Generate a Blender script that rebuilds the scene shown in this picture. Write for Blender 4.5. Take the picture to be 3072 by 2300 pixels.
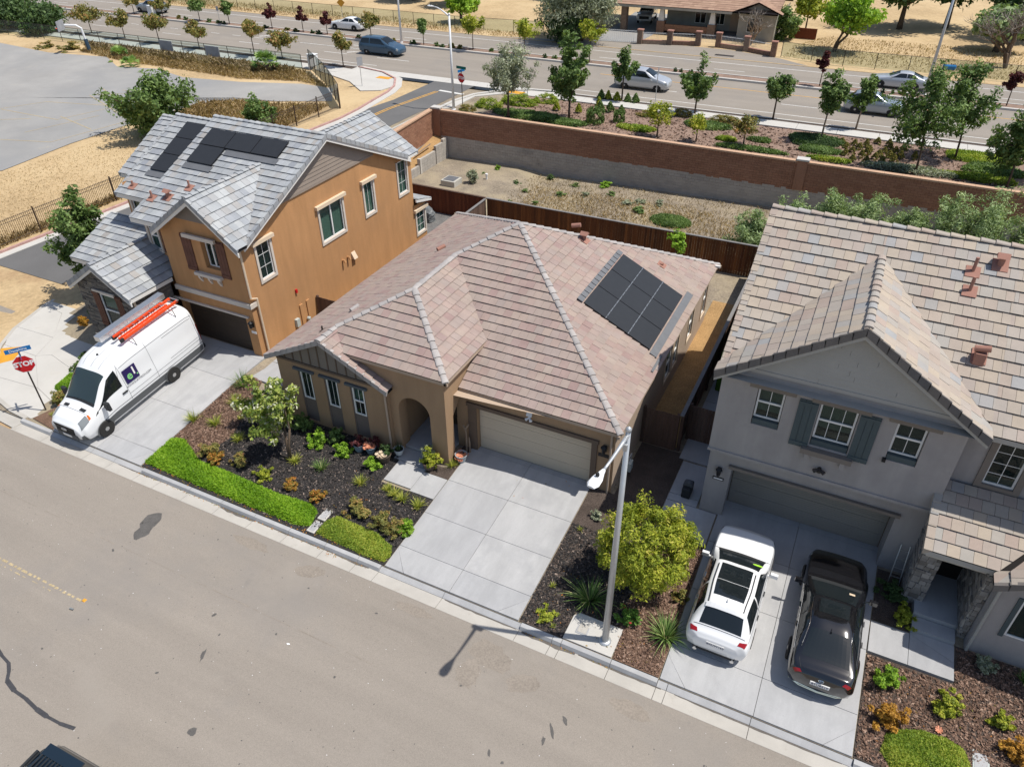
import bpy, math, random
import numpy as np
from mathutils import Vector, Matrix
for o in list(bpy.data.objects): bpy.data.objects.remove(o)
SC = bpy.context.scene; COL = SC.collection
R = math.radians
# ------------------------------------------------------------------ camera
cam = bpy.data.cameras.new('camera'); cam.lens = 26.04; cam.sensor_width = 36; cam.clip_start = .3; cam.clip_end = 3000
co = bpy.data.objects.new('camera', cam); COL.objects.link(co); SC.camera = co
YAW, PIT, ROL = R(-26.306), R(35.889), R(-.388)
_f = Vector((math.sin(YAW)*math.cos(PIT), math.cos(YAW)*math.cos(PIT), -math.sin(PIT)))
_r = Vector((math.cos(YAW), -math.sin(YAW), 0)); _u = _r.cross(_f)
_r2 = _r*math.cos(ROL)+_u*math.sin(ROL); _u2 = -_r*math.sin(ROL)+_u*math.cos(ROL)
co.matrix_world = Matrix(((_r2.x,_u2.x,-_f.x,0),(_r2.y,_u2.y,-_f.y,0),(_r2.z,_u2.z,-_f.z,19.4),(0,0,0,1)))
# ------------------------------------------------------------------ sky, sun, exposure
SUN = Vector((.46,.14,1)).normalized()
W = bpy.data.worlds.new('World'); SC.world = W; W.use_nodes = True
nt = W.node_tree; sky = nt.nodes.new('ShaderNodeTexSky'); sky.sky_type = 'NISHITA'; sky.sun_disc = False
sky.sun_elevation = math.asin(SUN.z); sky.sun_rotation = math.atan2(SUN.x, SUN.y); sky.air_density = 1.0; sky.dust_density = 1.2
bg = nt.nodes['Background']; bg.inputs[1].default_value = .12
nt.links.new(sky.outputs[0], bg.inputs[0])
sl = bpy.data.lights.new('sun','SUN'); sl.energy = 4.8; sl.angle = R(.53); sl.color = (1,.955,.88)
so = bpy.data.objects.new('sun', sl); COL.objects.link(so); so.rotation_euler = SUN.to_track_quat('Z','Y').to_euler(); so.location = (30,10,60)
SC.view_settings.view_transform = 'Standard'; SC.view_settings.look = 'None'; SC.view_settings.gamma = 1
SC.view_settings.exposure = .02; SC.view_settings.use_curve_mapping = False
# ------------------------------------------------------------------ helpers
rng = random.Random(7); NR = np.random.default_rng(7)
def U(a,b): return rng.uniform(a,b)
def tag(o, label=None, cat=None, group=None, kind=None):
    if label: o['label'] = label
    if cat: o['category'] = cat
    if group: o['group'] = group
    if kind: o['kind'] = kind
    return o
def link(name, me, parent=None):
    o = bpy.data.objects.new(name, me); COL.objects.link(o)
    if parent is not None: o.parent = parent
    return o
def thing(name, loc, label, cat, group=None, rz=0, kind=None):
    o = link(name, None); o.location = loc; o.rotation_euler = (0,0,rz); o.empty_display_size = .2
    return tag(o, label, cat, group, kind)
def copy_tree(o, parent=None):
    c = o.copy(); COL.objects.link(c); c.parent = parent
    for ch in o.children: copy_tree(ch, c)
    return c
class MB:
    def __init__(s): s.v=[]; s.f=[]; s.m=[]; s.t=[]; s.mi=0; s.ti=0.
    def face(s, pts):
        n=len(s.v); s.v.extend([tuple(p) for p in pts]); s.f.append(tuple(range(n,n+len(pts)))); s.m.append(s.mi); s.t.append(s.ti)
    def hexa(s, b, t):   # bottom 4, top 4 (ccw from above)
        n=len(s.v); s.v.extend([tuple(p) for p in b]+[tuple(p) for p in t])
        for f in ((3,2,1,0),(4,5,6,7),(0,1,5,4),(1,2,6,5),(2,3,7,6),(3,0,4,7)):
            s.f.append(tuple(n+i for i in f)); s.m.append(s.mi); s.t.append(s.ti)
    def box(s,x0,y0,z0,x1,y1,z1):
        x0,x1=min(x0,x1),max(x0,x1); y0,y1=min(y0,y1),max(y0,y1); z0,z1=min(z0,z1),max(z0,z1)
        s.hexa([(x0,y0,z0),(x1,y0,z0),(x1,y1,z0),(x0,y1,z0)],[(x0,y0,z1),(x1,y0,z1),(x1,y1,z1),(x0,y1,z1)])
    def obox(s,c,a,b,cc):   # centre, three half-axis vectors
        c,a,b,cc=map(Vector,(c,a,b,cc))
        if a.cross(b).dot(cc)<0: a=-a
        s.hexa([c-a-b-cc,c+a-b-cc,c+a+b-cc,c-a+b-cc],[c-a-b+cc,c+a-b+cc,c+a+b+cc,c-a+b+cc])
    def prism(s, poly, z0, z1):   # ccw xy polygon; z may be callables
        g=lambda z,p: z(p[0],p[1]) if callable(z) else z
        n=len(s.v); k=len(poly)
        s.v.extend([(p[0],p[1],g(z0,p)) for p in poly]+[(p[0],p[1],g(z1,p)) for p in poly])
        F=[tuple(n+k+i for i in range(k)), tuple(n+i for i in reversed(range(k)))]+[(n+i,n+(i+1)%k,n+k+(i+1)%k,n+k+i) for i in range(k)]
        s.f.extend(F); s.m.extend([s.mi]*len(F)); s.t.extend([s.ti]*len(F))
    def tube(s, pts, r, n=8, cap=True):
        pts=[Vector(p) for p in pts]; rs=r if isinstance(r,(list,tuple)) else [r]*len(pts)
        b=len(s.v); prev=None
        for i,p in enumerate(pts):
            d=(pts[min(i+1,len(pts)-1)]-pts[max(i-1,0)]).normalized()
            a=prev if prev is not None else (Vector((1,0,0)) if abs(d.x)<.8 else Vector((0,1,0)))
            a=(a-d*a.dot(d)).normalized(); prev=a; e=d.cross(a)
            for k in range(n):
                t=2*math.pi*k/n; s.v.append(tuple(p+(a*math.cos(t)+e*math.sin(t))*rs[i]))
        F=[]
        for i in range(len(pts)-1):
            for k in range(n):
                F.append((b+i*n+k,b+i*n+(k+1)%n,b+(i+1)*n+(k+1)%n,b+(i+1)*n+k))
        if cap: F.append(tuple(b+k for k in reversed(range(n)))); F.append(tuple(b+(len(pts)-1)*n+k for k in range(n)))
        s.f.extend(F); s.m.extend([s.mi]*len(F)); s.t.extend([s.ti]*len(F))
    def lathe(s, prof, c=(0,0,0), n=16, ax=(0,0,1)):
        ax=Vector(ax).normalized(); a=Vector((1,0,0)) if abs(ax.x)<.8 else Vector((0,1,0)); a=(a-ax*a.dot(ax)).normalized(); e=ax.cross(a); c=Vector(c); b=len(s.v)
        for r,h in prof:
            for k in range(n):
                t=2*math.pi*k/n; s.v.append(tuple(c+ax*h+(a*math.cos(t)+e*math.sin(t))*r))
        F=[(b+i*n+k,b+i*n+(k+1)%n,b+(i+1)*n+(k+1)%n,b+(i+1)*n+k) for i in range(len(prof)-1) for k in range(n)]
        F+= [tuple(b+k for k in reversed(range(n))), tuple(b+(len(prof)-1)*n+k for k in range(n))]
        s.f.extend(F); s.m.extend([s.mi]*len(F)); s.t.extend([s.ti]*len(F))
    def mesh(s, name, mats, smooth=False):
        me=bpy.data.meshes.new(name); me.from_pydata(s.v,[],s.f)
        for m in (mats if isinstance(mats,(list,tuple)) else [mats]): me.materials.append(m)
        if any(s.m): me.polygons.foreach_set('material_index', s.m)
        if any(s.t): me.attributes.new('tint','FLOAT','FACE').data.foreach_set('value', np.array(s.t,dtype=np.float32))
        if smooth: me.polygons.foreach_set('use_smooth',[True]*len(s.f))
        me.update(); return me
    def build(s, name, mats, parent=None, smooth=False, kind=None):
        o=link(name, s.mesh(name,mats,smooth), parent)
        if kind: o['kind']=kind
        return o
def bevel(o, w=.02, seg=2):
    m=o.modifiers.new('bevel','BEVEL'); m.width=w; m.segments=seg; m.limit_method='ANGLE'; m.angle_limit=R(40); return o
def np_mesh(name, V, F, mat, tint=None, smooth=False):   # V (n,3), F (m,k) arrays
    me=bpy.data.meshes.new(name); k=F.shape[1]; m=len(F)
    me.vertices.add(len(V)); me.vertices.foreach_set('co', np.ascontiguousarray(V,dtype=np.float32).ravel())
    me.loops.add(m*k); me.loops.foreach_set('vertex_index', np.ascontiguousarray(F,dtype=np.int32).ravel())
    me.polygons.add(m); me.polygons.foreach_set('loop_start', np.arange(0,m*k,k,dtype=np.int32)); me.polygons.foreach_set('loop_total', np.full(m,k,dtype=np.int32))
    me.materials.append(mat)
    if tint is not None: me.attributes.new('tint','FLOAT','FACE').data.foreach_set('value', np.ascontiguousarray(tint,dtype=np.float32))
    if smooth: me.polygons.foreach_set('use_smooth', np.ones(m,dtype=bool))
    me.update(calc_edges=True); return me
# ------------------------------------------------------------------ materials
MATS={}
def N(nt,t,**k):
    n=nt.nodes.new(t)
    for a,b in k.items(): setattr(n,a,b)
    return n
def ramp(nt, stops, fac):
    r=N(nt,'ShaderNodeValToRGB'); e=r.color_ramp.elements
    while len(e)<len(stops): e.new(.5)
    for i,(p,c) in enumerate(stops): e[i].position=p; e[i].color=(*c,1)
    nt.links.new(fac, r.inputs[0]); return r.outputs[0]
def mix(nt, a, b, fac, mode='MIX'):
    m=N(nt,'ShaderNodeMix',data_type='RGBA',blend_type=mode)
    for s,i in ((fac,0),(a,6),(b,7)):
        if hasattr(s,'is_output'): nt.links.new(s,m.inputs[i])
        else: m.inputs[i].default_value = s if i==0 else (*s,1)
    return m.outputs[2]
def noise(nt, scale, detail=4, rough=.6, vec=None, sc=None):
    p=N(nt,'ShaderNodeNewGeometry').outputs['Position'] if vec is None else vec
    if sc:
        mp=N(nt,'ShaderNodeMapping'); mp.inputs['Scale'].default_value=sc; nt.links.new(p,mp.inputs[0]); p=mp.outputs[0]
    n=N(nt,'ShaderNodeTexNoise'); n.inputs['Scale'].default_value=scale; n.inputs['Detail'].default_value=detail; n.inputs['Roughness'].default_value=rough
    nt.links.new(p,n.inputs['Vector']); return n.outputs[0]
def mrange(nt, v, a, b, c=0, d=1):
    m=N(nt,'ShaderNodeMapRange'); nt.links.new(v,m.inputs[0])
    for i,x in enumerate((a,b,c,d)): m.inputs[i+1].default_value=x
    return m.outputs[0]
def pmat(name, col, rough=.85, var=.18, scale=1.2, fine=.1, fscale=40, bump=0, bscale=60, bdist=.01, spec=.25, metal=0, tint=None, rnd=None, coat=0, stain=None, sc=None):
    """col base; var broad value variation; fine small grain; tint ramp on per-piece value; stain=(colour,scale,lo,hi)"""
    m=bpy.data.materials.new(name); m.use_nodes=True; nt=m.node_tree; b=nt.nodes['Principled BSDF']
    b.inputs['Roughness'].default_value=rough; b.inputs['Metallic'].default_value=metal; b.inputs['Specular IOR Level'].default_value=spec; b.inputs['Coat Weight'].default_value=coat; b.inputs['Coat Roughness'].default_value=.03
    c=None
    if tint:
        a=N(nt,'ShaderNodeAttribute',attribute_name='tint').outputs['Fac']
        oi=N(nt,'ShaderNodeObjectInfo').outputs['Random']
        ad=N(nt,'ShaderNodeMath',operation='ADD'); nt.links.new(a,ad.inputs[0]); nt.links.new(oi,ad.inputs[1])
        fr=N(nt,'ShaderNodeMath',operation='FRACT'); nt.links.new(ad.outputs[0],fr.inputs[0])
        c=ramp(nt,tint,fr.outputs[0])
    if c is None: c=col
    if var:
        n=noise(nt,scale,5,.62,sc=sc); f=mrange(nt,n,.25,.75,1-var,1+var)
        cc=N(nt,'ShaderNodeCombineColor'); [nt.links.new(f,cc.inputs[i]) for i in range(3)]
        c=mix(nt,c,cc.outputs[0],1.0,'MULTIPLY')
    if fine:
        n=noise(nt,fscale,2,.7); f=mrange(nt,n,.25,.75,1-fine,1+fine)
        cc=N(nt,'ShaderNodeCombineColor'); [nt.links.new(f,cc.inputs[i]) for i in range(3)]
        c=mix(nt,c,cc.outputs[0],1.0,'MULTIPLY')
    if stain:
        for (sc_,ss,lo,hi) in (stain if isinstance(stain,list) else [stain]):
            n=noise(nt,ss,6,.65); c=mix(nt,c,sc_,mrange(nt,n,lo,hi))
    if hasattr(c,'is_output'): nt.links.new(c,b.inputs['Base Color'])
    else: b.inputs['Base Color'].default_value=(*c,1)
    if bump:
        n=noise(nt,bscale,3,.6); bn=N(nt,'ShaderNodeBump'); bn.inputs['Strength'].default_value=bump; bn.inputs['Distance'].default_value=bdist
        nt.links.new(n,bn.inputs['Height']); nt.links.new(bn.outputs[0],b.inputs['Normal'])
    MATS[name]=m; return m
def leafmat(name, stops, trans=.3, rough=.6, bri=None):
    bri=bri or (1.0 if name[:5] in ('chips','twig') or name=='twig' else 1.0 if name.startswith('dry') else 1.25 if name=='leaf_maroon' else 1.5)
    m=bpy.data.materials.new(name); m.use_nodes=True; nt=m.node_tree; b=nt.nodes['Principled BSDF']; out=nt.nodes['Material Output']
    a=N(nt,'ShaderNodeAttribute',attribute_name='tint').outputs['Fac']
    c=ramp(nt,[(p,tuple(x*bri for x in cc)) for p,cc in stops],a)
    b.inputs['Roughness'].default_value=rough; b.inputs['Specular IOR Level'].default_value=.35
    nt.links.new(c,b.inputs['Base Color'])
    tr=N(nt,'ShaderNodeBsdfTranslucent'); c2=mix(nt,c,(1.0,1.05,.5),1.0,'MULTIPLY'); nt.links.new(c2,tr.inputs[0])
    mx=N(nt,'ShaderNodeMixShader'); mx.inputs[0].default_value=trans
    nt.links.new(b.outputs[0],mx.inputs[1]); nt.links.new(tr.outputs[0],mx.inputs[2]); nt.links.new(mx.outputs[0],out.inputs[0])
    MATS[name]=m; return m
CR=lambda *c: c
# paving and ground
pmat('asphalt',(.272,.240,.205),.9,.10,.9,.2,45,.3,120,.006,.2,stain=[((.235,.215,.195),.16,.5,.75),((.30,.268,.232),.3,.55,.8),((.2,.185,.17),1.1,.66,.85)],sc=(.1,1,1))
pmat('asphalt_new',(.135,.132,.13),.9,.1,.3,.12,30,.2,120,.006,.2,stain=((.17,.165,.16),.12,.5,.75))
pmat('asphalt_old',(.31,.30,.285),.92,.14,.25,.1,30,.2,90,.006,.2,stain=[((.255,.255,.255),.07,.45,.7),((.36,.33,.28),.5,.62,.85)])
pmat('concrete',(.385,.385,.388),.85,.12,1.6,.09,50,.12,150,.004,.25,stain=[((.33,.33,.335),.8,.5,.75),((.27,.27,.272),2.6,.66,.82),((.44,.435,.43),.5,.6,.85)],tint=[(0,(.36,.36,.365)),(.5,(.385,.385,.388)),(1,(.405,.402,.40))],sc=(1.5,.35,1))
pmat('concrete_white',(.50,.48,.445),.85,.07,.8,.05,60,.12,150,.004,.25,stain=((.46,.43,.38),1.6,.6,.85))
pmat('kerb_concrete',(.44,.415,.375),.88,.1,1.0,.07,60,.15,150,.004,.25,stain=((.33,.29,.245),2.2,.6,.8))
pmat('damp_grime',(.13,.115,.1),.7,.3,2,.2,30)
pmat('dry_soil',(.36,.245,.14),.95,.2,.35,.25,6,.5,25,.03,.1,stain=[((.47,.345,.20),.25,.45,.7),((.24,.15,.085),.6,.62,.8)])
pmat('field_soil',(.46,.335,.19),.95,.16,.12,.22,4,.5,18,.04,.1,stain=[((.55,.42,.25),.12,.45,.7),((.33,.21,.12),.2,.6,.8)])
pmat('grey_soil',(.27,.225,.17),.95,.25,.6,.3,9,.6,25,.04,.1,stain=[((.36,.30,.20),.3,.45,.7),((.17,.15,.125),.9,.6,.8)])
pmat('black_mulch',(.05,.046,.046),.95,.35,2.5,.6,28,1.0,34,.05,.15)
pmat('brown_mulch',(.20,.125,.088),.95,.25,1.5,.5,30,1.0,36,.05,.1)
pmat('dark_mulch',(.10,.078,.066),.95,.3,1.5,.55,28,1.0,34,.05,.1)
pmat('pink_mulch',(.265,.185,.145),.95,.2,.7,.35,12,.8,20,.05,.1)
pmat('straw_soil',(.40,.25,.115),.95,.2,1.2,.4,24,.9,30,.04,.1)
pmat('grey_gravel',(.17,.165,.16),.9,.2,2,.5,20,1,22,.05,.2)
pmat('paint_white',(.62,.61,.58),.8,.12,2,.2,20); pmat('paint_yellow',(.60,.33,.07),.8,.2,3,.25,20); pmat('paint_orange',(.62,.30,.035),.7,.12,3,.15,20); pmat('paint_red',(.44,.27,.24),.85,.25,2,.25,18)
pmat('paint_faded',(.42,.335,.20),.85,.2,3,.3,20); pmat('dirt_film',(.252,.218,.182),.9,.12,1.5,.2,18); pmat('sealant',(.055,.055,.06),.7,.2,8,.2,30); pmat('oil',(.11,.103,.096),.6,.2,4,.2,30)
# walls
pmat('stucco_tan',(.35,.235,.145),.95,.1,1.2,.12,60,.4,120,.012,.1,stain=((.30,.205,.13),.6,.55,.85),sc=(1.6,1.6,.3)); pmat('stucco_orange',(.47,.255,.118),.95,.13,1.3,.12,55,.4,110,.012,.1,stain=[((.42,.235,.115),.5,.5,.8),((.50,.29,.15),1.7,.62,.85)],sc=(1.6,1.6,.3))
pmat('stucco_grey',(.36,.335,.325),.95,.12,1.2,.12,60,.4,120,.012,.1,stain=[((.30,.28,.275),.7,.5,.8),((.41,.385,.37),1.5,.62,.85)],sc=(1.6,1.6,.3)); pmat('stucco_cream',(.43,.335,.255),.95,.07,.8,.08,70,.3,120,.01,.1)
pmat('trim_brown',(.135,.098,.073),.8,.1,2,.08,40); pmat('trim_cream',(.66,.53,.385),.85,.06,2,.05,40); pmat('trim_stone',(.60,.54,.47),.85,.07,2,.06,40)
pmat('panel_brown',(.165,.135,.118),.8,.08,2,.1,40); pmat('trim_greyblue',(.105,.118,.128),.8,.08,2,.06,40); pmat('trim_taupe',(.21,.18,.155),.85,.08,2,.06,40)
pmat('siding_grey',(.40,.385,.355),.8,.05,1.5,.04,40); pmat('siding_taupe',(.285,.235,.195),.8,.06,1.5,.05,40); pmat('fascia_white',(.72,.70,.66),.6,.04,2,.03,40)
pmat('garage_cream',(.55,.47,.36),.7,.03,1,.02,30); pmat('garage_brown',(.075,.056,.042),.55,.08,1.5,.06,30); pmat('garage_grey',(.30,.272,.235),.7,.05,1,.04,30)
pmat('vinyl_white',(.80,.79,.77),.4,.02,2,0); pmat('blind',(.42,.55,.47),.6,.05,3,0); pmat('blind_dark',(.075,.095,.09),.6,.05,3,0); pmat('blind_warm',(.36,.36,.29),.6,.08,3,0)
pmat('wood_shutter',(.135,.062,.042),.75,.2,3,.15,40,.3,30); pmat('teal_shutter',(.075,.098,.105),.7,.08,3,.06,40)
pmat('door_dark',(.02,.017,.015),.5,.1,2,0); pmat('plain_dark',(.012,.012,.012),.8,0,1,0)
G=pmat('window_glass',(.015,.022,.022),.05,0,1,0,spec=.6)
def glassmat(name, tintc, alpha):
    m=bpy.data.materials.new(name); m.use_nodes=True; nt=m.node_tree; out=nt.nodes['Material Output']; b=nt.nodes['Principled BSDF']
    b.inputs['Base Color'].default_value=(*tintc,1); b.inputs['Roughness'].default_value=.03; b.inputs['Specular IOR Level'].default_value=.6
    t=N(nt,'ShaderNodeBsdfTransparent'); t.inputs[0].default_value=(.85,.95,.92,1); mx=N(nt,'ShaderNodeMixShader'); mx.inputs[0].default_value=alpha
    nt.links.new(t.outputs[0],mx.inputs[1]); nt.links.new(b.outputs[0],mx.inputs[2]); nt.links.new(mx.outputs[0],out.inputs[0]); MATS[name]=m; return m
glassmat('pane_glass',(.02,.03,.03),.35); glassmat('windscreen',(.006,.018,.026),.78); glassmat('chain_mesh',(.10,.13,.12),.22)
# roofs
TAN=[(0, (0.35, 0.263, 0.229)), (0.13, (0.311, 0.219, 0.201)), (0.22, (0.355, 0.28, 0.237)), (0.36, (0.322, 0.263, 0.237)), (0.5, (0.352, 0.269, 0.234)), (0.62, (0.333, 0.272, 0.237)), (0.76, (0.319, 0.235, 0.216)), (0.86, (0.35, 0.286, 0.245)), (1, (0.341, 0.261, 0.231))]
pmat('tile_rose',(.4,.3,.25),.85,.12,1.5,.08,50,.2,80,.006,.2,tint=[(p,tuple(x*.98 for x in c)) for p,c in TAN])
pmat('tile_slate',(.3,.31,.32),.8,.14,1.2,.07,50,.2,80,.006,.25,tint=[(0,(.36,.375,.385)),(.2,(.295,.31,.325)),(.35,(.40,.41,.41)),(.5,(.25,.265,.29)),(.65,(.37,.385,.40)),(.8,(.31,.295,.28)),(.9,(.34,.35,.36)),(1,(.285,.30,.315))])
pmat('tile_mixed',(.4,.34,.28),.85,.1,1.5,.08,50,.2,80,.006,.2,tint=[(0,(.385,.325,.265)),(.12,(.41,.345,.275)),(.25,(.365,.325,.285)),(.36,(.37,.29,.245)),(.48,(.38,.33,.275)),(.58,(.315,.315,.315)),(.66,(.39,.325,.27)),(.78,(.345,.325,.295)),(.88,(.36,.30,.26)),(1,(.40,.345,.28))])
pmat('tile_cap_grey',(.36,.335,.32),.85,.15,3,.12,50,.2,80,.006,.2,tint=[(0,(.38,.35,.335)),(.5,(.33,.31,.30)),(1,(.42,.39,.37))])
pmat('tile_cap_dark',(.15,.14,.135),.85,.12,3,.12,50,tint=[(0,(.13,.125,.125)),(.5,(.155,.14,.13)),(1,(.18,.165,.155))])
pmat('roof_felt',(.028,.024,.022),.95,0,1,0); pmat('terracotta',(.33,.17,.13),.8,.1,3,.08,50); pmat('flashing',(.17,.175,.185),.55,.1,3,.05,40,metal=.3); pmat('old_shingle',(.36,.225,.155),.95,.1,2,.2,20,tint=[(0,(.36,.235,.165)),(.5,(.31,.195,.14)),(1,(.40,.265,.19))])
pmat('solar_panel',(.03,.032,.036),.42,.08,4,0,spec=.25); pmat('panel_frame',(.02,.02,.022),.4); pmat('rail_alu',(.30,.31,.32),.35,.05,4,0,metal=.7)
# masonry, wood
pmat('brick_wall',(.3,.16,.1),.95,.12,.6,.15,18,.6,40,.02,.1,tint=[(0,(.30,.155,.10)),(.5,(.335,.18,.115)),(1,(.27,.14,.09))])
pmat('brick_cap',(.50,.325,.215),.9,.08,1,.08,40); pmat('brick_dark',(.115,.058,.045),.95,.1,1,.1,40)
pmat('cmu_block',(.4,.37,.33),.95,.12,.5,.12,25,.4,60,.01,.1,tint=[(0,(.36,.335,.30)),(.5,(.43,.40,.355)),(1,(.39,.36,.32))],stain=((.15,.135,.12),.3,.62,.85))
pmat('mortar',(.50,.47,.42),.95,.15,1,.1,40); pmat('mortar_dark',(.14,.13,.12),.95,.1,1,.1,40)
pmat('ledge_stone',(.2,.19,.18),.9,.2,3,.2,40,.6,30,.02,.15,tint=[(0,(.085,.08,.078)),(.3,(.15,.135,.12)),(.5,(.20,.185,.165)),(.7,(.115,.108,.105)),(.9,(.23,.205,.17)),(1,(.16,.15,.14))])
pmat('ashlar_stone',(.3,.28,.26),.9,.2,3,.15,40,.5,30,.02,.15,tint=[(0,(.22,.20,.18)),(.3,(.33,.31,.29)),(.5,(.15,.135,.12)),(.7,(.37,.34,.31)),(.85,(.20,.185,.175)),(1,(.29,.27,.25))])
WOODR=[(0,(.205,.062,.030)),(.4,(.15,.046,.025)),(.7,(.235,.075,.035)),(1,(.175,.055,.028))]
pmat('fence_red',(.2,.06,.03),.85,.2,2,.2,30,.3,30,.01,.15,tint=WOODR,sc=(6,6,.5))
pmat('fence_stained',(.17,.06,.025),.85,.3,2,.2,30,.3,30,.01,.15,tint=[(0,(.155,.062,.026)),(.3,(.105,.042,.02)),(.55,(.20,.082,.032)),(.8,(.085,.037,.02)),(1,(.165,.068,.028))],sc=(6,6,.5))
pmat('fence_brown',(.12,.075,.055),.88,.25,2,.2,30,.3,30,.01,.15,tint=[(0,(.135,.085,.065)),(.4,(.095,.06,.046)),(.7,(.16,.105,.08)),(1,(.12,.072,.055))],sc=(6,6,.5))
pmat('weathered_rail',(.20,.19,.185),.9,.15,3,.12,40); pmat('bark',(.115,.085,.062),.95,.25,4,.2,30,.6,20,.02,.1); pmat('bark_pale',(.28,.215,.16),.9,.2,4,.15,30,.4,20,.02,.1)
# metals, plastics, vehicles
pmat('galvanised',(.50,.515,.53),.42,.08,2,.06,30,metal=.55); pmat('white_metal',(.75,.76,.77),.4,.03,2,0); pmat('iron_brown',(.055,.035,.025),.6); pmat('black_metal',(.018,.018,.02),.45); pmat('steel_dark',(.07,.06,.055),.5,metal=.4)
pmat('sign_red',(.56,.016,.022),.4,.04,3,0); pmat('sign_blue',(.012,.16,.42),.4,.03,3,0); pmat('sign_green',(.005,.14,.115),.4); pmat('sign_white',(.85,.85,.85),.4,0,1,0); pmat('sign_grey',(.33,.34,.36),.5); pmat('plate_ink',(.05,.06,.14),.5,0,1,0)
pmat('van_white',(.80,.81,.82),.22,0,1,0,coat=.6,spec=.5); pmat('car_white',(.80,.80,.80),.18,0,1,0,coat=.8,spec=.5); pmat('car_black',(.0075,.0075,.009),.12,0,1,0,coat=1,spec=.6); pmat('car_navy',(.012,.022,.034),.2,0,1,0,coat=.8)
pmat('car_silver',(.33,.37,.42),.3,0,1,0,coat=.7,metal=.5); pmat('car_blue',(.055,.105,.165),.3,0,1,0,coat=.7,metal=.3); pmat('car_lightsilver',(.52,.54,.57),.3,0,1,0,coat=.7,metal=.4)
pmat('car_glass',(.012,.016,.018),.04,0,1,0,spec=.7); pmat('tyre',(.028,.027,.026),.85,.1,4,.1,40); pmat('rim_grey',(.42,.42,.42),.35,metal=.7,fine=0); pmat('rim_dark',(.06,.06,.06),.4,metal=.5); pmat('black_plastic',(.028,.03,.032),.6,.05,4,0); pmat('grey_plastic',(.10,.105,.11),.6,.05,4,0)
pmat('lamp_red',(.30,.008,.012),.2,0,1,0,coat=.8); pmat('lamp_clear',(.22,.235,.24),.12,0,1,0,coat=.8); pmat('lamp_amber',(.55,.13,.02),.2,0,1,0); pmat('chrome',(.7,.7,.7),.12,0,1,0,metal=1); pmat('seat_grey',(.10,.105,.105),.8); pmat('dash_dark',(.03,.032,.033),.8)
pmat('ladder_orange',(.80,.085,.022),.45,.08,4,.05,30); pmat('alu',(.62,.63,.64),.3,.05,4,.04,40,metal=.8); pmat('logo_purple',(.022,.014,.085),.5,0,1,0); pmat('logo_green',(.22,.56,.20),.5,0,1,0); pmat('lime',(.42,.80,.06),.5,0,1,0)
pmat('pot_blue',(.22,.28,.33),.6); pmat('pot_grey',(.30,.33,.35),.6); pmat('pot_brown',(.10,.075,.06),.7); pmat('pot_white',(.48,.52,.54),.6); pmat('succulent',(.60,.25,.15),.6,.2,9,.2,20); pmat('utility_box',(.42,.46,.44),.6,.1,2,.05,30); pmat('turf_green',(.10,.20,.025),.9,.15,4,.2,30); pmat('cover_grey',(.16,.17,.175),.45,.3,4,0); pmat('ac_beige',(.46,.44,.39),.6,.05,3,0); pmat('navy_pad',(.035,.065,.10),.7)
pmat('house_grey',(.36,.345,.30),.85); pmat('field_stone',(.2,.13,.09),.9,.25,4,.3,12,.5,14,.05,.1,tint=[(0,(.26,.15,.10)),(.5,(.17,.12,.095)),(1,(.31,.22,.16))]); pmat('picket_white',(.62,.63,.64),.6)
# foliage
LG=lambda a,b,c,d=None: [(0,a),(.45,b),(.8,c),(1,d or c)]
leafmat('leaf_green',LG((.04,.07,.02),(.085,.14,.036),(.16,.225,.07)),.3)
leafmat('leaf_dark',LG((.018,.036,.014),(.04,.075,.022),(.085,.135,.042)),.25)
leafmat('leaf_olive',LG((.095,.11,.07),(.185,.205,.135),(.33,.35,.25)),.25)
leafmat('leaf_yellowgreen',LG((.075,.105,.012),(.205,.245,.022),(.37,.37,.045),(.44,.36,.10)),.35)
leafmat('leaf_lime',LG((.065,.13,.012),(.14,.25,.02),(.27,.40,.045)),.35)
leafmat('leaf_autumn',LG((.075,.09,.025),(.15,.155,.04),(.27,.19,.06),(.32,.14,.07)),.3)
leafmat('leaf_ornamental',LG((.10,.09,.02),(.21,.16,.03),(.36,.145,.028),(.48,.19,.055)),.3)
leafmat('leaf_orange',LG((.18,.09,.015),(.33,.175,.025),(.47,.25,.045),(.36,.30,.04)),.3)
leafmat('leaf_maroon',LG((.04,.01,.012),(.085,.02,.022),(.15,.045,.045)),.25)
leafmat('leaf_myrtle',[(0,(.07,.11,.025)),(.4,(.15,.21,.04)),(.7,(.29,.31,.07)),(.8,(.50,.50,.40)),(1,(.66,.64,.56))],.3)
leafmat('leaf_oleander',LG((.09,.13,.055),(.17,.235,.10),(.30,.37,.18)),.3)
leafmat('leaf_strap',LG((.08,.11,.015),(.19,.235,.03),(.40,.39,.09)),.3)
leafmat('leaf_strapgreen',LG((.03,.07,.015),(.08,.15,.03),(.20,.29,.09),(.42,.38,.20)),.3)
leafmat('leaf_cover',LG((.065,.14,.008),(.135,.26,.012),(.22,.34,.025)),.35)
leafmat('leaf_cover2',LG((.085,.14,.015),(.17,.24,.025),(.30,.32,.05)),.35)
leafmat('dry_grass',LG((.28,.19,.09),(.43,.31,.155),(.56,.43,.25)),.25)
leafmat('dry_brush',LG((.22,.165,.10),(.34,.26,.16),(.44,.35,.22)),.25)
leafmat('palm_leaf',LG((.05,.10,.025),(.13,.22,.05),(.27,.36,.12)),.3)
leafmat('chips_black',LG((.022,.02,.02),(.046,.042,.04),(.095,.08,.07),(.30,.23,.19)),0,.9)
leafmat('chips_brown',LG((.10,.06,.042),(.19,.115,.08),(.29,.185,.135),(.40,.28,.21)),0,.9)
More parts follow.
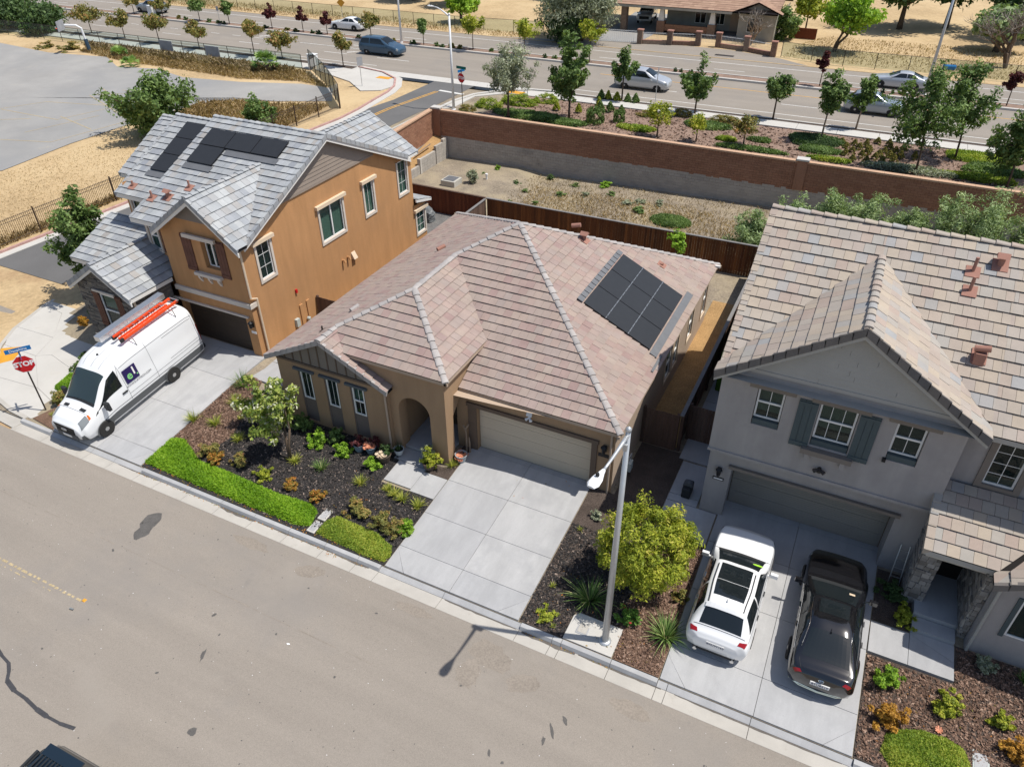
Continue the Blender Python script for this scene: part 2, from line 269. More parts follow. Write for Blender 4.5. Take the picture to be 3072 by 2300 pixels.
leafmat('leaf_redflower',[(0,(.045,.10,.02)),(.45,(.09,.19,.03)),(.86,(.16,.27,.05)),(.88,(.45,.015,.03)),(1,(.55,.03,.045))],.3)
leafmat('twig',LG((.17,.14,.115),(.25,.215,.18),(.34,.30,.26)),0,.9)
M=MATS
# ================================================================== TERRAIN
cl=lambda v,a=0,b=1: max(a,min(b,v))
def zf(y): return -.4+.4*cl((y-13.1)/6.3)
def hL(y): return -.42+1.82*cl((y-19)/35)
def yw(x): return 48.2+(x+30.1)*.0503           # line of the tall rear wall
def padz(x,y): return zf(y)+.25*cl((-21.4-x)/1.6)*cl((y-13.1)/6.5)
def Gz(x,y):
    if x>-30.2 and y>yw(x): return 1.4
    if y>52.5: return 1.4 if y>54 else hL(y)
    t=cl((-29.2-x)/1.2)*cl((19.2-y)/.8)+cl((-32.5-x)/2.5)*(1-cl((19.2-y)/.8)); return padz(x,y)*(1-t)+hL(y)*t
def sheet(name, xs, ys, off, mat, zfun=Gz):
    xs=np.array(xs,float); ys=np.array(ys,float)
    V=np.array([(x,y,zfun(x,y)+off) for y in ys for x in xs]); nx=len(xs)
    F=np.array([(j*nx+i,j*nx+i+1,(j+1)*nx+i+1,(j+1)*nx+i) for j in range(len(ys)-1) for i in range(nx-1)])
    return tag(link(name,np_mesh(name,V,F,mat,smooth=True)),kind='structure')
sheet('ground',list(np.linspace(-36,-28.8,15))+[-27.5,-25,-23.2,-22.4,-21.4,-18,-10,0,20,60],[13.128,15,17,18.4,19.2,20,25,30,38,44,47.6,48.2,49.5],-.035,M['grey_soil'],lambda x,y: Gz(x,min(y,yw(max(x,-30.19))-.01)) if x>-30.3 else Gz(x,y))
sheet('ground',[-420,-200,-120,-80,-60,-50,-45,-40,-36],[-200,-60,0,13,19,25,30,36,42,48,52,54,58,62.2],-.06,M['field_soil'],lambda x,y:hL(y))
sheet('ground',[-36,-34,-32,-30.2],[43.9,48,52,54,62.2],-.05,M['grey_soil'],lambda x,y:hL(y))
link_pts=[(-30.2,yw(-30.2)),(90,yw(90)),(90,62.25),(-30.2,62.25)]
b=MB(); b.prism(link_pts,1.0,1.365); b.build('planting_bed',M['pink_mulch'],kind='structure')
b=MB(); b.box(-420,84,1.0,320,600,1.36); b.build('field',M['field_soil'],kind='structure')
b=MB(); b.box(-60,-70,-.9,60,13.3,-.58); b.build('ground',M['dry_soil'],kind='structure')
# ------------------------------------------------------------------ residential street
b=MB(); b.face([(-34,12.47,-.52),(-60,12.47,-.52),(-60,-30,-.52),(60,-30,-.52),(60,12.47,-.52)][::1]); st=b.build('street',M['asphalt'],kind='structure')
b=MB(); b.face([(-60,12.46,-.521),(-34,12.46,-.521),(-36.2,13.2,-.515),(-37.8,15,-.5),(-38.8,18,-.49),(-39.1,22,-.44),(-46.0,22,-.44),(-48,16,-.5),(-60,14,-.52)]); b.build('street',M['asphalt'],kind='structure')
# side street climbing to the main road
def sx0(y): return -39.0+(y-22)*.118      # kerb lines
def sx1(y): return -45.75+(y-22)*.19
xs=np.linspace(0,1,6); ys=list(np.linspace(22,63.3,30)); V=[];
for y in ys:
    for t in xs:
        x=sx1(y)*(1-t)+sx0(y)*t
        if y>56: x=sx1(56)*(1-t)+sx0(56)*t
        V.append((x,y,hL(y)-.03))
F=[(j*6+i,j*6+i+1,(j+1)*6+i+1,(j+1)*6+i) for j in range(len(ys)-1) for i in range(5)]
tag(link('side_street',np_mesh('side_street',np.array(V),np.array(F),M['asphalt_new'])),kind='structure')
def strip(name, pts, w, h0, h1, mat, kind='structure', side=1, parent=None, zfun=None):   # kerb-like band along pts (offset to one side)
    b=MB(); zfun=zfun or (lambda x,y:hL(y)); P=[Vector((p[0],p[1],0)) for p in pts]; off=[]
    for i,p in enumerate(P):
        d=(P[min(i+1,len(P)-1)]-P[max(i-1,0)]).normalized(); off.append(p+Vector((-d.y,d.x,0))*w*side)
    for i in range(len(P)-1):
        q=[P[i],P[i+1],off[i+1],off[i]]
        if side<0: q=q[::-1]
        b.hexa([(p.x,p.y,zfun(p.x,p.y)+h0) for p in q],[(p.x,p.y,zfun(p.x,p.y)+h1) for p in q])
    return b.build(name,mat,parent,kind=kind)
far=[(sx1(y),y) for y in np.linspace(14,50,14)]+[(-40.35,52.5),(-40.6,55),(-41.0,58),(-41.6,60),(-43,62.3),(-45.5,63.9),(-49,64.7)]
strip('gutter',far,.6,-.3,.0,M['concrete_white'],side=-1)
strip('kerb',far,.17,-.3,.12,M['paint_red'],side=1)
near=[(-29.9,13.12),(-31,13.2),(-32.4,13.5),(-33.8,14.1),(-35.2,15.1),(-36.4,16.4),(-37.3,17.8),(-38,20),(-38.35,22.4)]+[(sx0(y)+.55,y) for y in np.linspace(24,54,10)]
strip('kerb',near,.18,-.35,.03,M['kerb_concrete'],side=-1,zfun=lambda x,y:min(hL(y),-.42) if y<24 else hL(y))
strip('gutter',near[:8]+near[8:],.55,-.35,-.07,M['kerb_concrete'],side=1,zfun=lambda x,y:min(hL(y),-.44) if y<24 else hL(y)-.02)
near2=[(-34.3,55),(-34.2,58),(-33.6,60.5),(-32,62.6),(-29.5,64.2),(-26,64.75)]
strip('kerb',near2,.3,-.3,.13,M['concrete_white'],side=-1,zfun=lambda x,y:1.4)
# kerb and gutter pieces along the residential street
drops=[(-28.0,-22.8),(-11.5,-6.2),(-1.7,3.7)]
KB=tag(link('kerb_run',None),kind='structure')
x=-30.0; joints=[-30]
seg=[-28.1,-26.9,-25.6,-24.3,-22.75,-21.7,-20.2,-18.6,-17.0,-15.4,-13.8,-12.4,-11.5,-9.0,-6.2,-5.1,-4.8,-3.2,-1.75,-1.45,.95,3.65,5.2,7,8.6,10.4]
for x1 in seg:
    x0=joints[-1]; joints.append(x1); mid=(x0+x1)/2; low=any(a-.1<mid<c+.1 for a,c in drops); g=.008
    zt=-.455 if low else -.40; zl=-.51 if low else -.415
    b=MB(); b.prism([(x0+g,12.47),(x1-g,12.47),(x1-g,12.93),(x0+g,12.93)],-.8,lambda x,y:-.512 if y<12.7 else -.548)
    b.build('gutter_slab',M['kerb_concrete'],KB)
    b=MB(); b.prism([(x0+g,12.935),(x1-g,12.935),(x1-g,12.985),(x0+g,12.985)],-.8,lambda x,y:-.535 if y<12.95 else zl)
    b.prism([(x0+g,12.985),(x1-g,12.985),(x1-g,13.125),(x0+g,13.125)],-.8,lambda x,y:zl if y<13.05 else zt)
    b.build('kerb_stone',M['concrete'],KB)
b=MB(); b.box(-30,12.45,-.8,10.4,13.1,-.56); b.build('kerb_footing',M['damp_grime'],KB)
# damp grime in the gutter
gr=MB()
for (x0,x1,w) in [(-18.6,-16.9,.16),(-13.3,-11.9,.1),(-8.9,-6.3,.07),(-6.1,-4.3,.17),(-4.2,-1.6,.07),(-1.2,3.4,.07),(-24,-21.8,.05),(-16.8,-13.4,.05),(4,8,.06)]:
    n=max(4,int((x1-x0)/.18)); xs=np.linspace(x0,x1,n); ed=[12.928-w*U(.5,1)*math.sin(math.pi*(i+.5)/n)**.4 for i in range(n)]
    for i in range(n-1):
        gr.face([(xs[i],ed[i],-.5475+.004+(12.93-ed[i])*.075),(xs[i+1],ed[i+1],-.5475+.004+(12.93-ed[i+1])*.075),(xs[i+1],12.931,-.543),(xs[i],12.931,-.543)])
gr.build('gutter_grime',M['damp_grime'],KB,kind='stuff')
# slabs ------------------------------------------------------------------
def slabs(name, polys, mat, top=.02, zfun=Gz, parent=None, gap=.007, lift=0):
    root=parent or tag(link(name,None),kind='structure')
    for p in polys:
        c=Vector((sum(q[0] for q in p)/len(p),sum(q[1] for q in p)/len(p),0)); q2=[]
        for i,q in enumerate(p):
            v=Vector((q[0],q[1],0)); d=(c-v); q2.append((q[0]+cl(d.x/.3,-1,1)*gap,q[1]+cl(d.y/.3,-1,1)*gap))
        b=MB(); b.prism(q2,lambda x,y:zfun(x,y)-.25,lambda x,y:zfun(x,y)+top); b.build('concrete_slab',mat,root)
    return root
def rect(x0,x1,y0,y1): return [(x0,y0),(x1,y0),(x1,y1),(x0,y1)]
Zs=lambda x,y: zf(y)
def drv(x0,xm,x1,rows,apr):
    P=[]
    for i in range(len(rows)-1):
        y0,y1=rows[i],rows[i+1]
        for a,c in ((x0,xm),(xm,x1)):
            if i==0:   # diagonal score at the kerb corners
                if a==x0: P+= [[(a,y0),(a+.75,y0),(a,y0+.85)],[(a+.75,y0),(c,y0),(c,y1),(a,y1),(a,y0+.85)]]
                else: P+= [[(c-.75,y0),(c,y0),(c,y0+.85)],[(a,y0),(c-.75,y0),(c,y0+.85),(c,y1),(a,y1)]]
            else: P.append(rect(a,c,y0,y1))
    P+= [rect(a,c,rows[-1],apr) for a,c in ((x0,xm),(xm,x1))]
    return P
slabs('driveway',drv(-11.38,-8.85,-6.33,[13.14,14.1,15.75,17.5,19.37],19.62),M['concrete'],zfun=Zs)
slabs('driveway',drv(-1.72,.98,3.6,[13.14,14.4,16.6,18.7,20.63],20.88),M['concrete'],zfun=Zs)
Zo=lambda x,y: zf(y)+.25*cl((y-13.1)/6.5)
slabs('driveway',drv(-28.1,-25.45,-22.95,[13.14,13.95,16.3,18.6,20.35],20.75),M['concrete'],zfun=Zo)
slabs('front_walk',[rect(-13.68,-12.45,16.5,17.62),rect(-12.45,-11.4,16.4,17.48),rect(-13.95,-12.5,17.64,18.35)],M['concrete'],zfun=Gz)
slabs('porch_floor',[rect(-14.0,-12.0,18.37,20.4)],M['concrete'],zfun=lambda x,y:.03)
slabs('front_walk',[rect(3.62,4.72,16.55,17.75),[(4.72,16.55),(5.95,16.55),(5.95,17.2),(4.72,17.75)],[(5.95,17.2),(5.95,17.85),(4.72,17.85),(4.72,17.75)]],M['concrete'],zfun=lambda x,y:-.13)
slabs('porch_step',[rect(4.72,5.93,17.85,18.36)],M['concrete'],zfun=lambda x,y:.02); slabs('porch_floor',[rect(4.72,5.95,18.37,20.4)],M['concrete'],zfun=lambda x,y:.17)
slabs('side_path',[rect(-3.8,-2.45,a,a+1.35) for a in np.arange(22.4,35,1.36)]+[rect(-3.6,-2.5,20.4,22.3),rect(-3.6,-1.76,18.4,20.0),rect(-3.6,-2.5,20.02,20.38)],M['concrete'],zfun=lambda x,y:zf(y))
slabs('front_walk',[rect(-22.85,-20.9,19.2,20.6),rect(-22.85,-20.6,20.62,22.4)],M['concrete'],zfun=lambda x,y:zf(y)+.12)
slabs('lamp_pad',[[(-4.83,13.16),(-3.23,13.16),(-3.21,14.21),(-4.65,14.21),(-4.81,14.05)]],M['concrete_white'],zfun=Zs)
# corner pavement by the side street
slabs('pavement',[[(-29.68,13.25),(-29.15,14.26),(-31.42,14.88),(-34.6,14.6),(-33.4,14.0),(-32.0,13.5),(-30.8,13.3)],
 [(-31.42,14.88),(-29.15,14.26),(-29.9,15.45),(-30.6,15.95),(-30.95,16.5),(-33.3,17.0),(-33.9,16.6)],
 [(-31.42,14.88),(-33.9,16.6),(-36.2,16.6),(-35.4,15.5),(-34.6,14.6)],
 [(-33.9,16.6),(-34.61,18.09),(-37.2,18.0),(-36.9,17.3),(-36.2,16.6)],
 [(-33.3,17.0),(-33.9,16.6),(-34.61,18.09),(-35.2,19.2),(-33.8,19.0),(-31.7,18.4),(-30.95,16.5)],
 [(-34.61,18.09),(-36.32,19.91),(-38.1,20.2),(-37.75,19.2),(-37.2,18.0)],[(-34.61,18.09),(-35.2,19.2),(-35.6,20.6),(-36.32,21.9),(-38.3,22.3),(-38.1,20.2),(-36.32,19.91)]],M['concrete_white'],zfun=lambda x,y:-.42)
b=MB(); b.face([(-34.55,15.9,-.396),(-34.9,15.35,-.396),(-36.05,16.3,-.396),(-35.15,16.95,-.396)]); b.build('tactile_pad',M['paint_orange'],kind='structure')
slabs('pavement',[rect(-36.6+.118*(y-22),-35.2+.118*(y-22),y,y+1.5) for y in np.arange(22.5,42,1.52)],M['concrete_white'],zfun=lambda x,y:hL(y)+.02)
# mulch beds
def clip2(poly, a, b, c):
    out=[]
    for i in range(len(poly)):
        p,q=poly[i],poly[(i+1)%len(poly)]; dp=a*p[0]+b*p[1]-c; dq=a*q[0]+b*q[1]-c
        if dp<=0: out.append(p)
        if (dp<0)!=(dq<0) and abs(dp-dq)>1e-9: t=dp/(dp-dq); out.append((p[0]+(q[0]-p[0])*t,p[1]+(q[1]-p[1])*t))
    return out
def bed(name,poly,mat,off=.0,sub=None):
    b=MB(); X=[p[0] for p in poly]; Y=[p[1] for p in poly]; s=.4; P=poly
    if sum(P[i][0]*P[(i+1)%len(P)][1]-P[(i+1)%len(P)][0]*P[i][1] for i in range(len(P)))<0: P=P[::-1]
    for i in range(int((max(X)-min(X))/s)+1):
        for j in range(int((max(Y)-min(Y))/s)+1):
            x0,y0=min(X)+i*s,min(Y)+j*s; q=P
            for (a,c,e) in ((1,0,x0+s),(-1,0,-x0),(0,1,y0+s),(0,-1,-y0)):
                q=clip2(q,a,c,e)
                if len(q)<3: break
            if len(q)>=3: b.face([(x,y,Gz(x,y)+off) for x,y in q])
    return b.build(name,mat,kind='structure')
bed('mulch_bed',[(-22.93,13.15),(-11.4,13.15),(-11.4,16.38),(-13.7,16.38),(-13.7,18.2),(-22.93,18.2)],M['black_mulch'],.0)
bed('mulch_bed',[(-12.4,17.5),(-11.4,17.5),(-11.4,19.4),(-11.75,19.4),(-11.75,18.0),(-12.4,18.0)],M['dark_mulch'],.004)
bed('mulch_bed',[(-22.93,14.9),(-22.3,14.9),(-21.3,14.3),(-20.95,14.62),(-20.95,15.3),(-20.75,15.9),(-21.25,17.2),(-21.7,18.4),(-22.0,19.3),(-22.93,19.2)],M['brown_mulch'],.012)
bed('mulch_bed',[(-6.3,13.15),(-4.84,13.15),(-4.82,14.23),(-3.4,14.23),(-3.4,17.5),(-6.3,17.5)],M['dark_mulch'],.0)
bed('mulch_bed',[(-6.3,17.5),(-3.62,17.5),(-3.62,22.7),(-5.4,22.7),(-5.4,19.4),(-6.3,19.4)],M['dark_mulch'],.0)
bed('mulch_bed',[(-3.4,14.23),(-3.2,14.2),(-3.2,13.15),(-1.75,13.15),(-1.75,18.35),(-3.4,18.35)],M['brown_mulch'],.003)
bed('mulch_bed',[(3.63,13.15),(9,13.15),(9,17.85),(5.97,17.85),(5.97,16.52),(3.63,16.52)],M['dark_mulch'],.0)
bed('mulch_bed',[(3.63,17.78),(4.7,17.78),(4.7,19.9),(3.63,19.9)],M['dark_mulch'],.004)
bed('mulch_bed',[(-29.6,13.3),(-28.12,13.15),(-28.12,17.6),(-30.2,17.6),(-30.7,16.4),(-30.2,15.4),(-29.2,14.3)],M['brown_mulch'],.01)
bed('dirt_yard',[(-5.6,22.9),(-4.05,22.9),(-4.05,35.3),(-5.6,35.3)],M['straw_soil'],.01)
bed('gravel_yard',[(-27,34.8),(-20.9,34.8),(-20.9,38.6),(-27,38.6)],M['grey_gravel'],.01)
slabs('patio',[rect(-23.0,-21.2,34.4,36.0)],M['concrete_white'],zfun=lambda x,y:.02)
# ------------------------------------------------------------------ parking lot and dry ground beyond the side street
lot=[(-57.6,31.6),(-57.5,37.4),(-56.3,44.1),(-55,48.5),(-53.0,51.2),(-48.5,51.8),(-44.0,53.6),(-46.5,57.0),(-50.2,57.1),(-56,55.2),(-62.4,54.2),(-67.4,55.6),(-72,54.6),(-76.6,57.2),(-84.3,56),(-94.6,57.1),(-130,57),(-130,20),(-75,20),(-63,26)]
b=MB()
c=(-72,44)
for i in range(len(lot)):
    p,q=lot[i],lot[(i+1)%len(lot)]; n=8
    for k in range(n):
        a0,a1=k/n,(k+1)/n; L=lambda s,t:(s[0]+(t[0]-s[0]),s[1])
        A=[(c[0]+(p[0]-c[0])*a,c[1]+(p[1]-c[1])*a) for a in (a0,a1)]; B=[(c[0]+(q[0]-c[0])*a,c[1]+(q[1]-c[1])*a) for a in (a0,a1)]
        pts=[A[0],A[1],B[1],B[0]] if k else [A[0],A[1],B[1]]
        b.face([(x,y,hL(y)-.02) for x,y in reversed(pts)])
b.build('parking_lot',M['asphalt_old'],kind='structure')
def line(b,p,q,w,z,n=1):
    p,q=Vector((*p,0)),Vector((*q,0)); d=(q-p).normalized(); s=Vector((-d.y,d.x,0))*w/2
    for i in range(n):
        a,c=p.lerp(q,i/n),p.lerp(q,(i+1)/n); f=(lambda v:z) if not callable(z) else (lambda v:z(v.x,v.y))
        b.face([(v.x,v.y,f(v)) for v in (a-s,c-s,c+s,a+s)])
b=MB(); hz=lambda x,y:hL(y)-.012
for p,q in [((-72.2,33.6),(-59.3,37.0)),((-59.3,37.0),(-56.9,44.3)),((-66.5,46.7),(-58.2,43.5)),((-68.8,43.9),(-56.4,46.5)),((-66,40.2),(-74.5,36)),((-70.9,40.9),(-63.4,40.9)),((-68.8,43.9),(-73.5,38)),((-63.5,41),(-61.3,45.6)),((-63.4,37.7),(-60.9,43)),((-64.8,49),(-57,48.7)),((-67,48.6),(-61.9,46.3)),((-58.6,40.3),(-64,41.6)),((-61,50),(-66,47))]: line(b,p,q,.08,hz,6)
b.build('lot_marking',M['paint_faded'],kind='structure')
# ------------------------------------------------------------------ arterial road
b=MB(); b.box(-420,64.6,.9,320,75.4,1.33); b.build('main_road',M['asphalt'],kind='structure')
b=MB(); b.box(-420,77.0,.9,320,84.2,1.33); b.face([(-27,84.2,1.364),(-8,84.2,1.364),(-11.5,86.6,1.364),(-17,88.3,1.364),(-27,88.3,1.364),(-36,85.5,1.364),(-44,84.2,1.364)][::1]); b.build('main_road',M['asphalt'],kind='structure')
b=MB(); b.box(-420,75.3,.9,320,75.62,1.50); b.box(-420,76.95,.9,320,77.15,1.50); b.build('median_kerb',M['concrete_white'],kind='structure')
b=MB(); b.box(-420,75.62,.9,320,76.95,1.46); b.build('median_bed',M['pink_mulch'],kind='structure')
b=MB(); b.box(-420,64.75,.9,-49.2,65.15,1.345); b.box(-420,64.55,.9,-49.2,64.75,1.48); b.box(-26,64.45,.9,320,64.85,1.345); b.box(-26,64.25,.9,320,64.45,1.48); b.build('road_kerb',M['concrete_white'],kind='structure')
b=MB(); b.box(-420,63.7,.9,-49.2,64.55,1.45); b.box(-26,63.85,.9,320,64.25,1.45); b.build('verge',M['dark_mulch'],kind='structure')
slabs('road_pavement',[rect(a,a+3.0,62.3,63.84) for a in np.arange(-27,24,3.01)]+[rect(a,a+3.0,62.0,63.7) for a in np.arange(-104,-50,3.01)],M['concrete_white'],zfun=lambda x,y:1.43)
slabs('crossing_slab',[rect(a,a+3.1,63.35,64.9) for a in np.arange(-47.6,-26.2,3.11)],M['concrete_white'],zfun=lambda x,y:1.345,top=.004)
slabs('corner_pavement',[[(-52.5,62.0),(-46.5,59.6),(-43.6,57.3),(-42.0,58.2),(-41.7,60),(-43.2,62.4),(-45.6,64.0),(-49.2,64.7),(-52.5,64.7)],[(-34.0,55.2),(-33.2,56.6),(-33.2,60),(-31.0,62.2),(-27.0,62.3),(-27,63.84),(-26,64.3),(-29.4,63.9),(-31.8,62.3),(-33.4,60.3),(-33.95,58)]],M['concrete_white'],zfun=lambda x,y:1.41 if y>56 else hL(y))
b=MB(); b.box(-45.0,61.7,1.434,-43.5,62.5,1.438); b.box(-31.2,62.3,1.434,-29.6,63.1,1.438); b.build('tactile_pad',M['paint_orange'],kind='structure')
b=MB(); z=1.336
for x0 in np.arange(-118,60,12.2):
    if not(-49<x0<-24): b.box(x0,69.25,z-.01,x0+3,69.36,z)
    b.box(x0+4,79.2,z-.01,x0+7,79.31,z)
for x0 in np.arange(-110,-52,3.4): b.box(x0,71.8,z-.01,x0+1.3,71.9,z)
b.box(-420,66.2,z-.01,-48,66.31,z); b.box(-26,66.2,z-.01,320,66.31,z); b.box(-420,82.1,z-.01,320,82.22,z); b.box(-50,69.2,z-.01,-46,69.32,z); b.box(-62,71.85,z-.01,-50,71.97,z)
# turn arrows
def arrow(cx,cy): b.box(cx-1.2,cy-.07,z-.01,cx+.7,cy+.07,z); b.face([(cx+.7,cy-.3,z),(cx+1.4,cy,z),(cx+.7,cy+.3,z)]); b.face([(cx-1.2,cy-.07,z),(cx-.9,cy-.07,z),(cx-1.5,cy-.75,z),(cx-1.75,cy-.6,z)])
arrow(-52.8,70.6); arrow(-64.0,70.4); arrow(-67.5,73.3); arrow(-55.5,73.3)
b.build('lane_marking',M['paint_white'],kind='structure')
b=MB(); b.box(-26,72.55,z-.01,320,72.66,z); b.build('lane_marking',M['paint_yellow'],kind='structure')
b=MB(); b.box(-17.8,85.0,1.37,-15.8,85.7,1.374); b.build('drain_cover',M['steel_dark'],kind='structure')
# side street markings
b=MB(); zz=lambda x,y:hL(y)-.022
for o in (-.13,.13): line(b,(-41.6+o,30),(-37.2+o,60.2),.11,zz,14)
b.build('centre_line',M['paint_yellow'],kind='structure')
b=MB(); line(b,(-37.2,60.6),(-34.5,60.3),.35,zz,2); b.build('stop_bar',M['paint_white'],kind='structure')
# worn centre line and sealant on the street
b=MB()
for y0,x1 in ((7.67,-19.75),(7.5,-20.6)):
    x=-32
    while x<x1:
        L=U(.06,.3); w=.085 if y0>7.6 else .035
        b.face([(x,y0-w/2+U(-.02,.02),-.516),(x+L,y0-w/2+U(-.02,.02),-.516),(x+L*U(.85,1),y0+w/2*U(.6,1),-.516),(x+L*U(0,.15),y0+w/2*U(.6,1),-.516)]); x+=L+U(.03,.14)*(1 if y0>7.6 else 2.5)
b.build('centre_line',M['paint_faded'],kind='structure')
def blob(b,cx,cy,rx,ry,z,n=14,j=.25,rot=0):
    P=[]
    for k in range(n):
        t=2*math.pi*k/n; r=1+U(-j,j); x,y=math.cos(t)*rx*r,math.sin(t)*ry*r; P.append((cx+x*math.cos(rot)-y*math.sin(rot),cy+x*math.sin(rot)+y*math.cos(rot),z))
    b.face(P)
b=MB(); pts=[(-20.6,5.35),(-20.04,5.2),(-19.6,5.12),(-19.34,4.95),(-19.1,4.72),(-18.6,4.6),(-18.07,4.58),(-17.5,4.5),(-17.02,4.48),(-16.5,4.5),(-16.0,4.58)]
for i in range(len(pts)-1): line(b,pts[i],pts[i+1],.11+U(-.03,.03),-.5155)
for p in pts[1:-1]: blob(b,p[0],p[1],.06,.05,-.5152,8)
b.build('crack_sealant',M['sealant'],kind='structure')
b=MB(); z=-.516
blob(b,-20.35,11.25,.33,.42,z,18,.1); blob(b,-20.2,10.75,.26,.4,z+.0004,16,.12)
for (x,y,rx,ry,ro) in [(-12.97,5.96,.12,.16,0),(-3.95,10.35,.06,.22,.6),(-3.75,10.8,.06,.13,.6),(-4.05,10.0,.05,.13,.3),(-2.3,9.3,.05,.09,.3),(-14.5,7.9,.05,.2,.4)]: blob(b,x,y,rx,ry,z,12,.35,ro)
for k in range(420):
    x,y=U(-28,6),U(2.2,12.2); r=U(.006,.02) if k%11 else U(.025,.055); blob(b,x,y,r*U(1,1.8),r,z,7,.35,U(0,3))
b.build('oil_stain',M['oil'],kind='structure')
b=MB()
for x,y in [(-12.4,9.35)]: blob(b,x,y,.06,.03,-.515,8,.3)
for k in range(260): x,y=U(-27,6),U(2.2,12.3); r=U(.006,.013); blob(b,x,y,r,r,-.5155,5,.3)
b.build('paint_speck',M['sign_white'],kind='structure')

b=MB()
for (x,y,rx,ry,ro) in [(-6.6,11.7,.75,.42,-.2),(-5.3,11.3,.5,.3,.5),(-6.9,10.9,.35,.5,.2),(-2.2,11.9,.6,.25,0),(-9.6,12.1,.7,.18,0),(-16.3,12.0,.8,.2,0),(-13.6,11.9,.5,.25,.3)]: blob(b,x,y,rx,ry,-.5175+U(0,.0008),22,.16,ro)
b.build('dirt_film',M['dirt_film'],kind='structure')
b=MB()
for (y,x0,x1) in [(9.9,-30,-9.5),(4.2,-9,8)]:
    x=x0
    while x<x1: L=U(.3,1.6); y+=U(-.02,.02); line(b,(x,y),(x+L,y+U(-.02,.02)),U(.012,.03),-.5165); x+=L+U(0,.5)
b.build('pavement_seam',M['dirt_film'],kind='structure')
# ================================================================== HOUSE KIT
CAM=Vector((0,0,19.4))
def clip(poly, a, b, c):      # keep a*x+b*y<=c
    out=[]
    for i in range(len(poly)):
        p,q=poly[i],poly[(i+1)%len(poly)]; dp=a*p[0]+b*p[1]-c; dq=a*q[0]+b*q[1]-c
        if dp<=0: out.append(p)
        if (dp<0)!=(dq<0) and abs(dp-dq)>1e-9:
            t=dp/(dp-dq); out.append((p[0]+(q[0]-p[0])*t,p[1]+(q[1]-p[1])*t))
    return out
def ccw(p):
    s=sum(p[i][0]*p[(i+1)%len(p)][1]-p[(i+1)%len(p)][0]*p[i][1] for i in range(len(p))); return list(p) if s>0 else list(p)[::-1]
class Roof:
    def __init__(s, house, mat, capmat, fascia, tw=.33, ex=.38, th=.042, n=300):
        s.h=house; s.mat=mat; s.cap=capmat; s.tw,s.ex,s.th,s.n=tw,ex,th,n; s.tiles=[]; s.felt=MB(); s.caps=[]; s.fascia=fascia; s.fms=[]
    def plane(s, pieces, f, axis, e0, sign, skip=None):
        """pieces: convex xy polygons; f(x,y)->z; eave parallel to axis at coordinate e0; sign: up-slope direction"""
        gx,gy=f(1,0)-f(0,0),f(0,1)-f(0,0); nrm=Vector((-gx,-gy,1)).normalized(); k=math.hypot(gx,gy); ex=s.ex/math.sqrt(1+k*k)
        up=Vector((gx/k,gy/k,k)).normalized() if k else Vector((0,0,0))
        for pc in pieces:
            pc=ccw(pc); s.felt.face([(x,y,f(x,y)-.012) for x,y in pc]); s.felt.face([(x,y,f(x,y)-.12) for x,y in pc][::-1])
            U_=[p[0] if axis=='x' else p[1] for p in pc]; W_=[(p[1] if axis=='x' else p[0]) for p in pc]; W_=[(w-e0)*sign for w in W_]
            r0,r1=int(math.floor(min(W_)/ex+1e-6)),int(math.ceil(max(W_)/ex-1e-6))
            for r in range(r0,r1):
                off=(r%2)*.5*s.tw; c0,c1=int(math.floor((min(U_)-off)/s.tw)),int(math.ceil((max(U_)-off)/s.tw))
                for c in range(c0,c1):
                    u0,u1=c*s.tw+off+.004,(c+1)*s.tw+off-.004; w0,w1=r*ex,(r+1)*ex+.01
                    a,b_=e0+sign*w0,e0+sign*w1; a,b_=min(a,b_),max(a,b_)
                    q=[(u0,a),(u1,a),(u1,b_),(u0,b_)] if axis=='x' else [(a,u0),(b_,u0),(b_,u1),(a,u1)]
                    q=ccw(q)
                    for i in range(len(pc)):
                        p0,p1=pc[i],pc[(i+1)%len(pc)]; q=clip(q,p1[1]-p0[1],-(p1[0]-p0[0]),(p1[1]-p0[1])*p0[0]-(p1[0]-p0[0])*p0[1])
                        if len(q)<3: break
                    if len(q)<3: continue
                    ar=abs(sum(q[i][0]*q[(i+1)%len(q)][1]-q[(i+1)%len(q)][0]*q[i][1] for i in range(len(q))))/2
                    if ar<.006: continue
                    cx,cy=sum(p[0] for p in q)/len(q),sum(p[1] for p in q)/len(q)
                    if skip and skip(cx,cy): continue
                    jit=U(-.005,.006); top=[];bot=[]
                    for x,y in q:
                        w=((y if axis=='x' else x)-e0)*sign; t=cl((w-w0)/ex); P=Vector((x,y,f(x,y)))
                        top.append(P+nrm*(s.th*(1-t)+.012+jit)); bot.append(P-nrm*.008+up*(.075 if t<.03 else 0))
                    C=Vector((cx,cy,f(cx,cy))); vis=ar*max(.02,nrm.dot((CAM-C).normalized()))/(CAM-C).length_squared
                    s.tiles.append((vis,top,bot,rng.random()))
    def add(s,b,t):
        b.ti=t[3]; top,bot=t[1],t[2]; b.face(top); n=len(top)
        for i in range(n): b.face([bot[i],bot[(i+1)%n],top[(i+1)%n],top[i]])
        b.ti=0
    def caps_along(s,a,b_,w=.125,h=.06,step=.37,r=True):
        a,b_=Vector(a),Vector(b_); d=b_-a; n=max(1,round(d.length/step)); d/=n; dn=d.normalized(); side=dn.cross(Vector((0,0,1))).normalized(); up=side.cross(dn)
        for i in range(n):
            p=a+d*i; q=a+d*(i+1.06); m=MB(); m.ti=rng.random(); A=[];B=[]; w_=w*U(.92,1.08)
            for k in range(7):
                t=math.pi*k/6
                for L,c,s_,l in ((A,p,1.08,.042),(B,q,.9,.012)): L.append(c+side*math.cos(t)*w_*s_+up*(math.sin(t)*h*s_+l-.02))
            for k in range(6): m.face([A[k],A[k+1],B[k+1],B[k]])
            m.face(A[::-1]+[p-up*.02]); s.caps.append(m)
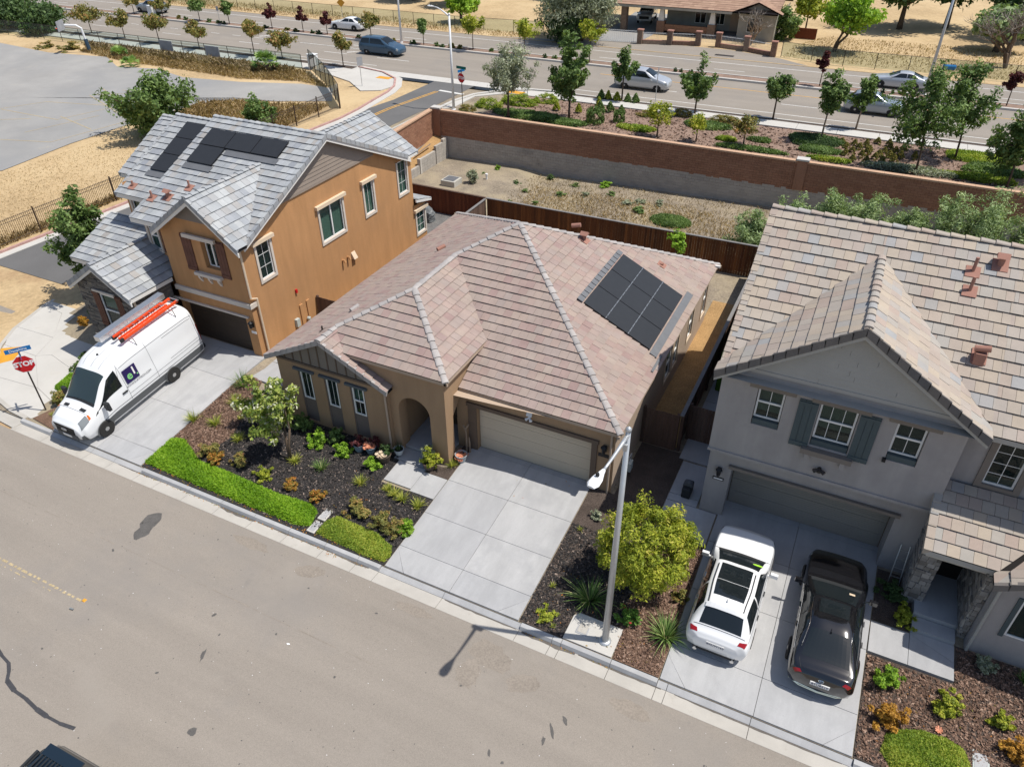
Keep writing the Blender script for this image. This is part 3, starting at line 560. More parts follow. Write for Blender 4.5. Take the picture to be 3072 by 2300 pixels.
    def rake(s,a,b_,out,w=.15,h=.17,step=.37):   # L-shaped rake tiles from eave a up to peak b_
        a,b_,out=Vector(a),Vector(b_),Vector(out).normalized(); d=b_-a; n=max(1,round(d.length/step)); d/=n; dn=d.normalized(); up=out.cross(dn); up=up if up.z>0 else -up
        for i in range(n):
            p=a+d*i; q=a+d*(i+1.04); m=MB(); m.ti=rng.random()
            for L,M_ in ((p,q),):
                l0,l1=.055,.018
                A=[p-out*w+up*l0,p+out*.02+up*l0,p+out*.02-Vector((0,0,h)),p-out*.02-Vector((0,0,h))]; B=[q-out*w+up*l1,q+out*.02+up*l1,q+out*.02-Vector((0,0,h)),q-out*.02-Vector((0,0,h))]
                for k in range(3): m.face([A[k],B[k],B[k+1],A[k+1]])
                m.face(A); m.face([A[0]-up*.05,A[0],A[3]])
            s.caps.append(m)
    def eave(s,a,b_,out,h=.13,t=.09,drop=.03):
        a,b_,out=Vector(a),Vector(b_),Vector(out).normalized(); d=(b_-a); c=(a+b_)/2-Vector((0,0,h/2+drop))-out*t/2
        m=MB(); m.obox(c,d/2,out*t/2,Vector((0,0,h/2))); s.fms.append(m)
    def done(s):
        R_=s.felt.build('roof',M['roof_felt'],s.h)
        for m in s.fms: m.build('fascia',s.fascia,R_)
        s.tiles.sort(key=lambda t:-t[0])
        for t in s.tiles[:s.n]:
            b=MB(); s.add(b,t); b.build('roof_tile',s.mat,R_)
        b=MB()
        for t in s.tiles[s.n:]: s.add(b,t)
        if b.f: b.build('roof_tiles',s.mat,R_,kind='stuff')
        for m in s.caps[:280]: m.build('ridge_tile',s.cap,R_)
        return R_
def wall(b,p0,p1,z0,z1,holes=(),dep=.12):     # outward side is to the right of p0->p1; z1 may be a function of u
    p0,p1=Vector((*p0,0)),Vector((*p1,0)); L=(p1-p0).length; d=(p1-p0)/L; n=Vector((d.y,-d.x,0))
    P=lambda u,z,k=0: p0+d*u-n*k+Vector((0,0,z))
    us=sorted({0,L,*[h[0] for h in holes],*[h[1] for h in holes]}); zs=sorted({z0,z1,*[h[2] for h in holes],*[h[3] for h in holes]})
    for i in range(len(us)-1):
        for j in range(len(zs)-1):
            u,z=(us[i]+us[i+1])/2,(zs[j]+zs[j+1])/2
            if any(h[0]<u<h[1] and h[2]<z<h[3] for h in holes): continue
            b.face([P(us[i],zs[j]),P(us[i+1],zs[j]),P(us[i+1],zs[j+1]),P(us[i],zs[j+1])])
    for u0,u1,a,c in [h[:4] for h in holes]:
        b.face([P(u0,a),P(u1,a),P(u1,a,dep),P(u0,a,dep)]); b.face([P(u0,c,dep),P(u1,c,dep),P(u1,c),P(u0,c)])
        b.face([P(u0,a,dep),P(u0,c,dep),P(u0,c),P(u0,a)]); b.face([P(u1,a),P(u1,c),P(u1,c,dep),P(u1,a,dep)])
class Frame3:   # wall-local boxes: u along wall, k outward, z up
    def __init__(s,p0,p1): s.p0,p1=Vector((*p0,0)),Vector((*p1,0)); s.d=(p1-s.p0).normalized(); s.n=Vector((s.d.y,-s.d.x,0))
    def P(s,u,k,z): return s.p0+s.d*u+s.n*k+Vector((0,0,z))
    def box(s,b,u0,u1,k0,k1,z0,z1): b.obox(s.P((u0+u1)/2,(k0+k1)/2,(z0+z1)/2),s.d*abs(u1-u0)/2,s.n*abs(k1-k0)/2,Vector((0,0,abs(z1-z0)/2)))
def window(h,F,u0,u1,z0,z1,dep=.1,style='hung',blind='blind',grid=(2,0),fr=.055,cover=1.0,glass='pane_glass'):
    b=MB(); k0,k1=-dep,-dep+.06
    for a in ((u0,u0+fr,z0,z1),(u1-fr,u1,z0,z1),(u0+fr,u1-fr,z0,z0+fr),(u0+fr,u1-fr,z1-fr,z1)): F.box(b,a[0],a[1],k0,k1,a[2],a[3])
    zm=(z0+z1)/2; um=(u0+u1)/2
    if style=='hung': F.box(b,u0+fr,u1-fr,k0+.004,k1+.006,zm-.03,zm+.03)
    if style=='slide': F.box(b,um-.035,um+.035,k0+.004,k1+.006,z0+fr,z1-fr)
    w=b.build('window',M['vinyl_white'],h)
    b=MB(); F.box(b,u0+fr,u1-fr,k0+.012,k0+.022,z0+fr,z1-fr); b.build('pane',M[glass],w)
    if grid[0]>1 or grid[1]>1:
        b=MB()
        for i in range(1,grid[0]): u=u0+(u1-u0)*i/grid[0]; F.box(b,u-.009,u+.009,k0+.023,k0+.03,z0+fr,z1-fr)
        for i in range(1,grid[1]): z=z0+(z1-z0)*i/grid[1]; F.box(b,u0+fr,u1-fr,k0+.024,k0+.031,z-.009,z+.009)
        b.build('muntin',M['vinyl_white'],w)
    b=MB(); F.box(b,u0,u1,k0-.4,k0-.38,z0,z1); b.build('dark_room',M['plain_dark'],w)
    if blind:
        b=MB(); z=z1-fr
        while z>z1-fr-(z1-z0-2*fr)*cover:
            a=F.P(u0+fr,k0-.035,z-.042); c=F.P(u1-fr,k0-.035,z-.042); e=F.P(u1-fr,k0-.055,z); g=F.P(u0+fr,k0-.055,z); b.face([a,c,e,g]); z-=.055
        b.build('blind',M[blind],w)
    return w
def bx(h,name,mat,F,*boxes,smooth=False):
    b=MB()
    for a in boxes: F.box(b,*a)
    return b.build(name,mat,h)
def garage(h,F,u0,u1,z1,k,mat,nseg=4,z0=0.0,win=False):
    r=None; b=MB(); F.box(b,u0,u1,k-.06,k-.045,z0,z1); r=b.build('garage_door',mat,h); H=(z1-z0)/nseg
    for i in range(nseg):
        b=MB(); a,c=z0+H*i+.008,z0+H*(i+1)-.008; F.box(b,u0+.01,u1-.01,k-.045,k-.01,a,c)
        for g in (.2,.35,.5,.65,.8): z=a+(c-a)*g; F.box(b,u0+.03,u1-.03,k-.012,k-.004,z-.022,z+.022)
        b.build('door_panel',mat,r)
def shutter(h,F,u0,u1,z0,z1,mat,k=0.0):
    b=MB(); n=3 if u1-u0>.42 else 2; w=(u1-u0)/n
    for i in range(n): F.box(b,u0+w*i+.006,u0+w*(i+1)-.006,k+.01,k+.045,z0,z1)
    for z in (z0+.12,z1-.12): F.box(b,u0+.01,u1-.01,k+.045,k+.07,z-.06,z+.06)
    F.box(b,u0+.01,u1-.01,k,k+.012,z0+.01,z1-.01)
    return b.build('shutter',mat,h)
def sconce(h,F,u,z,k=0):
    b=MB(); F.box(b,u-.07,u+.07,k,k+.04,z-.16,z+.12); p=F.P(u,k+.14,z); b.lathe([(.03,.2),(.11,.12),(.12,.10)],p,10); b.lathe([(.085,.1),(.065,-.14),(.03,-.16)],p,8); o=b.build('wall_lantern',M['black_metal'],h)
def text(name,s,size,mat,parent,mtx,ext=.002,align='CENTER',bold=0):
    cu=bpy.data.curves.new('lettering','FONT'); cu.body=s; cu.size=size; cu.extrude=ext; cu.align_x=align; cu.align_y='CENTER'; cu.offset=bold; cu.resolution_u=3
    t=bpy.data.objects.new('lettering',cu); COL.objects.link(t); bpy.context.view_layer.update()
    me=bpy.data.meshes.new_from_object(t); bpy.data.objects.remove(t); bpy.data.curves.remove(cu); me.materials.clear(); me.materials.append(mat)
    o=link(name,me,parent); o.matrix_local=mtx; return o
def basis(x,y,z,o): x,y,z=[Vector(v).normalized() for v in (x,y,z)]; return Matrix(((x.x,y.x,z.x,o[0]),(x.y,y.y,z.y,o[1]),(x.z,y.z,z.z,o[2]),(0,0,0,1)))
def pipe_vent(h,p,slope_n,mat,r=.05,H=.38):
    b=MB(); p=Vector(p); n=Vector(slope_n).normalized(); a=Vector((1,0,0)); a=(a-n*a.dot(n)).normalized(); e=n.cross(a)
    b.obox(p+n*.05,a*.2,e*.2,n*.01); b.tube([p,p+Vector((0,0,H))],r,8); return b.build('roof_vent',mat,h)
def hood_vent(h,p,slope_n,mat):
    b=MB(); p=Vector(p); n=Vector(slope_n).normalized(); a=Vector((1,0,0)); a=(a-n*a.dot(n)).normalized(); e=n.cross(a)
    b.obox(p+n*.05,a*.22,e*.22,n*.01); b.tube([p,p+Vector((0,0,.3))],.09,10)
    q=p+Vector((0,0,.3)); b.face([q+Vector((-.17,-.17,0)),q+Vector((.17,-.17,0)),q+Vector((.17,0,.13)),q+Vector((-.17,0,.13))]); b.face([q+Vector((-.17,.17,0)),q+Vector((-.17,0,.13)),q+Vector((.17,0,.13)),q+Vector((.17,.17,0))]); b.face([q+Vector((-.17,-.17,0)),q+Vector((-.17,0,.13)),q+Vector((-.17,.17,0))]); b.face([q+Vector((.17,-.17,0)),q+Vector((.17,.17,0)),q+Vector((.17,0,.13))]); b.face([q+Vector((-.17,-.17,0)),q+Vector((-.17,.17,0)),q+Vector((.17,.17,0)),q+Vector((.17,-.17,0))])
    return b.build('roof_vent',mat,h)
def barrel_vent(h,p,d,mat):
    d=Vector(d).normalized(); p=Vector(p); b=MB(); b.tube([p-d*.2+Vector((0,0,.02)),p+d*.2+Vector((0,0,.09))],.095,10); return b.build('roof_vent',mat,h)
def solar(h,name,x0,x1,y0,y1,f,lift=.1,mat='solar_panel'):
    b=MB(); g=.012; gx=f(1,0)-f(0,0); gy=f(0,1)-f(0,0); n=Vector((-gx,-gy,1)).normalized()
    c=[Vector((x,y,f(x,y)))+n*lift for x,y in ((x0+g,y0+g),(x1-g,y0+g),(x1-g,y1-g),(x0+g,y1-g))]
    b.hexa([v-n*.04 for v in c],c); o=b.build(name,M['panel_frame'],h)
    ce=sum(c,Vector())/4; b=MB(); i=[ce+(v-ce)*.975+n*.002 for v in c]; b.face(i); b.build('cell_sheet',M[mat],o); return o
# ================================================================== TAN SINGLE-STOREY HOUSE
H1=thing('tan_house',(0,0,0),'single-storey tan stucco house with rose tiled hip roof, arched porch and cream garage door','house')
S=M['stucco_tan']; b=MB()
FG=Frame3((-11.75,19.42),(-5.55,19.42))
wall(b,(-11.75,19.42),(-5.55,19.42),-.2,2.86,[(.63,5.33,-.2,2.13)],.22)
wall(b,(-5.55,33.1),(-19.5,33.1),-.2,2.86); wall(b,(-19.5,33.1),(-19.5,18.05),-.2,2.86)
FW=Frame3((-19.5,18.05),(-14.2,18.05))
WH=[(1.0,1.68,.02,2.62),(2.28,2.95,.02,2.62),(3.53,4.22,.02,2.62)]
wall(b,(-19.5,18.05),(-14.2,18.05),-.2,2.86,WH,.08)
b.face([(-19.5,18.05,2.86),(-14.2,18.05,2.86),(-14.4,18.05,3.15),(-16.9,18.05,4.40),(-19.4,18.05,3.15)])
# porch front with arch
AX0,AX1,AZ=-13.85,-12.45,2.0; ar=[(AX0+.7-.7*math.cos(math.pi*k/14),AZ+.7*math.sin(math.pi*k/14)) for k in range(15)]
for y,s_ in ((18.2,1),(18.72,-1)):
    f=(lambda q: b.face(q)) if s_>0 else (lambda q: b.face(q[::-1]))
    f([(-14.2,y,-.2),(AX0,y,-.2),(AX0,y,AZ),(-14.2,y,AZ)]); f([(AX1,y,-.2),(-11.75,y,-.2),(-11.75,y,AZ),(AX1,y,AZ)])
    f([(-14.2,y,AZ),(AX0,y,AZ),(AX0,y,3.9),(-14.2,y,3.9)]); f([(AX1,y,AZ),(-11.75,y,AZ),(-11.75,y,3.9),(AX1,y,3.9)])
    for k in range(14): f([(ar[k][0],y,ar[k][1]),(ar[k+1][0],y,ar[k+1][1]),(ar[k+1][0],y,3.9),(ar[k][0],y,3.9)])
for k in range(14): b.face([(ar[k][0],18.2,ar[k][1]),(ar[k][0],18.72,ar[k][1]),(ar[k+1][0],18.72,ar[k+1][1]),(ar[k+1][0],18.2,ar[k+1][1])])
b.face([(AX0,18.2,-.2),(AX0,18.72,-.2),(AX0,18.72,AZ),(AX0,18.2,AZ)]); b.face([(AX1,18.72,-.2),(AX1,18.2,-.2),(AX1,18.2,AZ),(AX1,18.72,AZ)])
b.face([(-16.2,18.2,2.9),(-14.2,18.2,2.9),(-14.2,18.2,3.9),(-16.2,18.2,3.9)]); b.face([(-14.2,18.05,-.2),(-14.2,18.2,-.2),(-14.2,18.2,2.9),(-14.2,18.05,2.9)])
# porch side (pillar, flared head) and inner walls
b.face([(-11.75,18.2,-.2),(-11.75,18.72,-.2),(-11.75,18.72,2.0),(-11.75,18.2,2.0)]); b.face([(-11.75,18.2,2.0),(-11.75,18.72,2.0),(-11.75,19.41,2.62),(-11.75,19.41,3.9),(-11.75,18.2,3.9)]); b.face([(-11.75,19.41,2.9),(-11.75,21.2,2.9),(-11.75,21.2,3.95),(-11.75,19.41,3.9)])
b.face([(-11.75,18.72,2.0),(-12.45,18.72,2.0),(-12.45,19.41,2.62),(-11.75,19.41,2.62)]); b.face([(-11.75,18.72,-.2),(-12.45,18.72,-.2),(-12.45,18.72,2.0),(-11.75,18.72,2.0)])
b.face([(-13.95,18.72,-.2),(-13.95,21,-.2),(-13.95,21,2.8),(-13.95,18.72,2.8)][::-1]); b.face([(-13.95,21,-.2),(-12,21,-.2),(-12,21,2.8),(-13.95,21,2.8)]); b.face([(-12.0,21,-.2),(-12.0,19.42,-.2),(-12.0,19.42,2.8),(-12.0,21,2.8)][::-1]); b.face([(-12.0,19.42,-.2),(-11.75,19.42,-.2),(-11.75,19.42,2.9),(-12.0,19.42,2.9)])
b.face([(-14,18.7,2.8),(-11.76,18.7,2.8),(-11.76,21.2,2.8),(-14,21.2,2.8)][::-1])
b.build('wall',S,H1)
FR=Frame3((-5.55,19.42),(-5.55,33.1)); RW=[(6.3,7.2,.9,2.3),(7.5,8.2,.9,2.3),(9.9,10.7,.9,2.35),(12.5,13.3,.75,2.4)]
b=MB(); wall(b,(-5.55,19.42),(-5.55,33.1),-.2,2.86,RW,.1); b.build('wall',M['stucco_cream'],H1)
for a in RW: window(H1,FR,*a,blind=None,grid=(1,1))
for a in RW: bx(H1,'window_trim',M['trim_cream'],FR,(a[0]-.1,a[0]-.005,.0,.03,a[2]-.1,a[3]+.1),(a[1]+.005,a[1]+.1,.0,.03,a[2]-.1,a[3]+.1),(a[0]-.005,a[1]+.005,.0,.03,a[2]-.1,a[2]-.005))
for i,(a0,a1,z0,z1) in enumerate(WH):
    bx(H1,'window_panel',M['panel_brown'],FW,(a0+.02,a1-.02,-.10,-.055,.0,1.14),(a0,a0+.06,-.055,-.03,.0,2.55),(a1-.06,a1,-.055,-.03,.0,2.55))
    window(H1,FW,a0+.07,a1-.07,1.16,2.52,.1,'hung' if i==2 else 'fixed','blind_dark' if i<2 else 'blind',(2,1),cover=1 if i<2 else .48)
    bx(H1,'window_hood',M['trim_greyblue'],FW,(a0-.17,a1+.17,.002,.1,2.56,2.66))
# board and batten gable
b=MB(); f4=lambda x:4.40-.5*abs(x+16.9)-.06
b.face([(-19.3,18.03,2.98),(-14.5,18.03,2.98),(-14.5,18.03,f4(-14.5)),(-16.9,18.03,f4(-16.9)),(-19.3,18.03,f4(-19.3))]); g=b.build('gable_panel',M['trim_taupe'],H1)
for x in np.arange(-19.0,-14.6,.43):
    b=MB(); b.box(x-.022,18.0,3.0,x+.022,18.028,f4(x)-.02); b.build('batten',M['trim_brown'],g)
bx(H1,'gable_trim',M['trim_brown'],FW,(.05,5.1,.03,.07,2.88,2.98))
bx(H1,'garage_trim',M['trim_brown'],FG,(.27,.625,.0,.05,-.1,2.14),(5.335,5.55,.0,.05,-.1,2.14),(.22,5.6,.0,.08,2.14,2.30))
garage(H1,FG,.63,5.33,2.13,-.21,M['garage_cream'])
sconce(H1,FG,5.83,2.05); bx(H1,'house_number',M['black_metal'],FG,(5.6,6.05,.0,.03,1.62,1.76)); 
b=MB(); p=FG.P(2.9,.1,2.48); b.obox(p+Vector((0,-.02,.16)),(.11,0,0),(0,.04,.07),(0,-.012,.008)); b.lathe([(.03,.08),(.05,.0),(.045,-.02)],p,8)
for sx in (-.11,.11): b.tube([p,p+Vector((sx,-.12,-.05))],[.03,.06],8)
b.build('flood_light',M['white_metal'],H1)
b=MB(); b.tube([(-14.28,18.0,2.75),(-14.28,17.99,2.62),(-14.26,17.99,-.1)],.045,6); b.tube([(-14.28,17.9,2.9),(-14.28,18.0,2.7)],.05,6); b.tube([(-5.68,19.36,2.8),(-5.68,19.36,-.05)],.045,6); b.build('downspout',M['stucco_cream'],H1)
b=MB(); b.box(-12.95,20.9,0,-12.1,20.96,2.1); b.build('front_door',M['door_dark'],H1)
r=Roof(H1,M['tile_rose'],M['tile_cap_grey'],M['stucco_cream'])
A_=(-12.6,26.33,6.6); J=(-14.62,24.34,5.594); B_=(-14.62,21.1,5.594); C_=(-16.9,18.93,4.46); G_=(-16.9,17.75,4.46)
fF=lambda x,y:3+.505*(y-19.2); fR=lambda x,y:3+.495*(-5.33-x); fB=lambda x,y:3+.5056*(33.45-y); fL=lambda x,y:3+.498*(x+19.83); fP=lambda x,y:4+.523*(y-18.05); fQ=lambda x,y:4+.519*(-11.55-x); fW=lambda x,y:4.46-.503*(x+16.9)
sol=lambda x,y: -8.75<x<-6.0 and 24.3<y<28.85
r.plane([[(-7.35,21.18),(-12.6,26.33),(-14.62,24.34),(-11.55,21.18)],[(-5.33,19.2),(-7.35,21.18),(-11.72,21.18),(-11.72,19.2)]],fF,'x',19.2,1)
r.plane([[(-5.33,19.2),(-5.33,33.45),(-12.6,26.33)]],fR,'y',-5.33,-1,sol)
r.plane([[(-5.33,33.45),(-19.83,33.45),(-12.6,26.33)]],fB,'x',33.45,-1)
r.plane([[(-19.83,17.75),(-16.9,17.75),(-16.9,18.93),(-19.83,18.93)],[(-19.83,18.93),(-16.9,18.93),(-14.62,21.1),(-19.83,21.1)],[(-19.83,21.1),(-14.62,21.1),(-14.62,24.34),(-19.83,24.34)],[(-19.83,24.34),(-14.62,24.34),(-12.6,26.33),(-19.83,26.33)],[(-19.83,26.33),(-12.6,26.33),(-19.83,33.45)]],fL,'y',-19.83,1)
r.plane([[(-14.62,21.1),(-16.9,18.93),(-15.985,18.05),(-11.55,18.05)]],fP,'x',18.05,1)
r.plane([[(-14.62,21.1),(-11.55,18.05),(-11.55,21.18),(-14.62,24.34)]],fQ,'y',-11.55,-1)
r.plane([[(-16.9,17.75),(-14.0,17.75),(-14.0,18.19),(-16.9,18.19)],[(-16.9,18.19),(-16.12,18.19),(-16.9,18.93)]],fW,'y',-14.0,-1)
for a,c in (((-5.33,19.2,3),A_),((-19.83,33.45,3),A_),((-5.33,33.45,3),A_),(J,A_),(J,B_),(C_,B_),(G_,C_),((-11.55,18.05,4),B_)): r.caps_along(a,c)
r.rake((-19.83,17.75,3.0),G_,(0,-1,0),w=.1); r.rake((-14.0,17.75,3.0),G_,(0,-1,0),w=.1)
r.eave((-11.72,19.2,3.02),(-5.33,19.2,3.02),(0,-1,0)); r.eave((-5.33,19.1,3.02),(-5.33,33.5,3.02),(1,0,0)); r.eave((-19.83,17.8,3.02),(-19.83,33.5,3.02),(-1,0,0)); r.eave((-15.9,18.05,4.02),(-11.5,18.05,4.02),(0,-1,0)); r.eave((-11.55,18.05,4.02),(-11.55,21.1,4.02),(1,0,0)); r.eave((-20,33.45,3.02),(-5.2,33.45,3.02),(0,1,0))
RO1=r.done()
b=MB(); b.face([(-19.7,18.1,2.9),(-5.45,19.4,2.9),(-5.45,33.3,2.9),(-19.7,33.3,2.9)][::-1]); b.face([(-15.9,18.15,3.9),(-11.6,18.15,3.9),(-11.6,21,3.9),(-15.9,21,3.9)][::-1]); b.build('soffit',M['stucco_cream'],H1)
# solar array on the rose roof
xs=[-8.83,-7.87,-6.91,-5.95]; ys=[24.2,25.79,27.38,28.97]
for i in range(3):
    for j in range(3): solar(H1,'solar_panel',xs[i],xs[i+1],ys[j],ys[j+1],fR)
nR=Vector((.495,0,1)).normalized()
for x in (-8.83,-7.87,-6.91,-5.95)[1:3]:
    b=MB(); b.obox(Vector((x,26.6,fR(x,26.6)))+nR*.105,Vector((0,2.4,0)),Vector((1,0,-.495)).normalized()*.018,nR*.01)
    for k in range(13): y=24.4+.36*k; b.obox(Vector((x,y,fR(x,y)))+nR*.125,Vector((0,.03,0)),Vector((1,0,-.495)).normalized()*.022,nR*.012)
    b.build('panel_rail',M['rail_alu'],H1)
for k in range(13):
    y=24.15+.375*k; b=MB(); x=-8.98; b.obox(Vector((x,y+.18,fR(x,y)))+nR*.11,Vector((0,.165,.0)),Vector((1,0,-.495)).normalized()*.13,nR*.014); b.build('array_edge_tile',M['flashing'],H1)
b=MB(); b.obox(Vector((-5.76,26.8,fR(-5.76,26.8)))+nR*.075,Vector((0,2.75,0)),Vector((1,0,-.495)).normalized()*.16,nR*.006); b.obox(Vector((-5.5,23.75,fR(-5.5,23.75)))+nR*.07,Vector((0,.6,0)),Vector((1,0,-.495)).normalized()*.05,nR*.006); b.build('array_flashing',M['flashing'],H1)
hood_vent(H1,(-10.35,28.13,5.49),nR,M['terracotta']); barrel_vent(H1,(-10.93,28.6,5.85),(1,.2,0),M['terracotta']); pipe_vent(H1,(-7.34,30.23,3.99),nR,M['terracotta'],.1,.12); barrel_vent(H1,(-16.37,26.01,4.78),(.45,.9,.0),M['terracotta']); barrel_vent(H1,(-17.14,20.44,4.38),(.3,.95,0),M['tile_cap_grey']); pipe_vent(H1,(-17.57,18.86,4.1),(-.5,0,1),M['steel_dark'],.035,.25)
b=MB(); b.obox((-5.3,33.0,3.1),(.12,0,0),(0,.05,0),(0,0,.05)); b.build('vent_cap',M['fascia_white'],H1)
# ================================================================== ORANGE TWO-STOREY HOUSE
H2=thing('orange_house',(0,0,0),'two-storey orange stucco house with slate grey tiled roofs, brown garage door and stone-faced wing','house')
S=M['stucco_orange']; b=MB()
SW=[(1.0,1.85,3.75,5.45),(5.38,7.15,3.72,5.45),(9.0,9.8,3.75,5.45),(12.15,13.0,3.72,5.55)]
wall(b,(-23.1,20.6),(-23.1,34.1),-.5,5.8,SW,.08)
b.face([(-23.1,20.6,5.8),(-23.1,34.1,5.8),(-23.1,33.2,5.86),(-23.1,26.95,8.72),(-23.1,20.7,5.86)])
BH=[(.28,4.0,.2,2.2),(2.32,3.16,4.4,5.72)]
wall(b,(-27.55,20.6),(-23.1,20.6),-.5,5.8,[(.15,3.95,.2,2.2),(2.32,3.16,4.4,5.72)],.28)
b.face([(-27.55,20.6,5.8),(-23.1,20.6,5.8),(-23.1,20.6,5.86),(-24.95,20.6,7.7),(-27.5,20.6,5.95)])
wall(b,(-27.55,22.4),(-27.55,20.6),-.5,5.9); wall(b,(-29.4,21.25),(-27.55,21.25),2.5,5.95,[(.2,.75,4.25,5.6)],.08)
wall(b,(-29.4,22.9),(-29.4,21.25),2.5,6.0); wall(b,(-32.2,22.8),(-29.4,22.8),-.5,6.2,[(.3,1.0,4.3,5.7)],.08); wall(b,(-32.2,24.7),(-32.2,22.8),-.5,6.4); wall(b,(-34.2,24.7),(-32.2,24.7),-.5,6.2); wall(b,(-34.2,32),(-34.2,24.7),-.5,6.2); wall(b,(-23.1,34.1),(-34.2,34.1),-.5,5.9)
b.face([(-34.2,24.7,6.2),(-34.2,28,7.8),(-34.2,31.3,6.2)][::-1])
wall(b,(-23.1,34.1),(-23.1,35.25),-.5,2.6,[(.12,1.0,.8,2.15)],.08); wall(b,(-23.1,35.25),(-27,35.25),-.5,2.6)
b.build('wall',S,H2)
FS=Frame3((-23.1,20.6),(-23.1,34.1)); FB=Frame3((-27.55,20.6),(-23.1,20.6)); F0=Frame3((-29.4,21.25),(-27.55,21.25)); FC=Frame3((-23.1,34.1),(-23.1,35.25)); FD=Frame3((-32.2,22.8),(-29.4,22.8))
def trimmed(h,F,a,mat,dep=.08,lintel=True,**k):
    window(h,F,*a,dep=dep,**k); bx(h,'window_trim',M['trim_stone'],F,(a[0]-.12,a[0]+.002,.002,.05,a[2]-.13,a[3]+.02),(a[1]-.002,a[1]+.12,.002,.05,a[2]-.13,a[3]+.02),(a[0]+.002,a[1]-.002,.002,.05,a[2]-.13,a[2]+.002))
    if lintel: bx(h,'lintel',mat,F,(a[0]-.25,a[1]+.25,.002,.16,a[3]+.03,a[3]+.2))
trimmed(H2,FS,SW[0],M['trim_cream'],blind='blind_dark',grid=(2,3),style='fixed'); trimmed(H2,FS,SW[1],M['trim_cream'],style='slide',blind='blind',grid=(1,1)); trimmed(H2,FS,SW[2],M['trim_cream'],style='fixed',grid=(2,1)); trimmed(H2,FS,SW[3],M['trim_cream'],style='fixed',grid=(2,3),lintel=False); trimmed(H2,FC,(.12,1.0,.8,2.15),M['trim_cream'],style='fixed',grid=(2,3))
trimmed(H2,F0,(.2,.75,4.25,5.6),M['trim_cream'],style='hung',lintel=False,grid=(1,1)); shutter(H2,F0,.95,1.3,4.2,5.65,M['wood_shutter']); trimmed(H2,FD,(.3,1.0,4.3,5.7),M['trim_cream'],style='hung',lintel=False,grid=(1,1))
window(H2,FB,2.36,3.12,4.42,5.7,.26,'slide','blind_dark',(1,1)); shutter(H2,FB,1.2,1.78,4.1,5.85,M['wood_shutter']); shutter(H2,FB,3.2,3.72,4.1,5.85,M['wood_shutter'])
bx(H2,'lintel',M['trim_stone'],FB,(1.5,3.35,.08,.2,5.78,5.95)); bx(H2,'window_sill',M['trim_stone'],FB,(1.65,3.2,.002,.2,3.98,4.12))
for u in (1.85,2.42,2.98):
    b=MB(); p=FB.P(u,0,3.95); b.face([p+Vector((-.06,0,0)),p+Vector((-.06,-.16,0)),p+Vector((-.06,-.14,-.12)),p+Vector((-.06,-.02,-.34)),p+Vector((-.06,0,-.34))]); q=[v for v in b.v]; b2=[(x+.12,y,z) for x,y,z in q]; b.face(b2[::-1]); 
    for i in range(5): j=(i+1)%5; b.face([q[i],b2[i],b2[j],q[j]])
    b.build('corbel',M['trim_stone'],H2)
bx(H2,'belly_band',M['trim_stone'],FB,(-.02,4.5,.0,.1,2.84,3.06)); b=MB(); b.box(-23.1,20.5,2.84,-23.0,20.95,3.06); b.build('belly_band',M['trim_stone'],H2)
bx(H2,'garage_trim',M['trim_stone'],FB,(-.35,4.2,.002,.1,2.28,2.36)); garage(H2,FB,.15,3.95,2.2,-.26,M['garage_brown'],z0=.2)
sconce(H2,FB,4.3,2.0); bx(H2,'house_number',M['vinyl_white'],FB,(4.15,4.42,.0,.03,1.5,1.62))
b=MB(); b.tube([(-23.0,20.62,5.6),(-23.0,20.62,3.35),(-23.0,20.95,3.2),(-23.0,20.95,.3)],.05,6); b.build('downspout',M['trim_cream'],H2)
b=MB(); f5=lambda y:8.62-.458*abs(y-26.95)
nb=10
for i in range(nb):
    z0,z1=6.72+i*.185,6.72+(i+1)*.185-.008; y0,y1=26.95-(8.60-z0)/.458,26.95+(8.60-z0)/.458; y2,y3=26.95-(8.60-z1)/.458,26.95+(8.60-z1)/.458
    if y2>=y3: y2=y3=26.95
    b=MB(); b.hexa([(-23.09,y0,z0),(-23.045,y0,z0),(-23.045,y1,z0),(-23.09,y1,z0)],[(-23.09,y2,z1),(-23.065,y2,z1),(-23.065,y3,z1),(-23.09,y3,z1)]); b.build('siding_board',M['siding_taupe'],H2)
bx(H2,'gable_trim',M['siding_taupe'],FS,(2.6,10.1,.002,.06,6.62,6.71))
b=MB(); b.face([(-26.55,20.575,6.55),(-23.7,20.575,6.55),(-24.95,20.575,7.6)]); b.build('gable_panel',M['trim_taupe'],H2)
# small fittings on the long wall
b=MB(); b.obox((-23.05,23.48,2.3),(.04,0,0),(0,.05,0),(0,0,.09)); b.build('alarm_strobe',M['sign_red'],H2)
for y in (27.16,27.58):
    b=MB(); b.tube([(-23.1,y,2.25),(-22.98,y,2.28),(-22.93,y,2.15)],.06,8); b.build('vent_pipe',M['stucco_orange'],H2)
b=MB(); b.hexa([(-23.1,27.9,2.0),(-22.9,27.9,2.0),(-22.9,28.2,2.0),(-23.1,28.2,2.0)],[(-23.1,27.9,2.35),(-23.08,27.9,2.35),(-23.08,28.2,2.35),(-23.1,28.2,2.35)]); b.build('vent_hood',M['trim_cream'],H2)
for y in (23.5,24.0):
    b=MB(); b.box(-23.1,y,-.3,-23.04,y+.22,1.5); b.build('meter_panel',M['stucco_orange'],H2)
b=MB(); b.box(-23.1,23.02,.55,-22.95,23.25,.95); b.lathe([(.09,0),(.09,.1),(.05,.14)],(-23.04,23.9,.6),10,(1,0,0)); b.build('utility_meter',M['utility_box'],H2)
r=Roof(H2,M['tile_slate'],M['tile_slate'],M['fascia_white'],tw=.33)
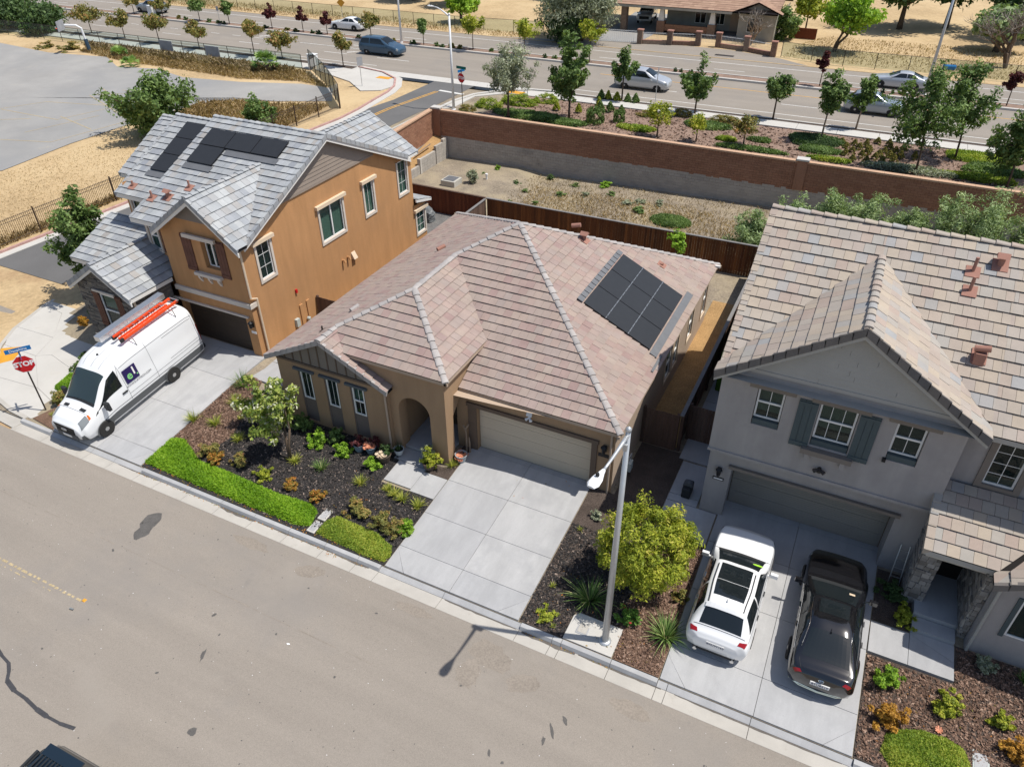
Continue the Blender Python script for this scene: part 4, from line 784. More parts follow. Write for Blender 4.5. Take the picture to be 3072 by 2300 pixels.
oA=lambda x,y:5.92+.458*(y-20.7); oAr=lambda x,y:5.92+.458*(33.2-y); oB=lambda x,y:6+.51*(y-22.4); oBr=lambda x,y:6+.51*(32-y); oC=lambda x,y:6+.54*(y-24.4); oCr=lambda x,y:6+.54*(31.6-y)
bl=lambda x,y:7.8+.7*(x+24.95); br_=lambda x,y:7.8-.82*(x+24.95)
skA=lambda x,y:(-28.8<x<-24.3 and 25.2<y<26.05) or (-28.75<x<-27.4 and 24.2<y<25.3); skB=lambda x,y: -31.2<x<-29.75 and 24.05<y<26.7
r.plane([[(-29.5,20.7),(-27.6,20.7),(-27.6,26.95),(-29.5,26.95)],[(-27.6,20.75),(-24.95,24.81),(-24.95,26.95),(-27.6,26.95)],[(-24.95,24.81),(-22.75,20.9),(-22.75,26.95),(-24.95,26.95)]],oA,'x',20.7,1,skA)
r.plane([[(-29.5,26.95),(-22.75,26.95),(-22.75,33.45),(-29.5,33.45)]],oAr,'x',33.2,-1)
r.plane([[(-24.95,20.15),(-22.65,20.15),(-22.65,20.75),(-24.95,24.81)]],br_,'y',-22.65,-1)
r.plane([[(-24.95,20.15),(-24.95,24.81),(-27.6,20.75),(-27.6,20.15)]],bl,'y',-27.6,1)
r.plane([[(-32.4,22.4),(-29.5,22.4),(-29.5,27.2),(-32.4,27.2)]],oB,'x',22.4,1,skB); r.plane([[(-32.4,27.2),(-29.5,27.2),(-29.5,32),(-32.4,32)]],oBr,'x',32,-1)
r.plane([[(-34.45,24.4),(-32.4,24.4),(-32.4,28),(-34.45,28)]],oC,'x',24.4,1); r.plane([[(-34.45,28),(-32.4,28),(-32.4,31.6),(-34.45,31.6)]],oCr,'x',31.6,-1)
gl=lambda x,y:4.7+.65*(x+29.6); gr_=lambda x,y:4.7-.667*(x+29.6); sh=lambda x,y:3.4+.43*(y-19.95)
r.plane([[(-31.6,18.1),(-29.6,18.1),(-29.6,22.8),(-29.98,22.4),(-31.6,19.95)]],gl,'y',-31.6,1); r.plane([[(-29.6,18.1),(-27.65,18.1),(-27.65,20.58),(-29.6,22.6)]],gr_,'y',-27.65,-1)
r.plane([[(-33.75,19.95),(-31.6,19.95),(-29.98,22.4),(-29.98,22.8),(-33.75,22.8)]],sh,'x',19.95,1)
r.plane([[(-27,34.1),(-22.85,34.1),(-22.85,35.6),(-27,35.6)]],lambda x,y:3.05-.3*(y-34.1),'x',35.6,-1)
rw1=lambda x,y:5.7+.6*(-22.85-x); rw2=lambda x,y:5.7+.6*(x+28.85)
r.plane([[(-25.85,29.75),(-22.85,33.4),(-22.85,34.55),(-25.85,34.55)]],rw1,'y',-22.85,-1); r.plane([[(-25.85,29.75),(-25.85,34.55),(-28.85,34.55),(-28.85,33.4)]],rw2,'y',-28.85,1)
r.caps_along((-25.85,29.75,7.5),(-25.85,34.55,7.5)); r.rake((-22.85,34.55,5.7),(-25.85,34.55,7.5),(0,1,0),w=.1); r.eave((-22.85,33.4,5.72),(-22.85,34.55,5.72),(1,0,0),.15)
r.caps_along((-29.5,26.95,8.78),(-22.75,26.95,8.78)); r.caps_along((-32.4,27.2,8.45),(-29.5,27.2,8.45)); r.caps_along((-34.4,28,7.95),(-32.4,28,7.95)); r.caps_along((-24.95,20.15,7.8),(-24.95,24.7,7.8)); r.caps_along((-29.6,18.1,4.7),(-29.6,21.3,4.7))
r.rake((-22.75,20.75,5.95),(-22.75,26.95,8.78),(1,0,0)); r.rake((-22.75,33.4,5.83),(-22.75,26.95,8.78),(1,0,0)); r.rake((-22.65,20.15,5.92),(-24.95,20.15,7.8),(0,-1,0),w=.1); r.rake((-27.6,20.15,5.95),(-24.95,20.15,7.8),(0,-1,0),w=.1); r.rake((-27.65,18.1,3.4),(-29.6,18.1,4.7),(0,-1,0),w=.1,h=.2); r.rake((-31.6,18.1,3.4),(-29.6,18.1,4.7),(0,-1,0),w=.1,h=.2)
r.rake((-29.5,20.75,5.95),(-29.5,26.95,8.78),(-1,0,0)); r.rake((-32.4,22.4,6.0),(-32.4,27.2,8.45),(-1,0,0)); r.rake((-34.45,24.4,6.0),(-34.45,28,7.95),(-1,0,0)); r.rake((-33.75,19.95,3.4),(-33.75,22.8,4.6),(-1,0,0))
r.eave((-29.5,20.7,5.95),(-27.65,20.7,5.95),(0,-1,0),.2); r.eave((-32.4,22.4,6.03),(-29.5,22.4,6.03),(0,-1,0),.2); r.eave((-34.45,24.4,6.03),(-32.4,24.4,6.03),(0,-1,0),.2); r.eave((-27.65,18.15,3.42),(-27.65,20.55,3.42),(1,0,0),.18); r.eave((-33.75,19.95,3.42),(-31.6,19.95,3.42),(0,-1,0),.2); r.eave((-22.85,34.0,3.05),(-22.85,35.6,2.65),(1,0,0),.15)
for a,c in (((-27.62,20.2,5.72),(-24.95,20.2,7.55)),((-22.63,20.2,5.68),(-24.95,20.2,7.55)),((-27.63,18.15,3.15),(-29.6,18.15,4.45)),((-31.62,18.15,3.15),(-29.6,18.15,4.45)),((-22.8,20.7,5.7),(-22.8,26.95,8.55)),((-22.8,33.7,5.45),(-22.8,26.95,8.55))):
    a,c=Vector(a),Vector(c); m=MB(); m.obox((a+c)/2,(c-a)/2,((c-a).cross(Vector((0,0,1)))).normalized()*.03,Vector((0,0,.09))); r.fms.append(m)
r.done()
for i,(x0,x1,y0,y1) in enumerate([(-28.93,-27.36,25.13,26.12),(-27.36,-25.78,25.13,26.12),(-25.78,-24.2,25.13,26.12),(-28.87,-27.29,24.08,25.12)]): solar(H2,'solar_panel',x0,x1,y0,y1,oA,.13)
for k in range(3): solar(H2,'solar_panel',-31.3,-29.62,23.9+.97*k,24.87+.97*k,oB,.13)
b=MB()
for x0,x1,y,f in ((-27.2,-24.1,24.95,oA),(-28.9,-27.2,23.9,oA),(-31.4,-29.6,23.72,oB)):
    n=Vector((0,-.458,1)).normalized(); b.obox(Vector(((x0+x1)/2,y,f(0,y)))+n*.07,Vector(((x1-x0)/2,0,0)),Vector((0,1,.458)).normalized()*.17,n*.006)
b.build('array_flashing',M['flashing'],H2)
hood_vent(H2,(-28.29,22.08,6.55),(0,-.458,1),M['terracotta']); pipe_vent(H2,(-27.58,22.77,6.87),(0,-.458,1),M['terracotta']); pipe_vent(H2,(-29.11,21.86,6.45),(0,-.458,1),M['terracotta']); pipe_vent(H2,(-31.6,22.9,6.25),(0,-.5,1),M['terracotta'],.05,.3)
# stone-faced entry wing
b=MB()
FE=Frame3((-31.3,18.37),(-27.95,18.37)); FE2=Frame3((-27.95,18.37),(-27.95,20.6))
EW=(1.33,2.33,1.45,3.1)
wall(b,(-31.3,18.37),(-27.95,18.37),-.6,3.4,[EW],.12); b.face([(-31.3,18.37,3.4),(-27.95,18.37,3.4),(-29.6,18.37,4.6)]); wall(b,(-27.95,18.37),(-27.95,20.6),-.6,3.4); wall(b,(-31.3,22.8),(-31.3,18.37),-.6,3.4); wall(b,(-33.4,20.3),(-31.3,20.3),-.6,3.3); wall(b,(-33.4,22.8),(-33.4,20.3),-.6,3.5)
wg=b.build('stone_wall',M['mortar_dark'],H2)
def stones(F,L,z0,z1f,holes,hh,ww,parent,mat,lim,name='stone',seed=3,kstuff='stonework'):
    r_=random.Random(seed); P=[]; z=z0
    while True:
        h=r_.uniform(*hh); u=-.01-r_.uniform(0,.1)
        if z+h*.5>max(z1f(L*i/10) for i in range(11)): break
        while u<L:
            w=r_.uniform(*ww); a,c=max(u,0)+.006,min(u+w,L)-.006; um=(a+c)/2
            if c-a>.04 and z+h<=z1f(um)+.05 and not any(a<q[1] and c>q[0] and z+.01<q[3] and z+h>q[2] for q in holes):
                P.append((a,c,r_.uniform(.015,.055),z+.006,min(z+h,z1f(um)+.03)-.004,r_.random()))
            elif c-a>.04 and z+h<=z1f(um)+.05:
                for q in holes:
                    if a<q[0]<c and q[0]-a>.05: P.append((a,q[0]-.004,r_.uniform(.015,.05),z+.006,z+h-.004,r_.random()))
                    if a<q[1]<c and c-q[1]>.05: P.append((q[1]+.004,c,r_.uniform(.015,.05),z+.006,z+h-.004,r_.random()))
            u+=w
        z+=h
    rest=MB(); 
    for i,(a,c,k,z0_,z1_,t) in enumerate(P):
        if i in lim:
            b=MB(); b.ti=t; F.box(b,a,c,0,k,z0_,z1_); b.build(name,mat,parent)
        else: rest.ti=t; F.box(rest,a,c,0,k,z0_,z1_)
    if rest.f: rest.build(kstuff,mat,parent,kind='stuff')
stones(FE,3.35,-.3,lambda u:3.4+min(u,3.35-u)*.716,[(EW[0]-.45,EW[1]+.45,EW[2]-.12,EW[3]+.12)],(.07,.13),(.2,.55),wg,M['ledge_stone'],range(60,360)); stones(FE2,2.2,-.3,lambda u:3.3,[],(.07,.13),(.2,.5),wg,M['ledge_stone'],())
window(H2,FE,*EW,dep=.06,style='hung',blind='blind',grid=(1,1),cover=.4); shutter(H2,FE,EW[0]-.45,EW[0]-.02,EW[2]-.1,EW[3]+.1,M['wood_shutter'],.01); shutter(H2,FE,EW[1]+.02,EW[1]+.45,EW[2]-.1,EW[3]+.1,M['wood_shutter'],.01); bx(H2,'lintel',M['trim_stone'],FE,(EW[0]-.3,EW[1]+.1,.06,.12,EW[3]+.1,EW[3]+.2)); bx(H2,'window_sill',M['trim_greyblue'],FE,(EW[0]-.05,EW[1]+.05,.02,.12,EW[2]-.16,EW[2]-.02))
b=MB(); b.tube([(-27.85,18.45,3.3),(-27.8,18.5,-.1)],.05,6); b.build('downspout',M['trim_cream'],H2)
# ================================================================== GREY TWO-STOREY HOUSE
H3=thing('grey_house',(0,0,0),'two-storey grey stucco house with mixed tan tiled roof, teal shutters and shaded grey garage door','house')
S=M['stucco_grey']; b=MB()
FG3=Frame3((-2.4,20.05),(4.45,20.05)); FU=Frame3((-2.45,19.75),(4.4,19.75))
wall(b,(-2.4,20.05),(4.45,20.05),-.3,3.1,[(.8,5.95,-.3,2.3)],.85)
UW=[(1.12,1.95,4.55,6.0),(2.95,4.05,4.35,6.0),(5.07,5.9,4.55,6.0)]
wall(b,(-2.45,19.75),(4.4,19.75),3.08,6.3,UW,.22); b.face([(-2.45,19.75,3.08),(-2.45,20.05,3.08),(4.4,20.05,3.08),(4.4,19.75,3.08)])
b.face([(-2.45,19.75,6.3),(4.4,19.75,6.3),(4.4,19.75,6.5),(1.09,19.75,8.78),(-2.45,19.75,6.45)])
wall(b,(4.4,19.75),(4.4,20.35),3.08,6.5); wall(b,(4.4,20.35),(12,20.35),-.3,6.5,[(.9,1.72,4.2,5.75)],.12)
wall(b,(-2.4,31),(-2.4,20.05),-.3,3.08); wall(b,(-2.45,31),(-2.45,19.75),3.08,6.4); b.face([(-2.45,31,6.4),(-2.45,19.75,6.4),(-2.45,25.3,9.4)])
wall(b,(12,31),(-2.4,31),-.3,6.5)
wall(b,(6.2,17.9),(12,17.9),-.3,2.75,[(.68,2.2,.95,2.5)],.08); wall(b,(6.2,20.3),(6.2,17.9),-.3,2.9); b.face([(6.2,17.9,2.75),(12,17.9,2.75),(12,17.9,6.2),(6.2,17.9,2.9)])
b.face([(4.45,20.05,-.3),(4.45,20.35,-.3),(4.45,20.35,3.1),(4.45,20.05,3.1)])
b.build('wall',S,H3)
FT=Frame3((4.4,20.35),(12,20.35)); FX=Frame3((6.2,17.9),(12,17.9))
bx(H3,'belly_band',M['stucco_grey'],FU,(-.02,6.87,.0,.05,3.06,3.16)); bx(H3,'garage_trim',M['trim_taupe'],FG3,(.7,6.05,.0,.12,2.3,2.42)); garage(H3,FG3,.82,5.93,2.29,-.83,M['garage_grey'],z0=0)
bk=[('blind_warm',.8),('blind_warm',.75),('blind_dark',1)]
for i,a in enumerate(UW):
    window(H3,FU,a[0]+.02,a[1]-.02,a[2]+.22,a[3]-.02,.2,'hung',bk[i][0],((2,3,2)[i],1),cover=bk[i][1])
    bx(H3,'window_hood',M['trim_taupe'],FU,(a[0]-.25,a[1]+.3,.002,.13,a[3]+.0,a[3]+.17)); bx(H3,'sloped_sill',M['teal_shutter'],FU,(a[0]+.02,a[1]-.02,-.2,-.02,a[2]+.01,a[2]+.2))
shutter(H3,FU,2.35,2.92,4.2,5.95,M['teal_shutter']); shutter(H3,FU,4.08,4.65,4.2,5.95,M['teal_shutter'])
bx(H3,'sill_shelf',M['trim_taupe'],FU,(2.75,4.25,.002,.22,4.1,4.28)); bx(H3,'corbel',M['stucco_grey'],FU,(2.9,3.05,.002,.16,3.82,4.1)); bx(H3,'corbel',M['stucco_grey'],FU,(3.95,4.1,.002,.16,3.82,4.1))
window(H3,FT,.9,1.72,4.2,5.75,.1,'fixed',None,(2,4)); bx(H3,'window_trim',M['trim_taupe'],FT,(.72,.9,.002,.06,4.05,5.9),(1.72,1.9,.002,.06,4.05,5.9),(.9,1.72,.002,.06,4.05,4.2))
window(H3,FX,.68,2.2,.95,2.5,.07,'slide','blind_dark',(1,1)); bx(H3,'window_panel',M['teal_shutter'],FX,(.55,.67,.0,.04,.9,2.55))
sconce(H3,FG3,.42,2.05); bx(H3,'house_number',M['black_metal'],FG3,(.25,.62,.0,.03,1.6,1.72)); bx(H3,'number_plate',M['vinyl_white'],FG3,(.28,.59,.03,.034,1.63,1.69))
b=MB(); p=FU.P(3.45,0,3.55); b.lathe([(.06,0),(.05,.06)],p,8,(0,-1,0))
for sx in (-.16,0,.16): b.tube([p+Vector((0,-.05,0)),p+Vector((sx,-.16,-.05))],[.03,.075],8)
b.build('flood_light',M['steel_dark'],H3); bx(H3,'security_camera',M['black_metal'],FU,(5.0,5.1,.0,.1,4.5,4.62))
# siding in the gable, board by board
f6=lambda z:(8.70-z)/.67
z=6.62
bx(H3,'gable_trim',M['siding_grey'],FU,(.55,6.5,.002,.07,6.5,6.62))
while z<8.55:
    z1=z+.165; w0,w1=f6(z),max(.02,f6(z1)); cut=U(-w0*.6,w0*.6); 
    for (s0,s1) in ((-1,None),(None,1)):
        a0=1.09-w0 if s0 else 1.09+cut+.004; a1=1.09+cut-.004 if s0 else 1.09+w0; c0=1.09-w1 if s0 else 1.09+max(-w1,min(w1,cut))+.004; c1=1.09+max(-w1,min(w1,cut))-.004 if s0 else 1.09+w1
        if c1<=c0: c0=c1=(max(min(a0,1.09+w1),1.09-w1))
        b=MB(); b.hexa([(a0,19.70,z),(a1,19.70,z),(a1,19.745,z),(a0,19.745,z)],[(c0,19.725,z1-.006),(c1,19.725,z1-.006),(c1,19.745,z1-.006),(c0,19.745,z1-.006)]); b.build('siding_board',M['siding_grey'],H3)
    z=z1
r=Roof(H3,M['tile_mixed'],M['tile_mixed'],M['siding_grey'],tw=.34,ex=.40)
rM=lambda x,y:6.3+.571*(y-19.7); rMr=lambda x,y:6.3+.571*(30.9-y); rl=lambda x,y:8.9+.67*(x-1.09); rr=lambda x,y:8.9-.67*(x-1.09)
r.plane([[(-2.6,19.87),(1.09,24.25),(1.09,25.3),(-2.6,25.3)],[(1.09,24.25),(4.82,19.87),(4.82,25.3),(1.09,25.3)],[(4.82,19.7),(12,19.7),(12,25.3),(4.82,25.3)]],rM,'x',19.7,1); r.plane([[(-2.6,25.3),(12,25.3),(12,30.9),(-2.6,30.9)]],rMr,'x',30.9,-1)
r.plane([[(-2.65,19.35),(1.09,19.35),(1.09,24.25),(-2.65,19.87)]],rl,'y',-2.65,1); r.plane([[(1.09,19.35),(4.82,19.35),(4.82,19.87),(1.09,24.25)]],rr,'y',4.82,-1)
pz=lambda x,y:3+.5*(y-18.15); wz=lambda x,y:2.95+.6*(x-6.0)
r.plane([[(4.2,18.15),(6.08,18.15),(7.83,20.25),(4.2,20.25)]],pz,'x',18.15,1); r.plane([[(6.0,17.6),(12,17.6),(12,20.25),(7.83,20.25)],[(6.0,17.6),(7.83,20.25),(6.08,18.15),(6.0,18.15)]],wz,'y',6.0,1)
r.caps_along((-2.6,25.3,9.5),(12,25.3,9.5),step=.42); r.caps_along((1.09,19.4,8.9),(1.09,24.2,8.9)); 
r.rake((-2.6,19.9,6.42),(-2.6,25.3,9.5),(-1,0,0),w=.2,step=.4); r.rake((4.2,18.15,3.0),(4.2,20.2,4.02),(-1,0,0),w=.2)
RC=Roof(H3,M['tile_mixed'],M['tile_cap_dark'],M['siding_grey']); RC.rake((-2.65,19.35,6.4),(1.09,19.35,8.9),(0,-1,0),w=.05,h=.22); RC.rake((4.82,19.35,6.4),(1.09,19.35,8.9),(0,-1,0),w=.05,h=.22); RC.rake((6.0,17.6,2.95),(12,17.6,6.55),(0,-1,0),w=.1,h=.2)
r.eave((4.82,19.7,6.32),(12,19.7,6.32),(0,-1,0),.16); r.eave((4.2,18.15,3.02),(6.08,18.15,3.02),(0,-1,0),.16); r.eave((-2.65,19.4,6.42),(-2.65,19.9,6.42),(-1,0,0))
RO3=r.done()
for m in RC.caps: m.build('rake_tile',M['tile_cap_dark'],RO3)
b=MB()
for a,c in (((-2.65,19.42,6.14),(1.09,19.42,8.62)),((4.82,19.42,6.14),(1.09,19.42,8.62))):
    a,c=Vector(a),Vector(c); b.obox((a+c)/2,(c-a)/2,Vector((0,.05,0)),Vector((0,0,.07)))
b.build('barge_board',M['siding_grey'],H3)
b=MB(); b.face([(-2.6,19.4,6.28),(4.75,19.4,6.28),(4.75,19.74,6.28),(-2.6,19.74,6.28)][::-1]); b.face([(4.45,19.75,6.2),(12,19.75,6.2),(12,20.35,6.2),(4.45,20.35,6.2)][::-1]); b.face([(4.3,18.3,2.85),(6.2,18.3,2.85),(6.2,20.3,2.85),(4.3,20.3,2.85)][::-1]); b.build('soffit',M['siding_grey'],H3)
nM=(0,-.571,1)
for p in ((3.64,23.6,8.53),(3.62,24.22,8.88)): pipe_vent(H3,p,nM,M['terracotta'],.05,.5)
hood_vent(H3,(4.3,24.57,9.08),nM,M['terracotta'])
b=MB(); b.box(4.06,21.45,7.3,4.34,21.75,7.72); b.obox((4.2,21.7,7.52),(.2,0,0),Vector((0,1,.571)).normalized()*.25,Vector((0,-.571,1)).normalized()*.01); b.build('roof_vent',M['terracotta'],H3); barrel_vent(H3,(4.2,21.6,7.78),(1,0,0),M['terracotta'])
# porch pillars of stone, dark recessed entry
b=MB(); b.box(4.4,18.92,-.3,4.93,20.0,2.6); b.box(5.97,18.25,-.3,6.19,20.3,2.75); b.box(4.35,18.35,2.6,6.19,18.6,2.9); b.box(4.42,18.95,2.3,4.9,20,2.85); pl=b.build('porch_pillar',M['mortar'],H3)
stones(Frame3((4.39,18.915),(4.94,18.915)),.55,-.1,lambda u:2.6,[],(.1,.19),(.16,.36),pl,M['ashlar_stone'],range(400),seed=5); stones(Frame3((4.395,20.0),(4.395,18.915)),1.08,-.1,lambda u:2.6,[],(.1,.19),(.16,.36),pl,M['ashlar_stone'],range(400),seed=6)
stones(Frame3((5.965,18.245),(6.19,18.245)),.225,-.1,lambda u:2.7,[],(.1,.2),(.1,.23),pl,M['ashlar_stone'],range(400),seed=8); stones(Frame3((5.965,20.3),(5.965,18.245)),2.05,.1,lambda u:2.7,[],(.1,.2),(.16,.36),pl,M['ashlar_stone'],range(400),seed=9)
b=MB(); b.box(4.95,20.3,0,5.9,20.34,2.2); b.build('front_door',M['door_dark'],H3)
b=MB(); b.tube([(6.1,17.75,2.85),(6.25,17.84,2.7),(6.25,17.84,-.2)],.045,6); b.build('downspout',M['siding_grey'],H3)
# stone coat on the grey house's porch wall behind
# ================================================================== WALLS AND FENCES
BW=thing('brick_wall',(0,0,0),'long tall brown brick wall on a grey block base behind the empty lot','wall')
x0,x1=-30.1,46.0; ang=math.atan(.0503); L=(x1-x0)/math.cos(ang); FWL=Frame3((x0,yw(x0)),(x1,yw(x1)))
zt=lambda u:3.72-.0185*u if u<40 else 2.98; zm_=lambda u:1.80-.0145*u if u<40 else 1.22
def slant(b,F,u0,u1,k0,k1,fz0,fz1):
    P=F.P; b.hexa([P(u0,k0,fz0(u0)),P(u1,k0,fz0(u1)),P(u1,k1,fz0(u1)),P(u0,k1,fz0(u0))][::-1],[P(u0,k0,fz1(u0)),P(u1,k0,fz1(u1)),P(u1,k1,fz1(u1)),P(u0,k1,fz1(u0))][::-1])
def courses(name,stuffname,F,u0,u1,fz_top,h,n,w,k,mat,parent,limit,fmin=None,seed=1):
    r_=random.Random(seed); rest=MB(); cnt=0
    for c in range(n):
        u=u0-(w/2 if c%2 else 0)
        while u<u1:
            a,e=max(u,u0)+.006,min(u+w,u1)-.006; u+=w
            if e-a<.05: continue
            f1=lambda q:fz_top(q)-c*h-.005; f0=lambda q:fz_top(q)-(c+1)*h+.005; kk=k+r_.uniform(-.006,.006); t=r_.random()
            if fmin is not None and f1(a)<fmin: continue
            if cnt<limit and a<u0+limit/n*w: b=MB(); b.ti=t; slant(b,F,a,e,0,kk,f0,f1); b.build(name,mat,parent); cnt+=1
            else: rest.ti=t; slant(rest,F,a,e,0,kk,f0,f1)
    if rest.f: rest.build(stuffname,mat,parent,kind='stuff')
b=MB()
for i in range(20): slant(b,FWL,L*i/20,L*(i+1)/20,-.2,-.004,lambda u:-.3,lambda u:zm_(u)+.02)
b.build('block_core',M['mortar'],BW)
b=MB()
for i in range(20): slant(b,FWL,L*i/20,L*(i+1)/20,-.2,-.004,lambda u:zm_(u)+.02,lambda u:zt(u)-.12)
b.build('brick_core',M['brick_dark'],BW)
courses('concrete_block','blockwork',FWL,.9,L,zm_,.2,9,.4,.012,M['cmu_block'],BW,280,fmin=-.05)
courses('brick','brickwork',FWL,0,L,lambda u:zt(u)-.24,.153,11,.4,.012,M['brick_wall'],BW,280,seed=2)
rest=MB()
for i in range(int(L/.2)): u=i*.2; slant(rest,FWL,u+.01,u+.19,0,.055 if i%2 else .03,lambda q:zt(q)-.24,lambda q:zt(q)-.13)
rest.build('header_course',M['brick_wall'],BW,kind='stuff')
n=int(L/1.0)
for i in range(n):
    b=MB(); slant(b,FWL,L*i/n+.004,L*(i+1)/n-.004,-.28,.075,lambda q:zt(q)-.125,lambda q:zt(q)-.02); b.build('coping_brick',M['brick_cap'],BW)
for u in (-.05,26.1,52):
    b=MB(); slant(b,FWL,u-.12,u+.5,-.35,.12,lambda q:zm_(q)-.05,lambda q:zt(q)+.02); p=b.build('pilaster',M['brick_wall'],BW); b=MB(); slant(b,FWL,u-.2,u+.58,-.42,.2,lambda q:zt(u)+.025,lambda q:zt(u)+.13); b.build('pilaster_cap',M['concrete_white'],p)
SWL=thing('side_brick_wall',(0,0,0),'short brown brick wall running beside the side street','wall'); FSW=Frame3((-30.25,36.5),(-30.25,48.2))
zs_=lambda u:3.1+.052*u; b=MB(); slant(b,FSW,0,11.7,-.2,-.004,lambda u:-.4,lambda u:zs_(u)-.1); b.build('brick_core',M['brick_dark'],SWL)
courses('brick','brickwork',FSW,0,11.7,lambda u:zs_(u)-.12,.155,13,.4,.012,M['brick_wall'],SWL,260,seed=3)
b=MB(); slant(b,FSW,0,11.7,0,.03,lambda u:zs_(u)-2.45,lambda u:zs_(u)-2.14); b.build('block_footing',M['cmu_block'],SWL)
for i in range(12): b=MB(); slant(b,FSW,i*.97+.004,i*.97+.962,-.28,.08,lambda q:zs_(q)-.1,lambda q:zs_(q)); b.build('coping_brick',M['brick_cap'],SWL)
RWL=thing('retaining_wall',(0,0,0),'low stepped grey block retaining wall holding the dirt corner','wall'); FRW=Frame3((-29.1,42.9),(-29.1,48.1))
for u0,u1,h in ((0,1.25,.85),(1.45,3.55,1.25),(3.55,4.6,1.55),(4.6,5.2,1.75)):
    nb=int(h/.2+.5)
    for c in range(nb):
        for i in range(int((u1-u0)/.4+.6)):
            a,e=u0+i*.4+.005,min(u0+(i+1)*.4,u1)-.005
            if e-a>.06: b=MB(); FRW.box(b,a,e,-.2,0,h-(c+1)*.2+.006 if c<nb-1 else -.2,h-c*.2-.004); b.build('concrete_block',M['cmu_block'],RWL)
b=MB(); FRW.box(b,1.25,1.45,-.22,.04,-.2,1.3); b.build('end_post',M['mortar'],RWL)
b=MB(); b.prism([(-30.2,42.8),(-29.3,42.8),(-29.3,48.2),(-30.2,48.3)],-.3,lambda x,y:.5+.2*(y-42.8)+.25*(-29.3-x)); b.build('dirt_bank',M['straw_soil'],kind='structure')
b=MB(); b.obox((-29.75,45.6,1.45),Vector((.15,.9,.2)),(.05,-.01,0),(0,0,.02)); tag(b.build('timber_plank',M['bark_pale']),'weathered pale plank lying on the dirt bank by the block wall','plank')
def board_fence(label,p0,p1,h,mat,cap=None,bw=.145,z0=0,rail=True,name='wood_fence',lim=300,cat='fence'):
    t=thing(name,(0,0,0),label,cat); F=Frame3(p0,p1); L=(Vector(p1)-Vector(p0)).length; n=max(1,round(L/bw)); w=L/n
    for i in range(n):
        b=MB(); b.ti=rng.random(); F.box(b,i*w+.003,(i+1)*w-.003,U(0,.006),.02,z0-.1,z0+h+U(-.008,.008)); b.build('board',mat,t)
    m=max(1,round(L/2.4))
    for i in range(m+1): b=MB(); u=min(max(L*i/m,.05),L-.05); F.box(b,u-.05,u+.05,-.1,-.002,z0-.1,z0+h+.04); b.build('post',mat,t)
    for z in (.25,h-.22): b=MB(); F.box(b,0,L,-.045,-.002,z0+z-.045,z0+z+.045); b.build('rail',mat,t)
    if cap: b=MB(); F.box(b,-.04,L+.04,-.09,.06,z0+h+.012,z0+h+.055); b.build('cap_rail',M[cap],t)
    return t
board_fence('new red wooden fence behind the orange house and covered barbecue',(-28.2,38.75),(-20.9,38.65),1.8,M['fence_red'],'fence_brown')
board_fence('dark stained board fence between the tan house and the empty lot',(-20.75,38.65),(-4.1,38.85),1.8,M['fence_stained'],'weathered_rail',z0=0)
board_fence('weathered board fence meeting the rear fence at a corner behind the tan house',(-20.83,33.0),(-20.83,38.6),1.75,M['fence_brown'],'weathered_rail')
board_fence('brown board fence with grey cap rail along the narrow dirt side yard',(-4.02,38.7),(-4.02,22.8),1.72,M['fence_brown'],'weathered_rail')
board_fence('short brown board gate closing the dirt side yard',(-5.52,22.78),(-4.1,22.8),1.7,M['fence_brown'],None,name='side_gate',cat='gate')
board_fence('dark shaded board gate beside the grey house path',(-3.93,23.7),(-2.47,23.7),1.68,M['fence_brown'],None,name='side_gate',cat='gate')
board_fence('small brown side gate between the orange wall and the tan house eaves',(-23.05,24.72),(-19.6,24.72),1.4,M['fence_brown'],None,name='side_gate',cat='gate')
for i,(y0,y1,h) in enumerate([(27.4,29.9,1.95),(30.2,34.5,2.0)]):
    b=MB(); b.box(-3.62,y0,0,-3.35,y1,h); o=b.build('turf_screen',M['turf_green']); bevel(o,.06,2); tag(o,('short' if i==0 else 'long')+' green turf screen standing behind the grey cap rail','screen','turf screens beside the fence')
# wrought iron fence beyond the side street
IF=thing('iron_fence',(0,0,0),'long brown iron picket fence between the side street and the dry field','fence')
fp=[(-47.3,16),(-46.3,23.4),(-45.2,31.2),(-42.9,47.4),(-42.2,52.3)]
pk=MB()
for i in range(len(fp)-1):
    a,c=Vector((*fp[i],0)),Vector((*fp[i+1],0)); Ls=(c-a).length; n=max(1,round(Ls/2.4)); d=(c-a).normalized()
    for k in range(n+(i==len(fp)-2)):
        p=a.lerp(c,k/n); b=MB(); z=hL(p.y); b.box(p.x-.035,p.y-.035,z-.1,p.x+.035,p.y+.035,z+1.62); b.build('post',M['iron_brown'],IF)
    for k in range(n):
        p,q=a.lerp(c,k/n),a.lerp(c,(k+1)/n)
        for zr in (.15,1.25,1.45): b=MB(); b.tube([(p.x,p.y,hL(p.y)+zr),(q.x,q.y,hL(q.y)+zr)],.018,4); b.build('rail',M['iron_brown'],IF)
    m=int(Ls/.115)
    for k in range(m):
        p=a.lerp(c,(k+.5)/m); z=hL(p.y); pk.box(p.x-.009,p.y-.009,z+.06,p.x+.009,p.y+.009,z+1.52)
pk.build('pickets',M['iron_brown'],IF,kind='stuff')
